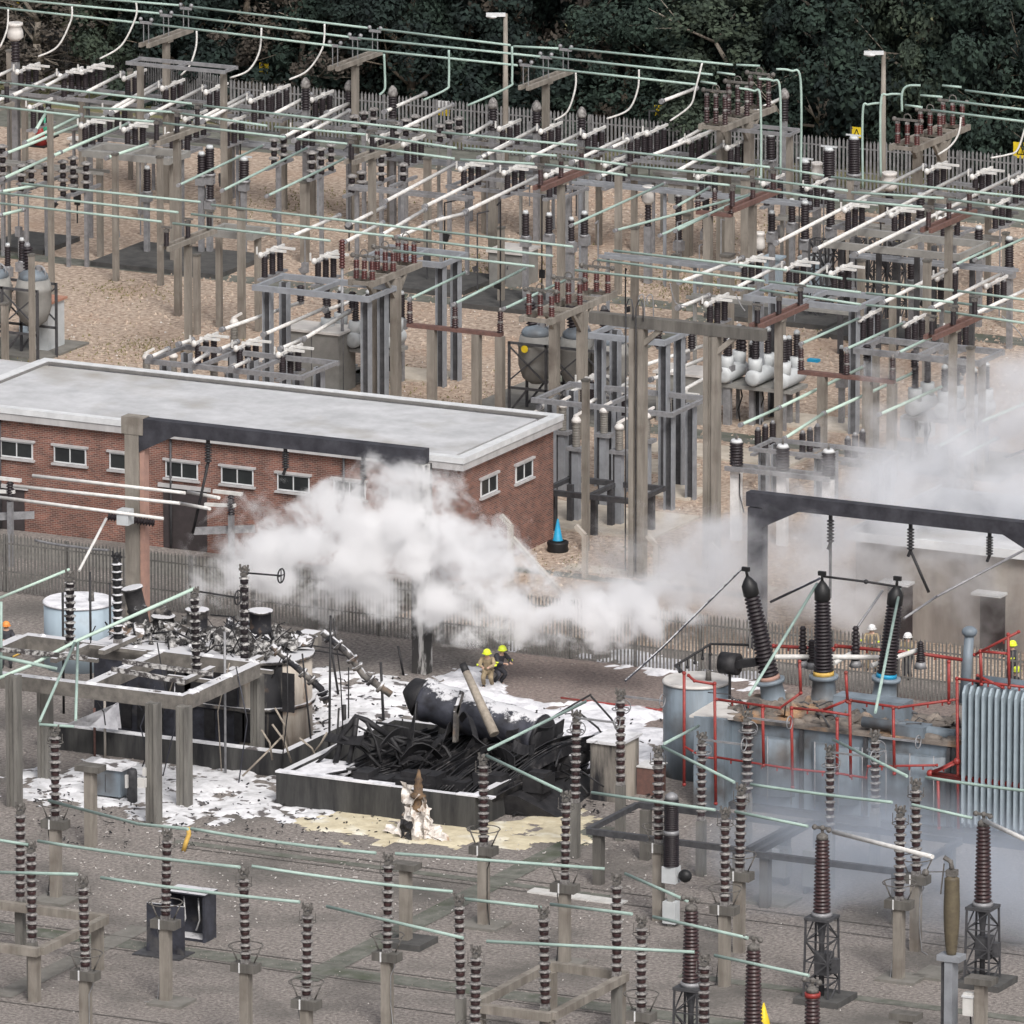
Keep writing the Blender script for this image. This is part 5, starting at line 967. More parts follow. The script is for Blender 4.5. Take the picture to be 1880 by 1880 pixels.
for m_, n, rect, s0, s1, l in [('char', 360, (60, 1435, 720, 1560), .02, .06, 'black charred fragments scattered over the foam and yard'), ('tin_top', 420, (60, 1470, 1330, 1720), .03, .035, 'small pale fragments scattered over the front yard'), ('char', 200, (560, 1250, 780, 1400), .03, .1, 'charred fragments between tank and wreck'), ('char', 200, (900, 1300, 1220, 1500), .03, .09, 'charred fragments right of the wreck')]:
    mb = MB(m_)
    for _ in range(n):
        p = GH(r9.uniform(rect[0], rect[2]), r9.uniform(rect[1], rect[3])) + Z * .08; mb.bar(p - Vector((r9.gauss(0, s1), r9.gauss(0, s1), 0)), p + Vector((r9.gauss(0, s1), r9.gauss(0, s1), r9.uniform(0, s1))), r9.uniform(s0, s1), r9.uniform(s0, s1) * .6)
    solo('debris', l, 'debris', mb, kind='stuff')
stf = MB('asphalt'); stones(stf, 34000, -30, 40, GH(940, 1900).y - 14, YF - .5, .025, .06, lambda p: abs(proj(p)[0] - 940) < 980)
stf.use('tin_top'); stones(stf, 350, -30, 40, GH(940, 1900).y - 14, YF - .5, .02, .04, lambda p: abs(proj(p)[0] - 940) < 980)
solo('yard_stones', 'fine loose stones over the grey front yard', 'stones', stf, kind='stuff')
# ================================================================ PEOPLE
def skin(name, nodes, edges, radii, m_, par, lvl=2):
    me = bpy.data.meshes.new(name); me.from_pydata([Vector(n) for n in nodes], edges, []); o = bpy.data.objects.new(name, me); COL.objects.link(o); o.parent = par; me.materials.append(MT[m_])
    md = o.modifiers.new('skin', 'SKIN'); md.use_smooth_shade = True
    for i, r_ in enumerate(radii): me.skin_vertices[0].data[i].radius = (r_, r_)
    me.skin_vertices[0].data[0].use_root = True
    sb = o.modifiers.new('sub', 'SUBSURF'); sb.levels = lvl; sb.render_levels = lvl; return o
def person(px, py, rotz, helmet, gear, label, pose='stand', tunic='gear'):
    g = GH(px, py); t = thing('person', label, 'person', g); t.rotation_euler = (0, 0, rotz)
    bend = {'stand': 0, 'crouch': 1}[pose]
    hip = .95 - .25 * bend; f = .30 * bend
    N = {'pel': (0, 0, hip), 'sp': (0, -.08 * bend, hip + .25), 'ch': (0, -.22 * bend, hip + .48), 'nk': (0, -.30 * bend, hip + .60), 'hd': (0, -.36 * bend, hip + .70), 'ht': (0, -.38 * bend, hip + .80)}
    for s2, k in ((-1, 'l'), (1, 'r')):
        N['sh' + k] = (.2 * s2, -.24 * bend, hip + .5); N['el' + k] = (.3 * s2, -.24 * bend - .22, hip + .3); N['wr' + k] = (.14 * s2, -.24 * bend - .46, hip + .28); N['pa' + k] = (.1 * s2, -.24 * bend - .55, hip + .28)
        N['hi' + k] = (.11 * s2, 0, hip - .06); N['kn' + k] = (.15 * s2, -.08 - .32 * bend, .48); N['an' + k] = (.16 * s2, .0 + .02 * bend, .1); N['to' + k] = (.17 * s2, -.17, .04)
    ks = list(N); ix = {k: i for i, k in enumerate(ks)}; nodes = [N[k] for k in ks]; ed = []
    R = {'pel': .13, 'sp': .12, 'ch': .14, 'nk': .06, 'hd': .1, 'ht': .085}
    for a, b in [('pel', 'sp'), ('sp', 'ch'), ('ch', 'nk'), ('nk', 'hd'), ('hd', 'ht')]: ed.append((ix[a], ix[b]))
    for k in 'lr':
        for a, b in [('ch', 'sh'), ('sh', 'el'), ('el', 'wr'), ('wr', 'pa'), ('pel', 'hi'), ('hi', 'kn'), ('kn', 'an'), ('an', 'to')]:
            ed.append((ix[a if a in ('ch', 'pel') else a + k], ix[b + k]))
        for a, r_ in [('sh', .075), ('el', .055), ('wr', .036), ('pa', .035), ('hi', .1), ('kn', .07), ('an', .05), ('to', .045)]: R[a + k] = r_
    rr = [R[k] for k in ks]
    for k, s2 in (('l', -1), ('r', 1)):       # fingers and thumb
        p = Vector(N['pa' + k])
        for q in range(5):
            off = Vector(((q - 1.5) * .022, -.045 - (.03 if q in (1, 2) else .02), 0)) if q < 4 else Vector((-.05 * s2, -.01, .02))
            nodes.append(tuple(p + off)); rr.append(.011); ed.append((ix['pa' + k], len(nodes) - 1)); nodes.append(tuple(p + off + Vector((0, -.02, -.03)))); rr.append(.009); ed.append((len(nodes) - 2, len(nodes) - 1))
    skin('body', nodes, ed, rr, 'skin', t, 1)
    kj = ['sp', 'pel', 'ch', 'shl', 'ell', 'wrl', 'shr', 'elr', 'wrr']; E = [(0, 1), (0, 2), (2, 3), (3, 4), (4, 5), (2, 6), (6, 7), (7, 8)]
    skin('jacket', [N[k] for k in kj], E, [.17, .18, .18, .11, .085, .065, .11, .085, .065], tunic, t)
    kj = ['pel', 'hil', 'knl', 'anl', 'hir', 'knr', 'anr']; E = [(0, 1), (1, 2), (2, 3), (0, 4), (4, 5), (5, 6)]; skin('trousers', [N[k] for k in kj], E, [.16, .13, .1, .08, .13, .1, .08], gear, t)
    for k in 'lr': skin('boot', [N['an' + k], N['to' + k]], [(0, 1)], [.065, .06], 'black', t, 1)
    h = Vector(N['hd']) + Z * .06; L = LOC[t.name]; m = MB(helmet); m.ball(L + h + Z * .03, .155, .175, .14, 14, 9); m.lathe(L + h - Z * .02, L + h + Z * .0, [(0, .2), (1, .17)], 16); part('helmet', m, t)
    m = MB('hivis')
    for k in 'lr': m.lathe(L + Vector(N['el' + k]) - Z * .02, L + Vector(N['el' + k]) + Z * .04, [(0, .1), (1, .1)], 10)
    part('reflective_band', m, t)
    if pose == 'crouch': m = MB('gear_dark'); m.lathe(L + Vector(N['sp']) + B * .2 - Z * .15, L + Vector(N['ch']) + B * .22 + Z * .05, [(0, .08), (.1, .1), (.9, .1), (1, .05)], 12); part('air_cylinder', m, t)
person(896, 1262, rad(20), 'hivis', 'gear', 'firefighter with bright yellow helmet crouching by the fence, left one of the pair', 'crouch')
person(913, 1256, rad(60), 'hivis', 'gear_dark', 'firefighter with bright yellow helmet standing behind the other, right of the pair', 'crouch', 'gear_dark')
person(1600, 1232, rad(10), 'white', 'gear', 'firefighter with white helmet behind the fence between two black bushings', tunic='gear')
person(1666, 1247, rad(-20), 'white', 'gear_dark', 'person with white helmet just right of the blue banded bushing', tunic='gear')
person(1858, 1262, rad(-30), 'hivis', 'gear_dark', 'person with yellow helmet behind the red pipes near the right edge', tunic='gear_dark')
person(1851, 1300, rad(140), 'hivis', 'gear_dark', 'second person with yellow helmet lower down behind the red pipes', tunic='gear_dark', pose='crouch')
person(12, 1226, rad(30), 'orange', 'gear_dark', 'person with orange helmet at the left edge by the pale blue tank', tunic='gear_dark')

rt = random.Random(31)
for k in range(14):
    x = rt.uniform(170, 620); y = rt.uniform(1130, 1300); gy = 1400 + rt.uniform(-20, 40); a = AT(x, y, gy); d = Vector((rt.gauss(0, .5), rt.gauss(0, .4), -rt.uniform(.5, 1.7))); m = MB(rt.choice(['char', 'char_steel', 'bark_pale'])); b = Vector((a.x + d.x, a.y + d.y, max(.02, a.z + d.z))); b.z = .02 if k % 2 else b.z; m.tube([a, a.lerp(b, .45) + Vector((rt.gauss(0, .25), rt.gauss(0, .2), 0)), b], .025, 5)
    solo('dangling_rod', None, 'rod', m, 'dangling scorched rods', row=('thin scorched rod dangling', 'around the burnt tank'), px=x)
# ================================================================ UPPER SWITCHYARD
HB = 5.5
def disc(px, yt, z=HB, n=3, mm='porcelain', row=None, hgt=1.08, sp=.72, arm=True, tbar=True):
    """a disconnector: fat insulators in a line, channel below, contact tube above"""
    c = GH(px, yt, z); b = c - Z * hgt; t = thing('disconnector', None, 'disconnector', b, 'disconnectors of the upper yard', row=row, px=px)
    m = MB('galv'); m.bar(b - B * sp * (n / 2 + .2), b + B * sp * (n / 2 + .2), .22, .1); part('channel', m, t)
    for k in range(n):
        q = b + B * sp * (k - (n - 1) / 2); m = MB(mm); m.lathe(q + Z * .05, q + Z * (hgt - .12), [(p_, r_) for p_, r_ in shedprof(9, .125, .145)], 10); m.use('galv'); m.lathe(q + Z * (hgt - .12), q + Z * hgt, [(0, .12), (1, .07)], 8); part('insulator', m, t)
    if arm:
        m = MB('tube_white'); m.bar(c - B * sp * (n / 2) - Z * .02, c + B * sp * (n / 2) + Z * .05, .11, .11); m.ball(c - B * sp * n / 2, .13, .13, .15, 8, 6); m.bar(c - B * sp * n / 2 - A * .18 + Z * .02, c - B * sp * n / 2 - A * .18 + Z * .35, .06); m.box(c + B * .2, .22, .3, .12)
        if tbar: m.bar(c + B * .3 - A * .1 + Z * .1, c + B * .3 + A * .95 + Z * .1, .1, .1); m.bar(c - B * .35 - A * .1 + Z * .1, c - B * .35 + A * .85 + Z * .1, .1, .1)
        part('contact_arm', m, t)
    return t
UR = [(52, 125), (131, 133), (170, 125), (248, 137), (318, 155), (398, 162), (480, 178), (512, 165), (592, 176), (936, 229), (1012, 234), (1092, 242), (1170, 250), (1206, 238), (1283, 252), (1354, 264), (1720, 307), (1803, 317), (1877, 326)]
for x, y in UR: disc(x, y, row=('dark triple disconnector', 'in the rear row near the back fence'), tbar=x in (52, 131, 170, 1720, 1803, 1877))
UR2 = [(170, 224), (248, 231), (330, 240), (865, 303), (945, 310), (1022, 315), (1570, 378), (1655, 387), (1745, 395)]
for x, y in UR2: disc(x, y, row=('dark triple disconnector', 'in the second row from the back fence'))
for x, y in [(500, 460), (598, 471), (1317, 550), (1380, 478), (1462, 486), (1545, 494)]: disc(x, y, 5.6, row=('dark triple disconnector', 'on the blue steel frames'))
for x, y in [(1740, 503), (1830, 517), (1598, 578), (1680, 588), (1760, 600)]: disc(x, y, 5.0, row=('dark triple disconnector', 'at centre right of the upper yard'), tbar=False)
for x, y in [(1405, 778), (1487, 784), (1570, 794)]: disc(x, y, 2.9, row=('dark triple disconnector', 'above the white columned stand'), arm=False)
for x, y in [(378, 622), (455, 631), (533, 643), (1085, 695), (1160, 712), (1240, 728)]: disc(x, y, 3.6, row=('dark triple disconnector', 'on the low grey platforms behind the brick building'))
def framework(px1, py1, px2, gy, label, depth=1.5, m='galv', leg='concrete', legs=2, w=.12, h=.16, rungs=True, lw=.24, row=None):
    P = AT(px1, py1, gy); Q = along(P, A, px2); L = Q.x - P.x; z = P.z; t = thing('equipment_platform', None if row else label, 'platform', Vector((P.x, P.y, 0)), 'support frames of the upper yard', row=row, px=px1)
    for o in (-depth / 2, depth / 2):
        f = MB(m); f.bar(P + B * o - Z * h / 2, P + B * o + A * L - Z * h / 2, w, h); part('beam', f, t)
        if h > .3: pass
    if rungs:
        n = max(2, int(L / 2.2))
        for k in range(n + 1): f = MB(m); x = L * (.02 + .96 * k / n); f.bar(P + A * x - B * (depth / 2 - w / 2) - Z * h / 2, P + A * x + B * (depth / 2 - w / 2) - Z * h / 2, w * .8, h * .8); part('cross_member', f, t)
    for k in range(legs):
        x = L * (.08 + .84 * k / max(1, legs - 1))
        for o in ((-depth * .3, depth * .3) if leg.startswith('steel') else (0,)):
            f = MB(leg); q = P + A * x + B * o; q.z = 0
            if leg == 'steel_col': f.box(q - A * .17, .05, .34, z - h - .003); f.box(q + A * .17, .05, .34, z - h - .003); f.use('steel_dark'); f.box(q, .29, .04, z - h - .01)
            else: f.box(q, lw, lw, z - h - .003)
            part('leg', f, t)
    return t
RF = ('long galvanised beam frame', 'under the rear disconnectors')
for x1, x2 in [(25, 275), (300, 540), (560, 730), (870, 1120), (1145, 1390), (1690, 1940)]:
    z = HB - 1.0; y = 158 + .108 * (x1 - 25); P = GH(x1, y, z); gy = proj(Vector((P.x, P.y, 0)))[1]; framework(x1, y, x2, gy, None, 2.3, legs=3, row=RF)
RF2 = ('galvanised beam frame', 'under the second row of disconnectors')
for x1, x2 in [(150, 350), (840, 1060), (1548, 1770)]:
    z = HB - 1.0; y = 258 + .105 * (x1 - 150); P = GH(x1, y, z); gy = proj(Vector((P.x, P.y, 0)))[1]; framework(x1, y, x2, gy, None, 2.3, legs=2, row=RF2, leg='galv', lw=.16)
for a in [(243, 108, 425, 400, 'pale horizontal beam pair just behind the first crossarm post', 1.2), (1310, 226, 1462, 480, 'pale horizontal beam pair behind the big gantry at top right', 1.2)]: framework(a[0], a[1], a[2], a[3], a[4], a[5], legs=2)
framework(490, 512, 705, 735, 'blue grey steel frame on paired columns behind the brick building', 2.6, 'steel_col', 'steel_col', 2, .2, .24)
framework(690, 458, 835, 690, 'blue grey steel frame on paired columns standing on the pale pad', 2.4, 'steel_col', 'steel_col', 2, .2, .24)
framework(1105, 600, 1245, 885, 'blue grey steel frame right of the twin column gantry', 2.4, 'steel_col', 'steel_col', 2, .2, .24)
framework(1390, 530, 1600, 770, 'blue grey steel frame above the red topped portal at centre right', 2.6, 'steel_col', 'steel_col', 2, .2, .24)
framework(1590, 628, 1822, 850, 'galvanised frame at the right above the breaker in smoke', 2.4, 'galv', 'concrete', 2, .2, .24)
framework(300, 645, 590, 790, 'low grey platform full of disconnectors behind the brick roof', 3.2, 'galv', 'steel_col', 3, .2, .2)
framework(1010, 715, 1270, 900, 'low grey platform full of disconnectors right of the brick building', 3.4, 'galv', 'steel_col', 3, .2, .2)
framework(1395, 812, 1640, 930, 'low frame behind the white columned stand', 2.0, 'galv', 'steel_col', 3, .16, .16)
framework(1018, 885, 1195, 965, 'dark low steel table beside the brick building corner', 2.6, 'steel_dark', 'steel_dark', 3, .2, .22)
framework(1540, 430, 1790, 640, 'dark lattice table under tall black columns at upper right', 3.0, 'grey_mid', 'steel_dark', 4, .2, .3, lw=.2)
framework(395, 415, 480, 600, 'short grey beam frame carrying cables at centre left', 1.4, 'grey_mid', 'concrete', 2, .25, .3)
framework(170, 268, 330, 470, 'grey beam frame above the tall black columns at left', 1.8, 'grey_mid', 'concrete', 2, .3, .3)
# ---------------------------------------------------------------- overhead green lines along the yard
def oh(pts, h, r=.055, mm='tube_green', sag=.0, pl='', gl='green overhead tube'):
    for a, b in zip(pts[::2], pts[1::2]): wire([a, b], mm, r, sag, gl, pl, 'overhead_tube', 'conductor', 'green overhead tubes of the upper yard', hh=h)
oh([(170, -3), (332, 10), (350, 12), (681, 52), (693, 53), (937, 83), (943, 85), (1025, 89), (1045, 89), (1345, 119), (1352, 119), (1395, 121)], 8.7, pl='in the rearmost line of the top three')
oh([(-20, -5), (296, 25), (315, 27), (640, 68), (657, 70), (992, 104), (1011, 105), (1308, 137), (1317, 133), (1349, 137)], 8.7, pl='in the middle line of the top three')
oh([(-20, 12), (255, 42), (278, 44), (609, 84), (622, 86), (950, 120), (974, 122), (1277, 155), (1287, 150), (1315, 154)], 8.7, pl='in the front line of the top three')
oh([(-20, 149), (357, 191), (374, 194), (800, 242), (811, 243), (1059, 267), (1076, 271), (1413, 307), (1423, 308), (1512, 322), (1526, 325), (1920, 366)], 9.0, pl='in the rear line of the second three')
oh([(-20, 173), (146, 196), (153, 197), (320, 206), (330, 208), (490, 231), (504, 233), (671, 247), (681, 249), (838, 272), (851, 272), (1022, 286), (1032, 287), (1151, 303), (1160, 305), (1376, 325), (1386, 328), (1556, 350), (1563, 353), (1733, 364), (1742, 366), (1920, 390)], 9.0, pl='in the middle line of the second three')
oh([(-20, 194), (146, 213), (155, 214), (290, 224), (300, 226), (524, 252), (545, 255), (637, 264), (647, 267), (834, 291), (845, 293), (981, 301), (1001, 302), (1151, 322), (1158, 322), (1339, 340), (1352, 342), (1540, 368), (1548, 368), (1693, 380), (1717, 383), (1920, 412)], 9.0, pl='in the front line of the second three')
oh([(40, 337), (368, 371), (388, 376), (790, 423), (797, 424), (1052, 453), (1127, 460), (1444, 496), (1452, 497), (1546, 511), (1555, 512), (1750, 533), (1758, 534), (1920, 555)], 7.4, pl='in the rear line of the lowest three')
oh([(-20, 352), (327, 390), (351, 393), (722, 434), (732, 436), (1015, 470), (1097, 477), (1403, 516), (1412, 517), (1580, 537), (1590, 538), (1750, 555), (1758, 556), (1920, 577)], 7.4, pl='in the middle line of the lowest three')
oh([(-20, 371), (296, 407), (317, 410), (606, 442), (722, 460), (981, 489), (1056, 496), (1386, 531), (1395, 532), (1580, 559), (1590, 560), (1727, 571), (1735, 572), (1920, 599)], 7.4, pl='in the front line of the lowest three')
oh([(1730, 157), (1765, 160), (1772, 166), (1920, 185)], 8.7, pl='of the rear line leaving the small right gantry'); oh([(1690, 175), (1730, 178), (1743, 185), (1920, 206)], 8.7, pl='of the middle line leaving the small right gantry'); oh([(1662, 193), (1693, 197), (1710, 202), (1920, 228)], 8.7, pl='of the front line leaving the small right gantry')
# white busbars and green cross tubes (direction away from the viewer)
def cross(lst, h, mm, r, d, pl, nm='busbar'):
    for a in lst:
        P0, P1 = GH(a[0], a[1], h), GH(a[2], a[3], h); m = MB(mm); m.lathe(P0, P1, [(0, r), (1, r)], 8); u = (P1 - P0).normalized(); m.use('galv')
        for q in (P0, P1): m.lathe(q - u * .1, q + u * .1, [(0, r * 1.5), (1, r * 1.5)], 8)
        solo(nm, None, 'busbar', m, 'tubes running away from the viewer', row=(d, pl), px=(a[0] + a[2]) / 2)
cross([(-20, 146, 26, 126), (20, 177, 105, 136), (80, 160, 120, 139), (-20, 190, 60, 160), (155, 171, 225, 135), (195, 206, 300, 147), (205, 208, 292, 158), (270, 213, 375, 160), (360, 222, 455, 172), (372, 223, 460, 178), (500, 211, 570, 174), (520, 252, 645, 188), (540, 258, 640, 204), (600, 207, 650, 186)], HB, 'tube_white', .085, 'white slanting busbar', 'in the left half by the back fence')
cross([(706, 205, 780, 172), (735, 238, 830, 193), (890, 285, 985, 235), (970, 291, 1068, 243), (880, 290, 940, 262), (1050, 298, 1150, 250), (1120, 272, 1158, 255), (1195, 286, 1328, 231), (1240, 316, 1327, 267), (1240, 264, 1300, 230), (1385, 204, 1440, 178), (1215, 186, 1278, 162), (855, 252, 900, 226), (1100, 325, 1140, 306)], HB, 'tube_white', .085, 'white slanting busbar', 'in the right half by the back fence')
cross([(45, 262, 148, 212), (10, 282, 148, 228), (65, 240, 88, 201), (95, 287, 235, 227), (196, 290, 293, 257), (5, 328, 110, 280), (0, 352, 70, 340), (0, 395, 42, 385)], HB, 'tube_pale', .075, 'pale slanting tube', 'at the left of the upper yard')
cross([(707, 370, 835, 302), (780, 379, 915, 312), (855, 388, 985, 325), (640, 412, 705, 380), (700, 432, 780, 385), (780, 410, 852, 392), (535, 434, 622, 396), (632, 445, 702, 409), (730, 436, 810, 400)], HB, 'tube_white', .085, 'bright white slanting busbar', 'in the centre of the upper yard')
cross([(1425, 446, 1697, 305), (1497, 458, 1780, 314), (1570, 467, 1870, 318), (1248, 518, 1362, 474), (1350, 529, 1437, 484), (1455, 533, 1520, 488), (1620, 556, 1742, 494), (1710, 566, 1838, 503), (1790, 576, 1920, 515), (1245, 565, 1300, 543)], HB, 'tube_white', .085, 'bright white slanting busbar', 'at the right of the upper yard')
cross([(328, 340, 483, 267), (408, 350, 565, 271), (490, 360, 633, 291), (752, 549, 855, 500), (834, 558, 965, 492), (925, 567, 1045, 511)], 6.3, 'tube_green', .06, 'green slanting tube', 'in the left half of the upper yard', 'cross_tube')
cross([(1049, 414, 1219, 337), (1130, 423, 1378, 357), (1212, 432, 1378, 359), (1240, 380, 1301, 345), (1790, 477, 1920, 420), (1752, 487, 1830, 450), (1471, 631, 1577, 584), (1553, 641, 1658, 593), (1648, 648, 1735, 607), (1240, 424, 1300, 395)], 6.3, 'tube_green', .06, 'green slanting tube', 'in the right half of the upper yard', 'cross_tube')
cross([(1430, 749, 1584, 674), (1512, 759, 1676, 685), (1614, 761, 1763, 695), (1360, 780, 1430, 749), (1798, 776, 1920, 725), (1720, 821, 1778, 790), (1760, 840, 1830, 805), (1440, 805, 1512, 759)], 3.4, 'tube_pale', .07, 'thin pale busbar', 'above the white columned stand')
cross([(275, 656, 308, 641), (328, 632, 352, 624), (350, 668, 380, 650), (402, 642, 435, 628), (425, 676, 455, 662), (408, 605, 552, 555), (484, 614, 598, 565), (558, 622, 640, 573), (515, 640, 550, 625), (598, 570, 680, 540), (990, 748, 1022, 730), (1040, 722, 1078, 708), (1072, 746, 1100, 728), (1120, 720, 1160, 700), (1178, 672, 1300, 632), (1195, 697, 1300, 655), (1235, 727, 1320, 680)], 3.7, 'tube_white', .085, 'short white busbar', 'over the low grey platforms')
# curved droppers
def dropper(pts, d, gy, r=.045, mm='tube_white'):
    P = [AT(x, y, gy) for x, y in pts]; out = []
    for i in range(len(P) - 1):
        a = P[max(0, i - 1)]; b = P[i]; c = P[i + 1]; e = P[min(len(P) - 1, i + 2)]
        for k in range(6):
            t = k / 6; out.append(.5 * ((2 * b) + (c - a) * t + (2 * a - 5 * b + 4 * c - e) * t * t + (3 * b - a - 3 * c + e) * t ** 3))
    out.append(P[-1]); m = MB(mm); m.tube(out, r, 7); solo('dropper_cable', None, 'dropper', m, 'curved droppers under the top lines', row=d, px=pts[0][0])
DW = ('pale curved dropper cable', 'hanging from the top lines')
for i, p in enumerate([[(15, 17), (13, 53), (0, 87)], [(132, 12), (130, 38), (106, 85), (70, 104)], [(250, 5), (249, 32), (223, 83), (183, 108)], [(361, 57), (360, 85), (349, 119), (332, 138)], [(480, 51), (476, 95), (456, 129), (422, 143)], [(596, 44), (592, 88), (565, 129), (531, 146)], [(1057, 133), (1056, 163), (1042, 204), (1018, 221)], [(1173, 128), (1171, 163), (1154, 201), (1114, 218)], [(1289, 116), (1277, 163), (1267, 194), (1230, 222)], [(1764, 215), (1760, 245), (1745, 268), (1722, 284)], [(1882, 235), (1868, 275), (1850, 284), (1819, 290)]]):
    dropper(p, DW, 360 + p[0][0] * .1)
DG = ('green bent dropper tube', 'descending to the rear row')
for p in [[(705, 99), (707, 153), (705, 166), (697, 174)], [(824, 92), (824, 150), (819, 164), (777, 184)], [(940, 85), (940, 145), (933, 160), (858, 194)], [(1425, 127), (1452, 130), (1470, 150), (1470, 335)], [(1393, 145), (1418, 148), (1432, 165), (1433, 320)], [(1357, 162), (1383, 167), (1396, 182), (1397, 350)], [(1690, 157), (1666, 158), (1656, 172), (1656, 205)], [(1657, 173), (1630, 174), (1617, 188), (1617, 325)], [(1620, 189), (1595, 192), (1584, 205), (1584, 345)]]:
    dropper(p, DG, 400 + p[0][0] * .08, .055, 'tube_green')
DB = ('thin cable', 'hooping at centre right')
for p in [[(1351, 540), (1360, 560), (1368, 571)], [(1500, 530), (1480, 555), (1462, 570), (1458, 590)], [(1172, 560), (1173, 545), (1182, 545), (1184, 600)], [(1188, 560), (1188, 545), (1198, 545), (1200, 600)], [(1230, 520), (1240, 555), (1262, 562)], [(1840, 580), (1878, 620), (1880, 660)]]: dropper(p, DB, 850, .025, 'galv')
# ---------------------------------------------------------------- crossarm posts
def crossarm(px, yc, gy, hx, row, m='concrete', up=None, pw=.27, brace=False, red=False, nins=3, mm='porcelain', twin=False, two=True):
    P = AT(px, yc, gy); a = along(P, B, px - hx); b = along(P, B, px + hx); t = thing('crossarm_post', None, 'post', Vector((P.x, P.y, 0)), 'crossarm posts carrying the overhead lines', row=row, px=px)
    f = MB(m); q = Vector((P.x, P.y, 0)); f.box(q, pw, pw * 1.05, P.z - .22); part('post', f, t)
    for o in ((-.2, .2) if two else (0,)): f = MB('red_rust' if red else m); f.bar(a + A * o, b + A * o, .15, .2); part('crossarm', f, t)
    f = MB(m); f.box(P - Z * .2, .5, .5, .1); part('bracket', f, t)
    if brace: f = MB(m); f.bar(P - Z * 1.3, P - B * 1.0 - Z * .12, .14); f.bar(P - Z * 1.3, P + B * 1.0 - Z * .12, .14); part('brace', f, t)
    if up:
        for k in range(nins):
            c = a.lerp(b, (k + .12) / (nins - .76)); H = up / SCL(c) / cp_
            if twin:
                f = MB('galv')
                for o in (-.13, .13): f.bar(c + A * o + Z * .1, c + A * o + Z * (H - .1), .035)
                f.bar(c + Z * (H - .1) - A * .3, c + Z * (H - .1) + A * .3, .09, .12); f.ball(c + Z * (H + .05) - A * .28, .1, n=8, m=6); f.ball(c + Z * (H + .05) + A * .28, .1, n=8, m=6)
            else: f = MB(mm); f.lathe(c + Z * .1, c + Z * (H - .22), shedprof(10, .1, .12), 10); f.use('hardware'); f.box(c + Z * (H - .22), .2, .2, .14); f.bar(c - A * .25 + Z * H, c + A * .25 + Z * H, .08)
            part('hanger' if twin else 'insulator', f, t)
    return t
CA = ('tall concrete post with double crossarm', 'under the top three lines')
for x, y, gy in [(305, 69, 372), (652, 111, 408), (1002, 146, 440)]: crossarm(x, y, gy, 41, CA, up=44, twin=True)
CA2 = ('tall concrete post with crossarm', 'under the second three lines')
for x, y, gy, rd in [(-25, 205, 545, 0), (325, 247, 580, 0), (683, 282, 615, 0), (1030, 329, 655, 1), (1382, 367, 690, 1), (1742, 405, 725, 1)]: crossarm(x, y, gy, 42, CA2, up=42, red=bool(rd), mm='porcelain' if not rd else 'porcelain_brown')
CA3 = ('concrete post with pale crossarm', 'under the lowest three lines')
for x, y, gy in [(345, 440, 655), (1430, 580, 880), (1750, 600, 900)]: crossarm(x, y, gy, 44, CA3, up=38, red=x > 1000)
# terminal gantries
def gantry(px, yc, gy, hx, dA, label, red, up=42, post2=None, m='concrete'):
    P = AT(px, yc, gy); a = along(P, B, px - hx); b = along(P, B, px + hx); t = thing('terminal_gantry', label, 'gantry', Vector((P.x, P.y, 0)))
    for o in (0, dA): f = MB(m); f.bar(a + A * o, b + A * o, .18, .26); part('long_beam', f, t); f = MB(m); q = P + A * o; q.z = 0; f.box(q, .36, .38, P.z - .14); part('post', f, t); f = MB(m); f.bar(P + A * o - Z * 1.1, P + A * o - B * .9 - Z * .12, .15); f.bar(P + A * o - Z * 1.1, P + A * o + B * .9 - Z * .12, .15); part('brace', f, t)
    for k in range(6): c = a.lerp(b, (k + .1) / 5.2); f = MB(m); f.bar(c + A * .1, c + A * (dA - .1), .14, .16); part('cross_beam', f, t)
    for k in range(3):
        for o in (.12, dA * .5, dA - .12):
            c = a.lerp(b, (k + .2) / 2.4) + A * o; H = up / SCL(c); f = MB('porcelain_red' if red else 'porcelain_brown'); f.lathe(c + Z * .13, c + Z * H * .48, shedprof(5, .09, .14), 10); f.lathe(c + Z * H * .56, c + Z * H * .92, shedprof(5, .09, .13), 10); f.use('flange'); f.lathe(c + Z * H * .48, c + Z * H * .56, [(0, .11), (1, .11)], 10); f.box(c + Z * H * .92, .16, .16, .1); part('insulator', f, t)
        c0 = a.lerp(b, (k + .2) / 2.4) + Z * (up / SCL(P) + .1); f = MB('hardware'); f.bar(c0 + A * .05, c0 + A * (dA - .05), .08, .1); f.ring(c0 + A * dA * .5 + Z * .1, .18, .03, B, 10, 5); f.ball(c0 + A * (dA + .1), .12, n=8, m=6); f.ball(c0 - A * .05, .12, n=8, m=6); part('link', f, t)
    return t
gantry(1333, 214, 478, 48, 1.15, 'big concrete gantry ending the top lines, crowded with brown insulators', False, 62)
gantry(1685, 250, 450, 50, 1.2, 'small concrete gantry with dark red insulators beside the right street lamp', True, 46)
gantry(688, 500, 742, 46, 1.0, 'concrete gantry with red insulators in the centre, above the brick roof', True, 44)
gantry(1018, 560, 800, 62, 1.3, 'concrete gantry crowded with red insulators right of the centre', True, 48)
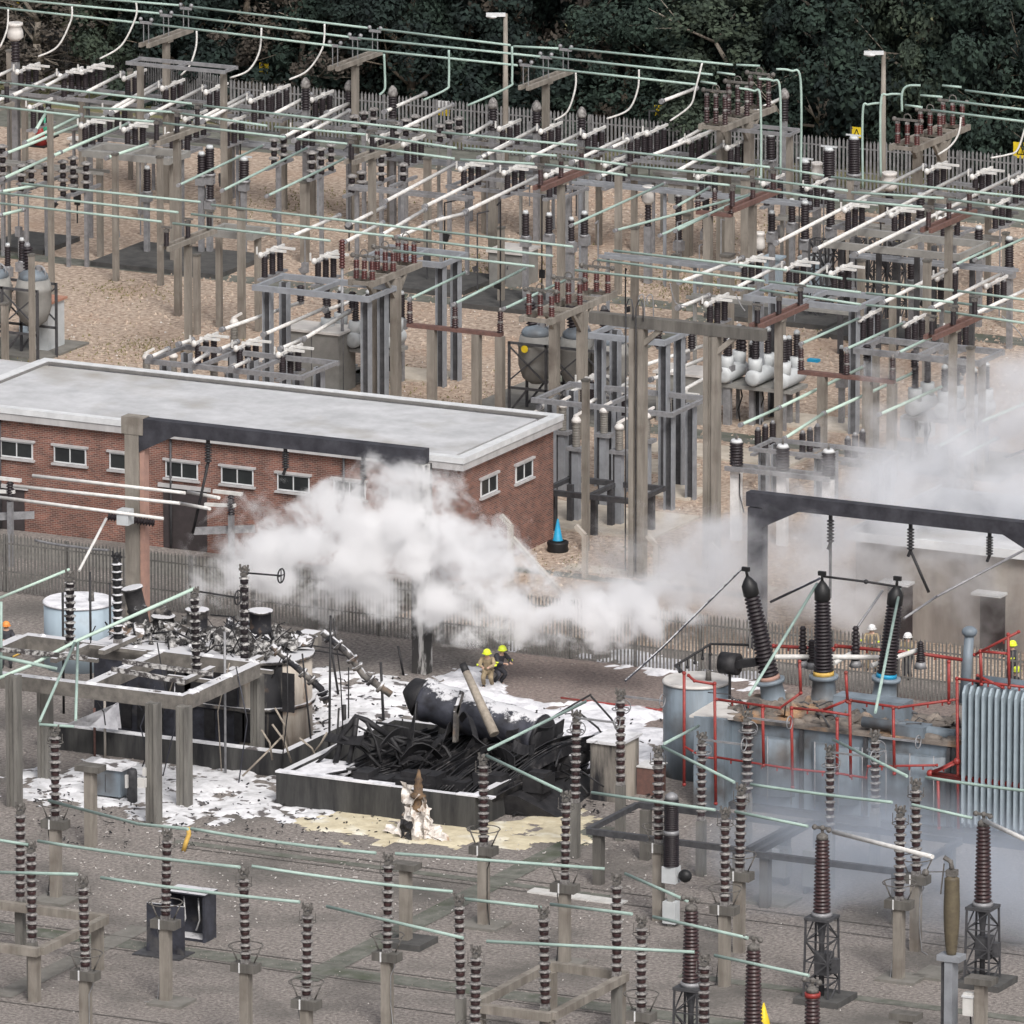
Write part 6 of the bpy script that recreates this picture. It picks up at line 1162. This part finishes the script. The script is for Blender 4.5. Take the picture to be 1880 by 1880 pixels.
# red topped portals
for x0_, y0_, xs, ys, gy, l in [(749, 592, (793, 875, 918), (755, 765, 772), 760, 'low portal with rust red beam above the brick roof end'), (1467, 678, (1510, 1593, 1638), (800, 870, 878), 868, 'low portal with rust red beam at centre right'), (1280, 385, (1300, 1340), (560, 570), 560, 'rust red low beam portal behind the lines, right of centre')]:
    P = AT(x0_, y0_, gy); Q = along(P, A, xs[-1] + 4); t = thing('red_beam_portal', l, 'portal', Vector((P.x, P.y, 0))); m = MB('red_rust'); m.bar(P - Z * .1, Q - Z * .1, .3, .16); part('beam', m, t)
    for x in xs: q = along(P, A, x); m = MB('concrete'); m.box(Vector((q.x, q.y, 0)), .34, .34, P.z - .185); part('post', m, t)
    for k in range(3): q = P.lerp(Q, .02 + .48 * k); m = MB('porcelain_brown'); m.lathe(q, q + Z * .4, shedprof(4, .1, .15), 10); m.lathe(q + Z * .5, q + Z * .9, shedprof(4, .09, .13), 10); m.use('flange'); m.lathe(q + Z * .4, q + Z * .5, [(0, .12), (1, .12)], 10); m.lathe(q + Z * .9, q + Z * 1.05, [(0, .1), (1, .05)], 8); part('insulator', m, t)
# plain concrete posts
for x, yt, yb, w_ in [(95, 205, 541, .26), (213, 285, 516, .28), (295, 290, 524, .28), (362, 470, 614, .3), (444, 385, 622, .34), (560, 335, 482, .4), (785, 292, 462, .34), (905, 350, 500, .4), (920, 420, 560, .3), (1135, 320, 540, .32), (1165, 420, 640, .34), (1262, 395, 470, .4), (1335, 470, 640, .55), (1368, 330, 560, .4), (1580, 480, 690, .32), (1075, 700, 1012, .3), (1638, 520, 700, .3), (1845, 430, 600, .3), (20, 95, 300, .3), (10, 560, 700, .3), (60, 470, 700, .26), (240, 130, 330, .22), (1560, 330, 520, .3), (1700, 480, 780, .34), (850, 600, 700, .0), (1435, 590, 760, .3), (1780, 640, 900, .32), (1240, 470, 600, .3)]:
    if w_: w_ *= .82; g = GH(x, yb); m = MB('concrete'); m.box(g, w_, w_ * 1.05, Zat(x, yt, yb)); m.use('concrete_dark'); m.box(g + Z * Zat(x, yt, yb), w_ * 1.2, w_ * 1.25, .1); solo('concrete_post', None, 'post', m, 'plain concrete posts of the upper yard', row=('plain square concrete post', 'in the upper switchyard'), px=x)
# tall gantry in front: twin lattice column + beam
def bigportal():
    P = AT(1085, 572, 1050); Q = along(P, A, 1405); t = thing('concrete_gantry', 'tallest concrete gantry with long horizontal beam right of the brick building', 'gantry', GH(1168, 1062)); m = MB('concrete_dark'); m.bar(P - Z * .22, Q - Z * .22, .4, .46); part('beam', m, t)
    for x, w_ in ((1172, .62), (1308, .58)):
        q = along(P, A, x); q.z = 0; m = MB('concrete')
        m.box(q - A * w_ * .32, w_ * .36, .5, P.z - .47); m.box(q + A * w_ * .32, w_ * .36, .5, P.z - .47); m.box(q, w_ * .27, .3, P.z - .47); m.bar(q + Z * (P.z - 1.3), q + Z * (P.z - .45) + A * 1.0, .25, .2); part('column', m, t)
    m = MB('steel_dark')
    for o in (-.3, .15):
        q = along(P, A, 1168) + A * o - B * .33; q.z = 0; m.tube([q + Z * .3, q + Z * (P.z + .4), q + Z * (P.z + .75) + A * .12, q + Z * (P.z + .75) + A * .25, q + Z * (P.z + .4) + A * .32, q + Z * (P.z - .1) + A * .32], .03, 6)
    part('earth_wire', m, t)
bigportal()
# single black columns
BC = ('single black ribbed column', 'on a grey pedestal in the upper yard')
for x, yt, yb, gy, w_ in [(270, 310, 350, 470, .17), (370, 284, 320, 470, .2), (385, 272, 318, 470, .22), (386, 328, 365, 470, .18), (448, 294, 330, 470, .24), (1415, 250, 292, 470, .22), (1478, 298, 362, 500, .26), (1522, 276, 325, 490, .28), (1568, 255, 318, 470, .28), (1454, 370, 407, 520, .17), (1478, 374, 438, 560, .2), (1525, 352, 416, 560, .2), (1417, 392, 424, 540, .17), (1797, 420, 470, 600, .2), (1690, 360, 400, 560, .2), (965, 392, 432, 560, .17), (1008, 396, 428, 560, .17), (1073, 393, 430, 560, .18), (1049, 404, 442, 570, .15), (737, 540, 584, 700, .16), (1449, 622, 664, 780, .15), (1338, 625, 667, 780, .15), (1381, 632, 670, 780, .15), (1853, 440, 490, 640, .2), (1673, 470, 512, 640, .17), (1730, 500, 545, 650, .15), (40, 442, 478, 560, .14), (14, 452, 488, 560, .14), (1296, 350, 420, 470, .18), (1246, 360, 440, 480, .16), (1255, 620, 640, 760, .12), (1545, 640, 690, 780, .12)]:
    g = GH(x, gy); b = AT(x, yb, gy); tt = AT(x, yt, gy); t = thing('insulator_column', None, 'insulator', g, 'single black columns', row=BC, px=x)
    m = MB('galv'); m.box(g, .22, .22, max(.3, b.z - .5)); m.box(Vector((g.x, g.y, max(.3, b.z - .5))), .42, .38, .42); m.lathe(b - Z * .1, b, [(0, w_ * 1.3), (1, w_ * 1.2)], 12); part('pedestal', m, t)
    n = max(6, int((tt.z - b.z) / .11)); m = MB('porcelain'); m.lathe(b, tt, shedprof(n, w_ * .8, w_), 14); part('porcelain', m, t); m = MB('grey_box'); m.lathe(tt, tt + Z * .14, [(0, w_ * .9), (1, w_ * .6)], 12); m.bar(tt + Z * .17 - A * .4, tt + Z * .17 + A * .4, .07) if w_ > .23 else None; part('cap', m, t)
# tall white columns near fence and white-topped pots
for x, yt, yb, r_, l in [(1070, 270, 390, .2, 'tall white panel column in the middle of the upper yard'), (915, 270, 350, .22, 'broad white panel column left of the tall one'), (1000, 290, 330, .1, 'slim white column between the two broad ones')]:
    g = GH(x, yb + 60); m = MB('white_box'); m.box(g + Z * 1.3, r_ * 2.2, r_ * 1.4, Zat(x, yt, yb + 60) - 1.3); m.use('galv'); m.box(g, .2, .2, 1.3); solo('white_column', l, 'column', m)
for x, y, gy, r_, l in [(28, 55, 330, .36, 'large pale pot on a black neck at the top left'), (1500, 312, 480, .25, 'white drum between the tall black columns'), (1633, 330, 480, .34, 'white capped drum below the right street lamp'), (1190, 355, 520, .26, 'pale double pot right of centre, under the slanting tubes'), (1395, 440, 560, .22, 'small pale pot behind the big gantry foot')]:
    c = AT(x, y, gy); g = Vector((c.x, c.y, 0)); t = thing('voltage_transformer', l, 'transformer', g); m = MB('tin_top'); m.lathe(c - Z * .5, c + Z * .35, [(0, r_ * .6), (.2, r_ * 1.1), (.55, r_), (.8, r_ * .8), (.85, r_), (1, r_)], 16); part('head', m, t); m = MB('porcelain'); m.lathe(c - Z * 1.5, c - Z * .5, shedprof(7, r_ * .45, r_ * .6), 12); part('neck', m, t); m = MB('galv'); m.box(g, .3, .3, max(.2, c.z - 1.5)); part('stand', m, t)
# small head pots by fence
for i, (x, y) in enumerate([(561, 150), (641, 155), (721, 165), (905, 187), (985, 192), (1068, 204), (1440, 170)]):
    gy = y + 250; c = AT(x, y, gy); g = Vector((c.x, c.y, 0)); t = thing('surge_arrester', None, 'arrester', g, 'dark arresters along the back fence', row=('dark arrester with pale rounded head', 'along the back fence'), px=x); m = MB('flange'); m.lathe(c - Z * .3, c + Z * .2, [(0, .2), (.3, .24), (.7, .18), (1, .06)], 12); part('head', m, t); m = MB('porcelain'); m.lathe(c - Z * 1.3, c - Z * .3, shedprof(8, .15, .21), 12); part('porcelain', m, t); m = MB('galv'); m.box(g, .24, .24, c.z - 1.3); part('stand', m, t)
# clusters of spiky insulator strings
for x, y, nx, ny, gy in [(48, 315, 2, 3, 480), (85, 300, 1, 2, 470), (125, 325, 2, 4, 490), (158, 315, 1, 3, 490), (512, 268, 2, 3, 470), (590, 288, 3, 3, 480), (668, 205, 3, 2, 420), (745, 218, 3, 2, 430), (825, 222, 3, 2, 440), (700, 300, 1, 3, 480), (740, 300, 1, 2, 490), (5, 300, 1, 4, 470), (655, 318, 2, 2, 490)]:
    P = AT(x, y, gy); t = thing('string_insulator_rack', None, 'insulator rack', Vector((P.x, P.y, 0)), 'racks of spiky disc insulators', row=('rack of spiky disc insulators', 'in the rear yard'), px=x)
    m = MB('galv'); m.box(Vector((P.x, P.y, 0)), .16, .16, P.z - .9); m.bar(P - B * 1.3 - Z * .85, P + B * 1.3 - Z * .85, .14, .14); part('stand', m, t)
    for i in range(nx):
        c = P + B * (i - (nx - 1) / 2) * .95; m = MB('porcelain')
        H = .42 * ny; z0 = c - Z * .8
        for k in range(ny):
            m.use('porcelain'); m.lathe(z0 + Z * (.42 * k), z0 + Z * (.42 * k + .24), [(0, .12), (.5, .15), (1, .12)], 10); m.use('flange'); m.lathe(z0 + Z * (.42 * k + .24), z0 + Z * (.42 * k + .42), [(0, .12), (.3, .26), (.6, .24), (1, .1)], 10)
        part('insulator', m, t)
# circuit breakers: grey pots, horizontal drums, dark bushings
def breaker(px, py, gy, label, s=1.0, box=True):
    P = AT(px, py, gy); g = Vector((P.x, P.y, 0)); t = thing('circuit_breaker', label, 'circuit breaker', g); z = P.z
    m = MB('grey_mid'); m.box(g + Z * (z - .2), 3.6 * s, 1.6 * s, .16)
    part('deck', m, t)
    for i in (-1, 1):
        for j in (-.8, .8): m = MB('galv'); m.box(g + A * 1.4 * s * i + B * j * .8 * s, .13, .13, z - .202); part('leg', m, t)
    for k in range(3):
        c = P + A * (k - 1) * 1.35 * s; m = MB('grey_box'); m.lathe(c - B * 1.0 * s + Z * .35, c + B * 1.0 * s + Z * .35, [(0, .1), (0, .3), (.06, .36), (.94, .36), (1, .3)], 18)
        for o in (-.62, .62): m.use('grey_box'); m.lathe(c + B * o * s + Z * .5, c + B * o * s + Z * 1.15, [(0, .27), (.55, .3), (1, .3)], 14)
        dr = part('drum', m, t)
        for o in (-.62, .62): m = MB('porcelain'); m.lathe(c + B * o * s + Z * 1.15, c + B * o * s + Z * 2.1, shedprof(9, .11, .16), 12); m.use('grey_box'); m.lathe(c + B * o * s + Z * 2.1, c + B * o * s + Z * 2.3, [(0, .12), (.5, .15), (1, .05)], 10); part('bushing', m, dr)
    if box: m = MB('grey_box'); m.box(g + Z * (z - 1.1) - A * 1.9 * s, .55, .6, .9); part('control_box', m, t)
    m = MB('black')
    for k in range(3): q = P + A * (k - 1) * 1.0 * s - Z * .2; m.tube([q, q - Z * .5 + A * .1, q - Z * 1.1 - A * .1, Vector((q.x, q.y, .05))], .035, 6)
    part('cables', m, t); return t
breaker(665, 632, 710, 'grey three drum circuit breaker in the centre, behind the brick roof')
breaker(1398, 702, 780, 'grey three drum circuit breaker right of the tall gantry')
breaker(1745, 762, 850, 'grey three drum circuit breaker half lost in smoke at right')
for px, yt, yb, wA, wB, m1_, top, l in [(588, 600, 712, 2.6, 1.6, 'grey_mid', 'tin_top', 'brown grey hut with pale roof behind the brick building'), (1262, 678, 770, 2.2, 1.6, 'grey_mid', 'tin_top', 'brown grey hut with pale roof behind the tall gantry column'), (943, 455, 520, 1.6, 1.7, 'grey_mid', 'tin_top', 'small kiosk with pale sloping roof in the middle of the gravel'), (86, 548, 640, .95, 1.5, 'grey_box', 'rust_top', 'grey cabinet with rusty red roof at the left'), (57, 570, 612, .9, .5, 'blue_pale', 'blue_pale', 'small pale blue box hung beside the red roofed cabinet'), (1420, 470, 520, .7, .5, 'blue_pale', 'blue_pale', 'pale blue kiosk at centre right'), (1498, 470, 545, 1.2, .7, 'blue_pale', 'grey_box', 'larger pale blue kiosk between lattice legs at right'), (140, 252, 268, .45, .4, 'white_box', 'white_box', 'little white box left of the first disconnector pair'), (627, 670, 690, .9, .7, 'grey_box', 'grey_box', 'light grey gabled box beside the central breaker'), (1690, 768, 800, 1.1, .6, 'grey_box', 'grey_box', 'light grey box with dark window in the smoke at right'), (1245, 330, 372, .7, .7, 'grey_mid', 'grey_box', 'grey kiosk below the slanting tubes right of centre'), (1130, 695, 725, .8, .8, 'grey_box', 'tin_top', 'light grey box on the low platform right of the roof'), (427, 640, 660, .7, .7, 'grey_box', 'tin_top', 'light grey box on the low platform behind the roof')]:
    g = GH(px, yb); z = Zat(px, yt, yb); z0 = 0 if px in (588, 1262, 943, 86, 1420, 1498, 1245) else .0
    t = thing('kiosk', l, 'cabinet', g); m = MB(m1_); m.box(g, wA, wB, z - .1); part('body', m, t); m = MB(top); m.box(g + Z * (z - .1), wA + .22, wB + .22, .1); part('roof', m, t)
    m = MB('steel_dark'); m.box(g - B * (wB / 2 + .005) + Z * .15, .025, .02, z - .4); m.box(g - B * (wB / 2 + .02) + A * .12 + Z * z * .5, .04, .05, .14); part('door_gap', m, t)
# grey current transformers on black and grey stems
CT = ('grey column with pale cap', 'by the low platforms')
for x, yt, yb, gy in [(269, 650, 695, 740), (318, 648, 692, 740), (345, 668, 706, 760), (393, 656, 705, 760), (419, 678, 718, 775), (469, 668, 722, 775), (985, 757, 790, 900), (1033, 738, 790, 900), (1058, 765, 820, 958), (1109, 748, 795, 930), (1137, 778, 826, 965), (1187, 758, 805, 940), (1245, 685, 720, 860), (430, 585, 640, 720)]:
    g = GH(x, gy); b = AT(x, yb, gy); tt = AT(x, yt, gy); t = thing('grey_post_insulator', None, 'insulator', g, 'grey columns by the low platforms', row=CT, px=x)
    m = MB('steel_col'); m.box(g, .3, .3, b.z - .15); m.use('steel_dark'); m.box(g - A * .22, .1, .12, b.z - .2); m.use('galv'); m.box(b - Z * .15, .7, .5, .15); part('stem', m, t)
    m = MB('porcelain_grey'); m.lathe(b, b.lerp(tt, .8), shedprof(9, .15, .17), 14); part('column', m, t); m = MB('tin_top'); m.lathe(b.lerp(tt, .8), tt, [(0, .2), (.5, .2), (1, .12)], 12); m.bar(tt - A * .1, tt + B * .5 + A * .1 + Z * .15, .09); part('cap', m, t)
# white columned stand with three black pots
P = AT(1338, 852, 990); Q = along(P, A, 1530); t = thing('white_columned_stand', 'stand of three white columns carrying black ribbed pots, behind smoke', 'stand', Vector((P.x, P.y, 0)))
for o in (-.35, .35): m = MB('galv'); m.bar(P + B * o - Z * .1, Q + B * o - Z * .1, .14, .18); part('beam', m, t)
for x in (1352, 1437, 1521):
    q = along(P, A, x); m = MB('white'); m.box(Vector((q.x, q.y, .0)), .42, .3, P.z - .2); part('column', m, t)
    m = MB('porcelain'); m.lathe(q, q + Z * .95, shedprof(8, .24, .29), 16); m.use('trim'); m.lathe(q + Z * .95, q + Z * 1.07, [(0, .27), (1, .2)], 14); m.use('hardware'); m.lathe(q + Z * 1.07, q + Z * 1.3, [(0, .06), (1, .03)], 8); part('pot', m, t)
m = MB('black'); q = along(P, A, 1362); m.tube([q - Z * .3 - B * .2, q - Z * 1.2 - B * .2, q - Z * 1.9 - B * .2 + A * .2], .03); part('cable', m, t)
# old oil filled units on lattice frames
def oilunit(px, yb, label, n=3):
    g = GH(px, yb); t = thing('oil_transformer', label, 'transformer', g)
    for k in range(n):
        c = g + A * (k * 1.75) + B * (k % 2) * .4; m = MB('grey_mid'); m.lathe(c + Z * 1.4, c + Z * 3.5, [(0, .25), (.12, .6), (.4, .78), (.75, .78), (.8, .84), (.84, .78), (1, .7)], 20); m.use('blue_grey'); m.ball(c + Z * 3.6, .66, .66, .35, 14, 8); tk = part('tank', m, t)
        m = MB('porcelain'); m.lathe(c + Z * 3.8 - A * .2, c + Z * 4.9 - A * .3, shedprof(8, .17, .26), 12); m.use('galv'); m.ball(c + Z * 4.95 - A * .3, .15, n=8, m=6); part('bushing', m, tk)
        m = MB('galv'); m.ring(c + Z * 3.8 + A * .3, .3, .05, B, 12, 6); m.bar(c + Z * 3.5 + A * .3, c + Z * 4.1 + A * .3, .2); part('fittings', m, tk)
    m = MB('steel_dark')
    for k in range(n + 1):
        for s_ in (-1, 1):
            q = g + A * (k * 1.75 - .88) + B * s_ * .85; m.box(q, .1, .1, 3.3)
            if k < n: m.bar(q + Z * 1.6, q + A * 1.75 + Z * 3.1, .06); m.bar(q + Z * 3.1, q + A * 1.75 + Z * 1.6, .06); m.bar(q + Z * 3.25, q + A * 1.75 + Z * 3.25, .1); m.bar(q + Z * 1.3, q + A * 1.75 + Z * 1.3, .1); m.bar(q + Z * .2, q + A * .87 + Z * 1.3, .08)
    part('lattice_frame', m, t); m = MB('yellow'); q = g - B * .93 - A * .1 + Z * 3.05; m.lathe(q, q - B * .03, [(0, .16), (1, .16)], 14); part('yellow_disc', m, t); return t
oilunit(985, 762, 'row of grey round tanks in a dark lattice frame behind the brick corner')
oilunit(-10, 652, 'grey round tank unit with black bushings at the left edge', 2)
t = LOC
# hanging black insulators under the steel frames
HI = ('short black insulator hanging', 'under a steel frame beam')
for x, y0_, y1_, gy in [(552, 524, 553, 745), (599, 530, 560, 745), (647, 536, 565, 745), (1208, 606, 636, 885), (1270, 608, 640, 890), (1315, 620, 645, 890), (1592, 633, 662, 860), (1679, 644, 674, 860), (1768, 655, 684, 860), (1364, 598, 645, 770)]:
    a = AT(x, y0_, gy); b = AT(x, y1_, gy); m = MB('porcelain'); m.lathe(b, a, shedprof(7, .12, .17), 12); m.use('galv'); m.lathe(b - Z * .12, b, [(0, .06), (1, .1)], 8); solo('hanging_insulator', None, 'insulator', m, 'hanging black insulators', row=HI, px=x)
# tall thin red insulator and lattice legs at upper right
for x in (1500, 1535, 1575, 1610, 1645):
    g = GH(x, 585); m = MB('steel_dark'); lattice(m, g, .7, .5, 3.6, 5, .06); solo('lattice_leg', None, 'lattice stand', m, 'lattice stands at upper right', row=('dark lattice stand', 'among the cabinets at upper right'), px=x)
for x, y0_, y1_, l in [(628, 440, 492, 'thin bright red insulator left of the central red gantry')]:
    a, b = AT(x, y1_, 720), AT(x, y0_, 720); m = MB('porcelain_red'); m.lathe(a, b, shedprof(10, .09, .14), 10); m.use('galv'); m.lathe(Vector((a.x, a.y, 0)), a, [(0, .07), (1, .07)], 8); solo('red_insulator', l, 'insulator', m)
for x, yt, yb, mm_, l in [(1532, 420, 640, 'steel_dark', 'dark drain pipe on the gravel'), ]: pass
m = MB('white'); g = GH(345, 200 + 330); m.box(AT(345, 525, 528), .35, .1, .25); solo('white_tag', 'small white tag fixed to a concrete post at left', 'tag', m)
m = MB('cone_blue'); m.box(GH(1494, 664), .5, .3, .12); solo('blue_rag', 'small blue bag lying on the gravel at centre right', 'bag', m)

# fine clutter that belongs to the frames: operating rods, down leads, cable runs
rc = random.Random(77)
CLR = ('thin operating rod', 'of the upper switchyard')
k = 0
for x in range(40, 1880, 46):
    yb = 330 + .1 * x + rc.uniform(-60, 190)
    if yb > 700 and x < 1010: continue
    g = GH(x + rc.uniform(-15, 15), yb); h_ = rc.uniform(2.2, 5.2); m = MB(rc.choice(['galv', 'galv', 'char', 'steel_dark'])); m.bar(g, g + Z * h_, .05); m.bar(g + Z * rc.uniform(.8, 1.3), g + Z * 1.2 + A * rc.uniform(-.4, .4), .12, .25); m.bar(g + Z * h_, g + Z * (h_ - .1) + B * rc.uniform(-1.2, 1.2), .05)
    if rc.random() < .5: m.box(g + Z * 1.0, .28, .22, .45)
    solo('operating_rod', None, 'rod', m, 'operating rods of the upper yard', row=CLR, px=x)

# extra dark steelwork and slim beams tying the rear rows together
SB = ('slim grey steel tie beam', 'among the rear rows')
for k, (x1, y1, x2, z_) in enumerate([(0, 180, 420, 3.6), (250, 225, 640, 3.4), (420, 262, 900, 3.2), (640, 238, 1010, 4.2), (880, 300, 1330, 3.4), (1050, 335, 1480, 4.4), (1200, 318, 1620, 3.0), (1400, 350, 1860, 3.6), (1560, 470, 1860, 4.2), (0, 300, 190, 4.0), (640, 345, 860, 4.3), (1100, 470, 1400, 4.4), (1260, 545, 1560, 4.2), (120, 235, 520, 2.6), (700, 290, 1200, 2.6), (1420, 400, 1860, 2.6)]):
    P = GH(x1, y1, z_); Q = along(P, A, x2); m = MB(('grey_mid', 'galv', 'steel_col')[k % 3])
    for o in (0, .55): m.bar(P + B * o, Q + B * o, .1, .14)
    n = int((Q.x - P.x) / 1.4)
    for i in range(n): m.bar(P + A * (1.4 * i + .1) + B * .02, P + A * (1.4 * i + .8) + B * .53, .05)
    for i in range(0, n, 3): q = P + A * (1.4 * i + .3) + B * .27; m.box(Vector((q.x, q.y, 0)), .12, .12, q.z - .08); m.box(q - Z * .1, .3, .6, .06)
    solo('tie_beam', None, 'steel beam', m, 'tie beams of the upper yard', row=SB, px=x1)
UR3 = [(75, 190), (215, 196), (360, 212), (430, 222), (560, 232), (700, 252), (760, 258), (1130, 296), (1300, 318), (1420, 330), (1500, 338), (1840, 372)]
for x, y in UR3: disc(x, y, 4.6, row=('low dark triple disconnector', 'between the two rear rows'), tbar=False)
# ================================================================ SMOKE AND STEAM (real volumes standing where they drift)
def plume(name, label, blobs, dens, col, amp=1.1, nsc=.55, thr=.0, gain=1.6, stretch=(1, 1, 1), aniso=.2, warp=.9, detail=7):
    """blobs = [(px, py, gy, rx, ry, rz)] soft ellipsoids in metres"""
    C = [(AT(x, y, gy), Vector((rx, ry, rz))) for x, y, gy, rx, ry, rz in blobs]
    lo = Vector([min(c[i] - r[i] for c, r in C) for i in range(3)]); hi = Vector([max(c[i] + r[i] for c, r in C) for i in range(3)]); lo.z = max(lo.z, .06)
    m = bpy.data.materials.new(name); m.use_nodes = True; nt = m.node_tree; nt.nodes.remove(nt.nodes['Principled BSDF']); out = nt.nodes['Material Output']
    pv = _n(nt, 'ShaderNodeVolumePrincipled'); pv.inputs['Color'].default_value = (*col, 1); pv.inputs['Anisotropy'].default_value = aniso
    g = _n(nt, 'ShaderNodeNewGeometry'); L = nt.links
    def M(op, a, b=None, c=None):
        n = _n(nt, 'ShaderNodeMath', operation=op)
        for i, v in enumerate((a, b, c)):
            if v is None: continue
            if isinstance(v, (int, float)): n.inputs[i].default_value = v
            else: L.new(v, n.inputs[i])
        return n.outputs[0]
    nw = _n(nt, 'ShaderNodeTexNoise'); nw.inputs['Scale'].default_value = nsc * .6; nw.inputs['Detail'].default_value = 2; L.new(g.outputs['Position'], nw.inputs['Vector'])
    sub = _n(nt, 'ShaderNodeVectorMath', operation='SUBTRACT'); L.new(nw.outputs['Color'], sub.inputs[0]); sub.inputs[1].default_value = (.5, .5, .5)
    scl = _n(nt, 'ShaderNodeVectorMath', operation='SCALE'); L.new(sub.outputs[0], scl.inputs[0]); scl.inputs['Scale'].default_value = warp * 3
    wp = _n(nt, 'ShaderNodeVectorMath', operation='ADD'); L.new(g.outputs['Position'], wp.inputs[0]); L.new(scl.outputs[0], wp.inputs[1])
    f = None
    for c, r in C:
        s = _n(nt, 'ShaderNodeVectorMath', operation='SUBTRACT'); L.new(wp.outputs[0], s.inputs[0]); s.inputs[1].default_value = c
        d = _n(nt, 'ShaderNodeVectorMath', operation='DIVIDE'); L.new(s.outputs[0], d.inputs[0]); d.inputs[1].default_value = r
        ln = _n(nt, 'ShaderNodeVectorMath', operation='LENGTH'); L.new(d.outputs[0], ln.inputs[0]); v = M('SUBTRACT', .95, ln.outputs['Value'])
        if f is None: f = v
        else: f = M('SMOOTH_MAX', f, v, .35)
    mp = _n(nt, 'ShaderNodeMapping'); mp.inputs['Scale'].default_value = stretch; L.new(wp.outputs[0], mp.inputs[0])
    no = _n(nt, 'ShaderNodeTexNoise'); no.inputs['Scale'].default_value = nsc; no.inputs['Detail'].default_value = detail; no.inputs['Roughness'].default_value = .62; L.new(mp.outputs[0], no.inputs['Vector'])
    nz = M('MULTIPLY_ADD', no.outputs['Fac'], amp * 2, -amp)
    tot = M('ADD', f, nz); tot = M('SUBTRACT', tot, thr); tot = M('MULTIPLY', tot, gain); tot = M('MINIMUM', M('MAXIMUM', tot, 0), 1.0)
    # never any density at the faces of the box
    sx = _n(nt, 'ShaderNodeSeparateXYZ'); L.new(g.outputs['Position'], sx.inputs[0])
    for ax, i in (('X', 0), ('Y', 1), ('Z', 2)):
        h = (hi[i] - lo[i]) / 2; cc = (hi[i] + lo[i]) / 2
        if ax == 'Z': e = M('MINIMUM', M('MAXIMUM', M('MULTIPLY', M('SUBTRACT', hi[2], sx.outputs['Z']), 1.2), 0), 1)
        else: e = M('MINIMUM', M('MAXIMUM', M('MULTIPLY', M('SUBTRACT', h, M('ABSOLUTE', M('SUBTRACT', sx.outputs[ax], cc))), .8), 0), 1)
        tot = M('MULTIPLY', tot, e)
    L.new(M('MULTIPLY', tot, dens), pv.inputs['Density']); L.new(pv.outputs[0], out.inputs['Volume'])
    try: m.cycles.volume_step_rate = 1.0
    except Exception: pass
    MT[name + label] = m; mb = MB(name + label); mb.bb(lo.x, hi.x, lo.y, hi.y, lo.z, hi.z); return solo(name, label, 'smoke', mb, kind='stuff')
plume('steam', 'dense white steam rolling up from the burnt tank past the brick wall',
      [(395, 1085, 1245, 1.5, 1.3, .8), (430, 1050, 1245, 2.0, 1.5, 1.3), (490, 1020, 1245, 2.6, 1.6, 1.9), (580, 990, 1245, 3.0, 1.8, 2.1), (670, 985, 1245, 3.0, 1.8, 2.4), (755, 935, 1245, 2.4, 1.7, 2.3), (765, 1010, 1245, 3.2, 1.9, 2.4), (860, 1040, 1248, 3.2, 1.9, 2.2), (640, 1070, 1245, 4.0, 1.8, 1.5), (800, 1100, 1250, 3.4, 1.7, 1.5), (940, 1120, 1258, 3.8, 1.7, 1.4), (1070, 1135, 1268, 3.8, 1.6, 1.1), (1180, 1110, 1275, 3.0, 1.6, 1.3)],
      4.2, (.98, .98, .985), amp=2.3, nsc=.68, thr=.2, gain=1.25, warp=.55, detail=12)
plume('smoke', 'pale blue grey smoke drifting behind the black bushings at right',
      [(1140, 1090, 1200, 3.5, 2.2, 1.6), (1250, 1060, 1190, 3.8, 2.2, 2.2), (1340, 1030, 1190, 3.6, 2.2, 2.6), (1430, 1010, 1190, 3.4, 2.2, 2.6), (1540, 985, 1180, 3.6, 2.2, 2.4), (1480, 1100, 1190, 5, 2.0, 1.5), (1620, 920, 1170, 4.5, 2.4, 2.0), (1730, 860, 1160, 5, 2.4, 2.4), (1850, 800, 1160, 5.4, 2.8, 3.6), (1760, 900, 1165, 5, 2.2, 2.0), (1660, 1040, 1170, 4.5, 2.0, 2.6), (1800, 1020, 1170, 5, 2.0, 3.4), (1900, 900, 1160, 4, 2.4, 3.0)],
      .8, (.94, .95, .97), amp=2.0, nsc=.42, thr=-.02, gain=1.1, warp=.9, detail=10)
plume('smoke', 'thin bluish smoke hanging over the front yard at lower right',
      [(1500, 1560, 1640, 5, 3, 1.6), (1640, 1570, 1690, 5.5, 3, 1.6), (1560, 1470, 1600, 5, 2, 1.2), (1760, 1580, 1700, 6, 3.4, 1.8), (1880, 1600, 1720, 5, 3.4, 2.2), (1880, 1660, 1760, 4, 3, 1.3), (1450, 1620, 1700, 4, 3, .9)],
      .2, (.80, .87, .97), amp=1.1, nsc=.34, thr=-.2, gain=1.1, warp=.8)
# ================================================================ LABELS OF THE ROWS
for (desc, place), L in ROWS.items():
    L.sort(key=lambda t: t[0])
    for i, (px, o) in enumerate(L):
        if len(L) == 1: o['label'] = (desc + ' ' + place).strip()
        elif i == 0: o['label'] = 'leftmost ' + desc + ' ' + place
        elif i == len(L) - 1: o['label'] = 'rightmost ' + desc + ' ' + place
        else: o['label'] = ORD[i] + ' ' + desc + ' from the left ' + place
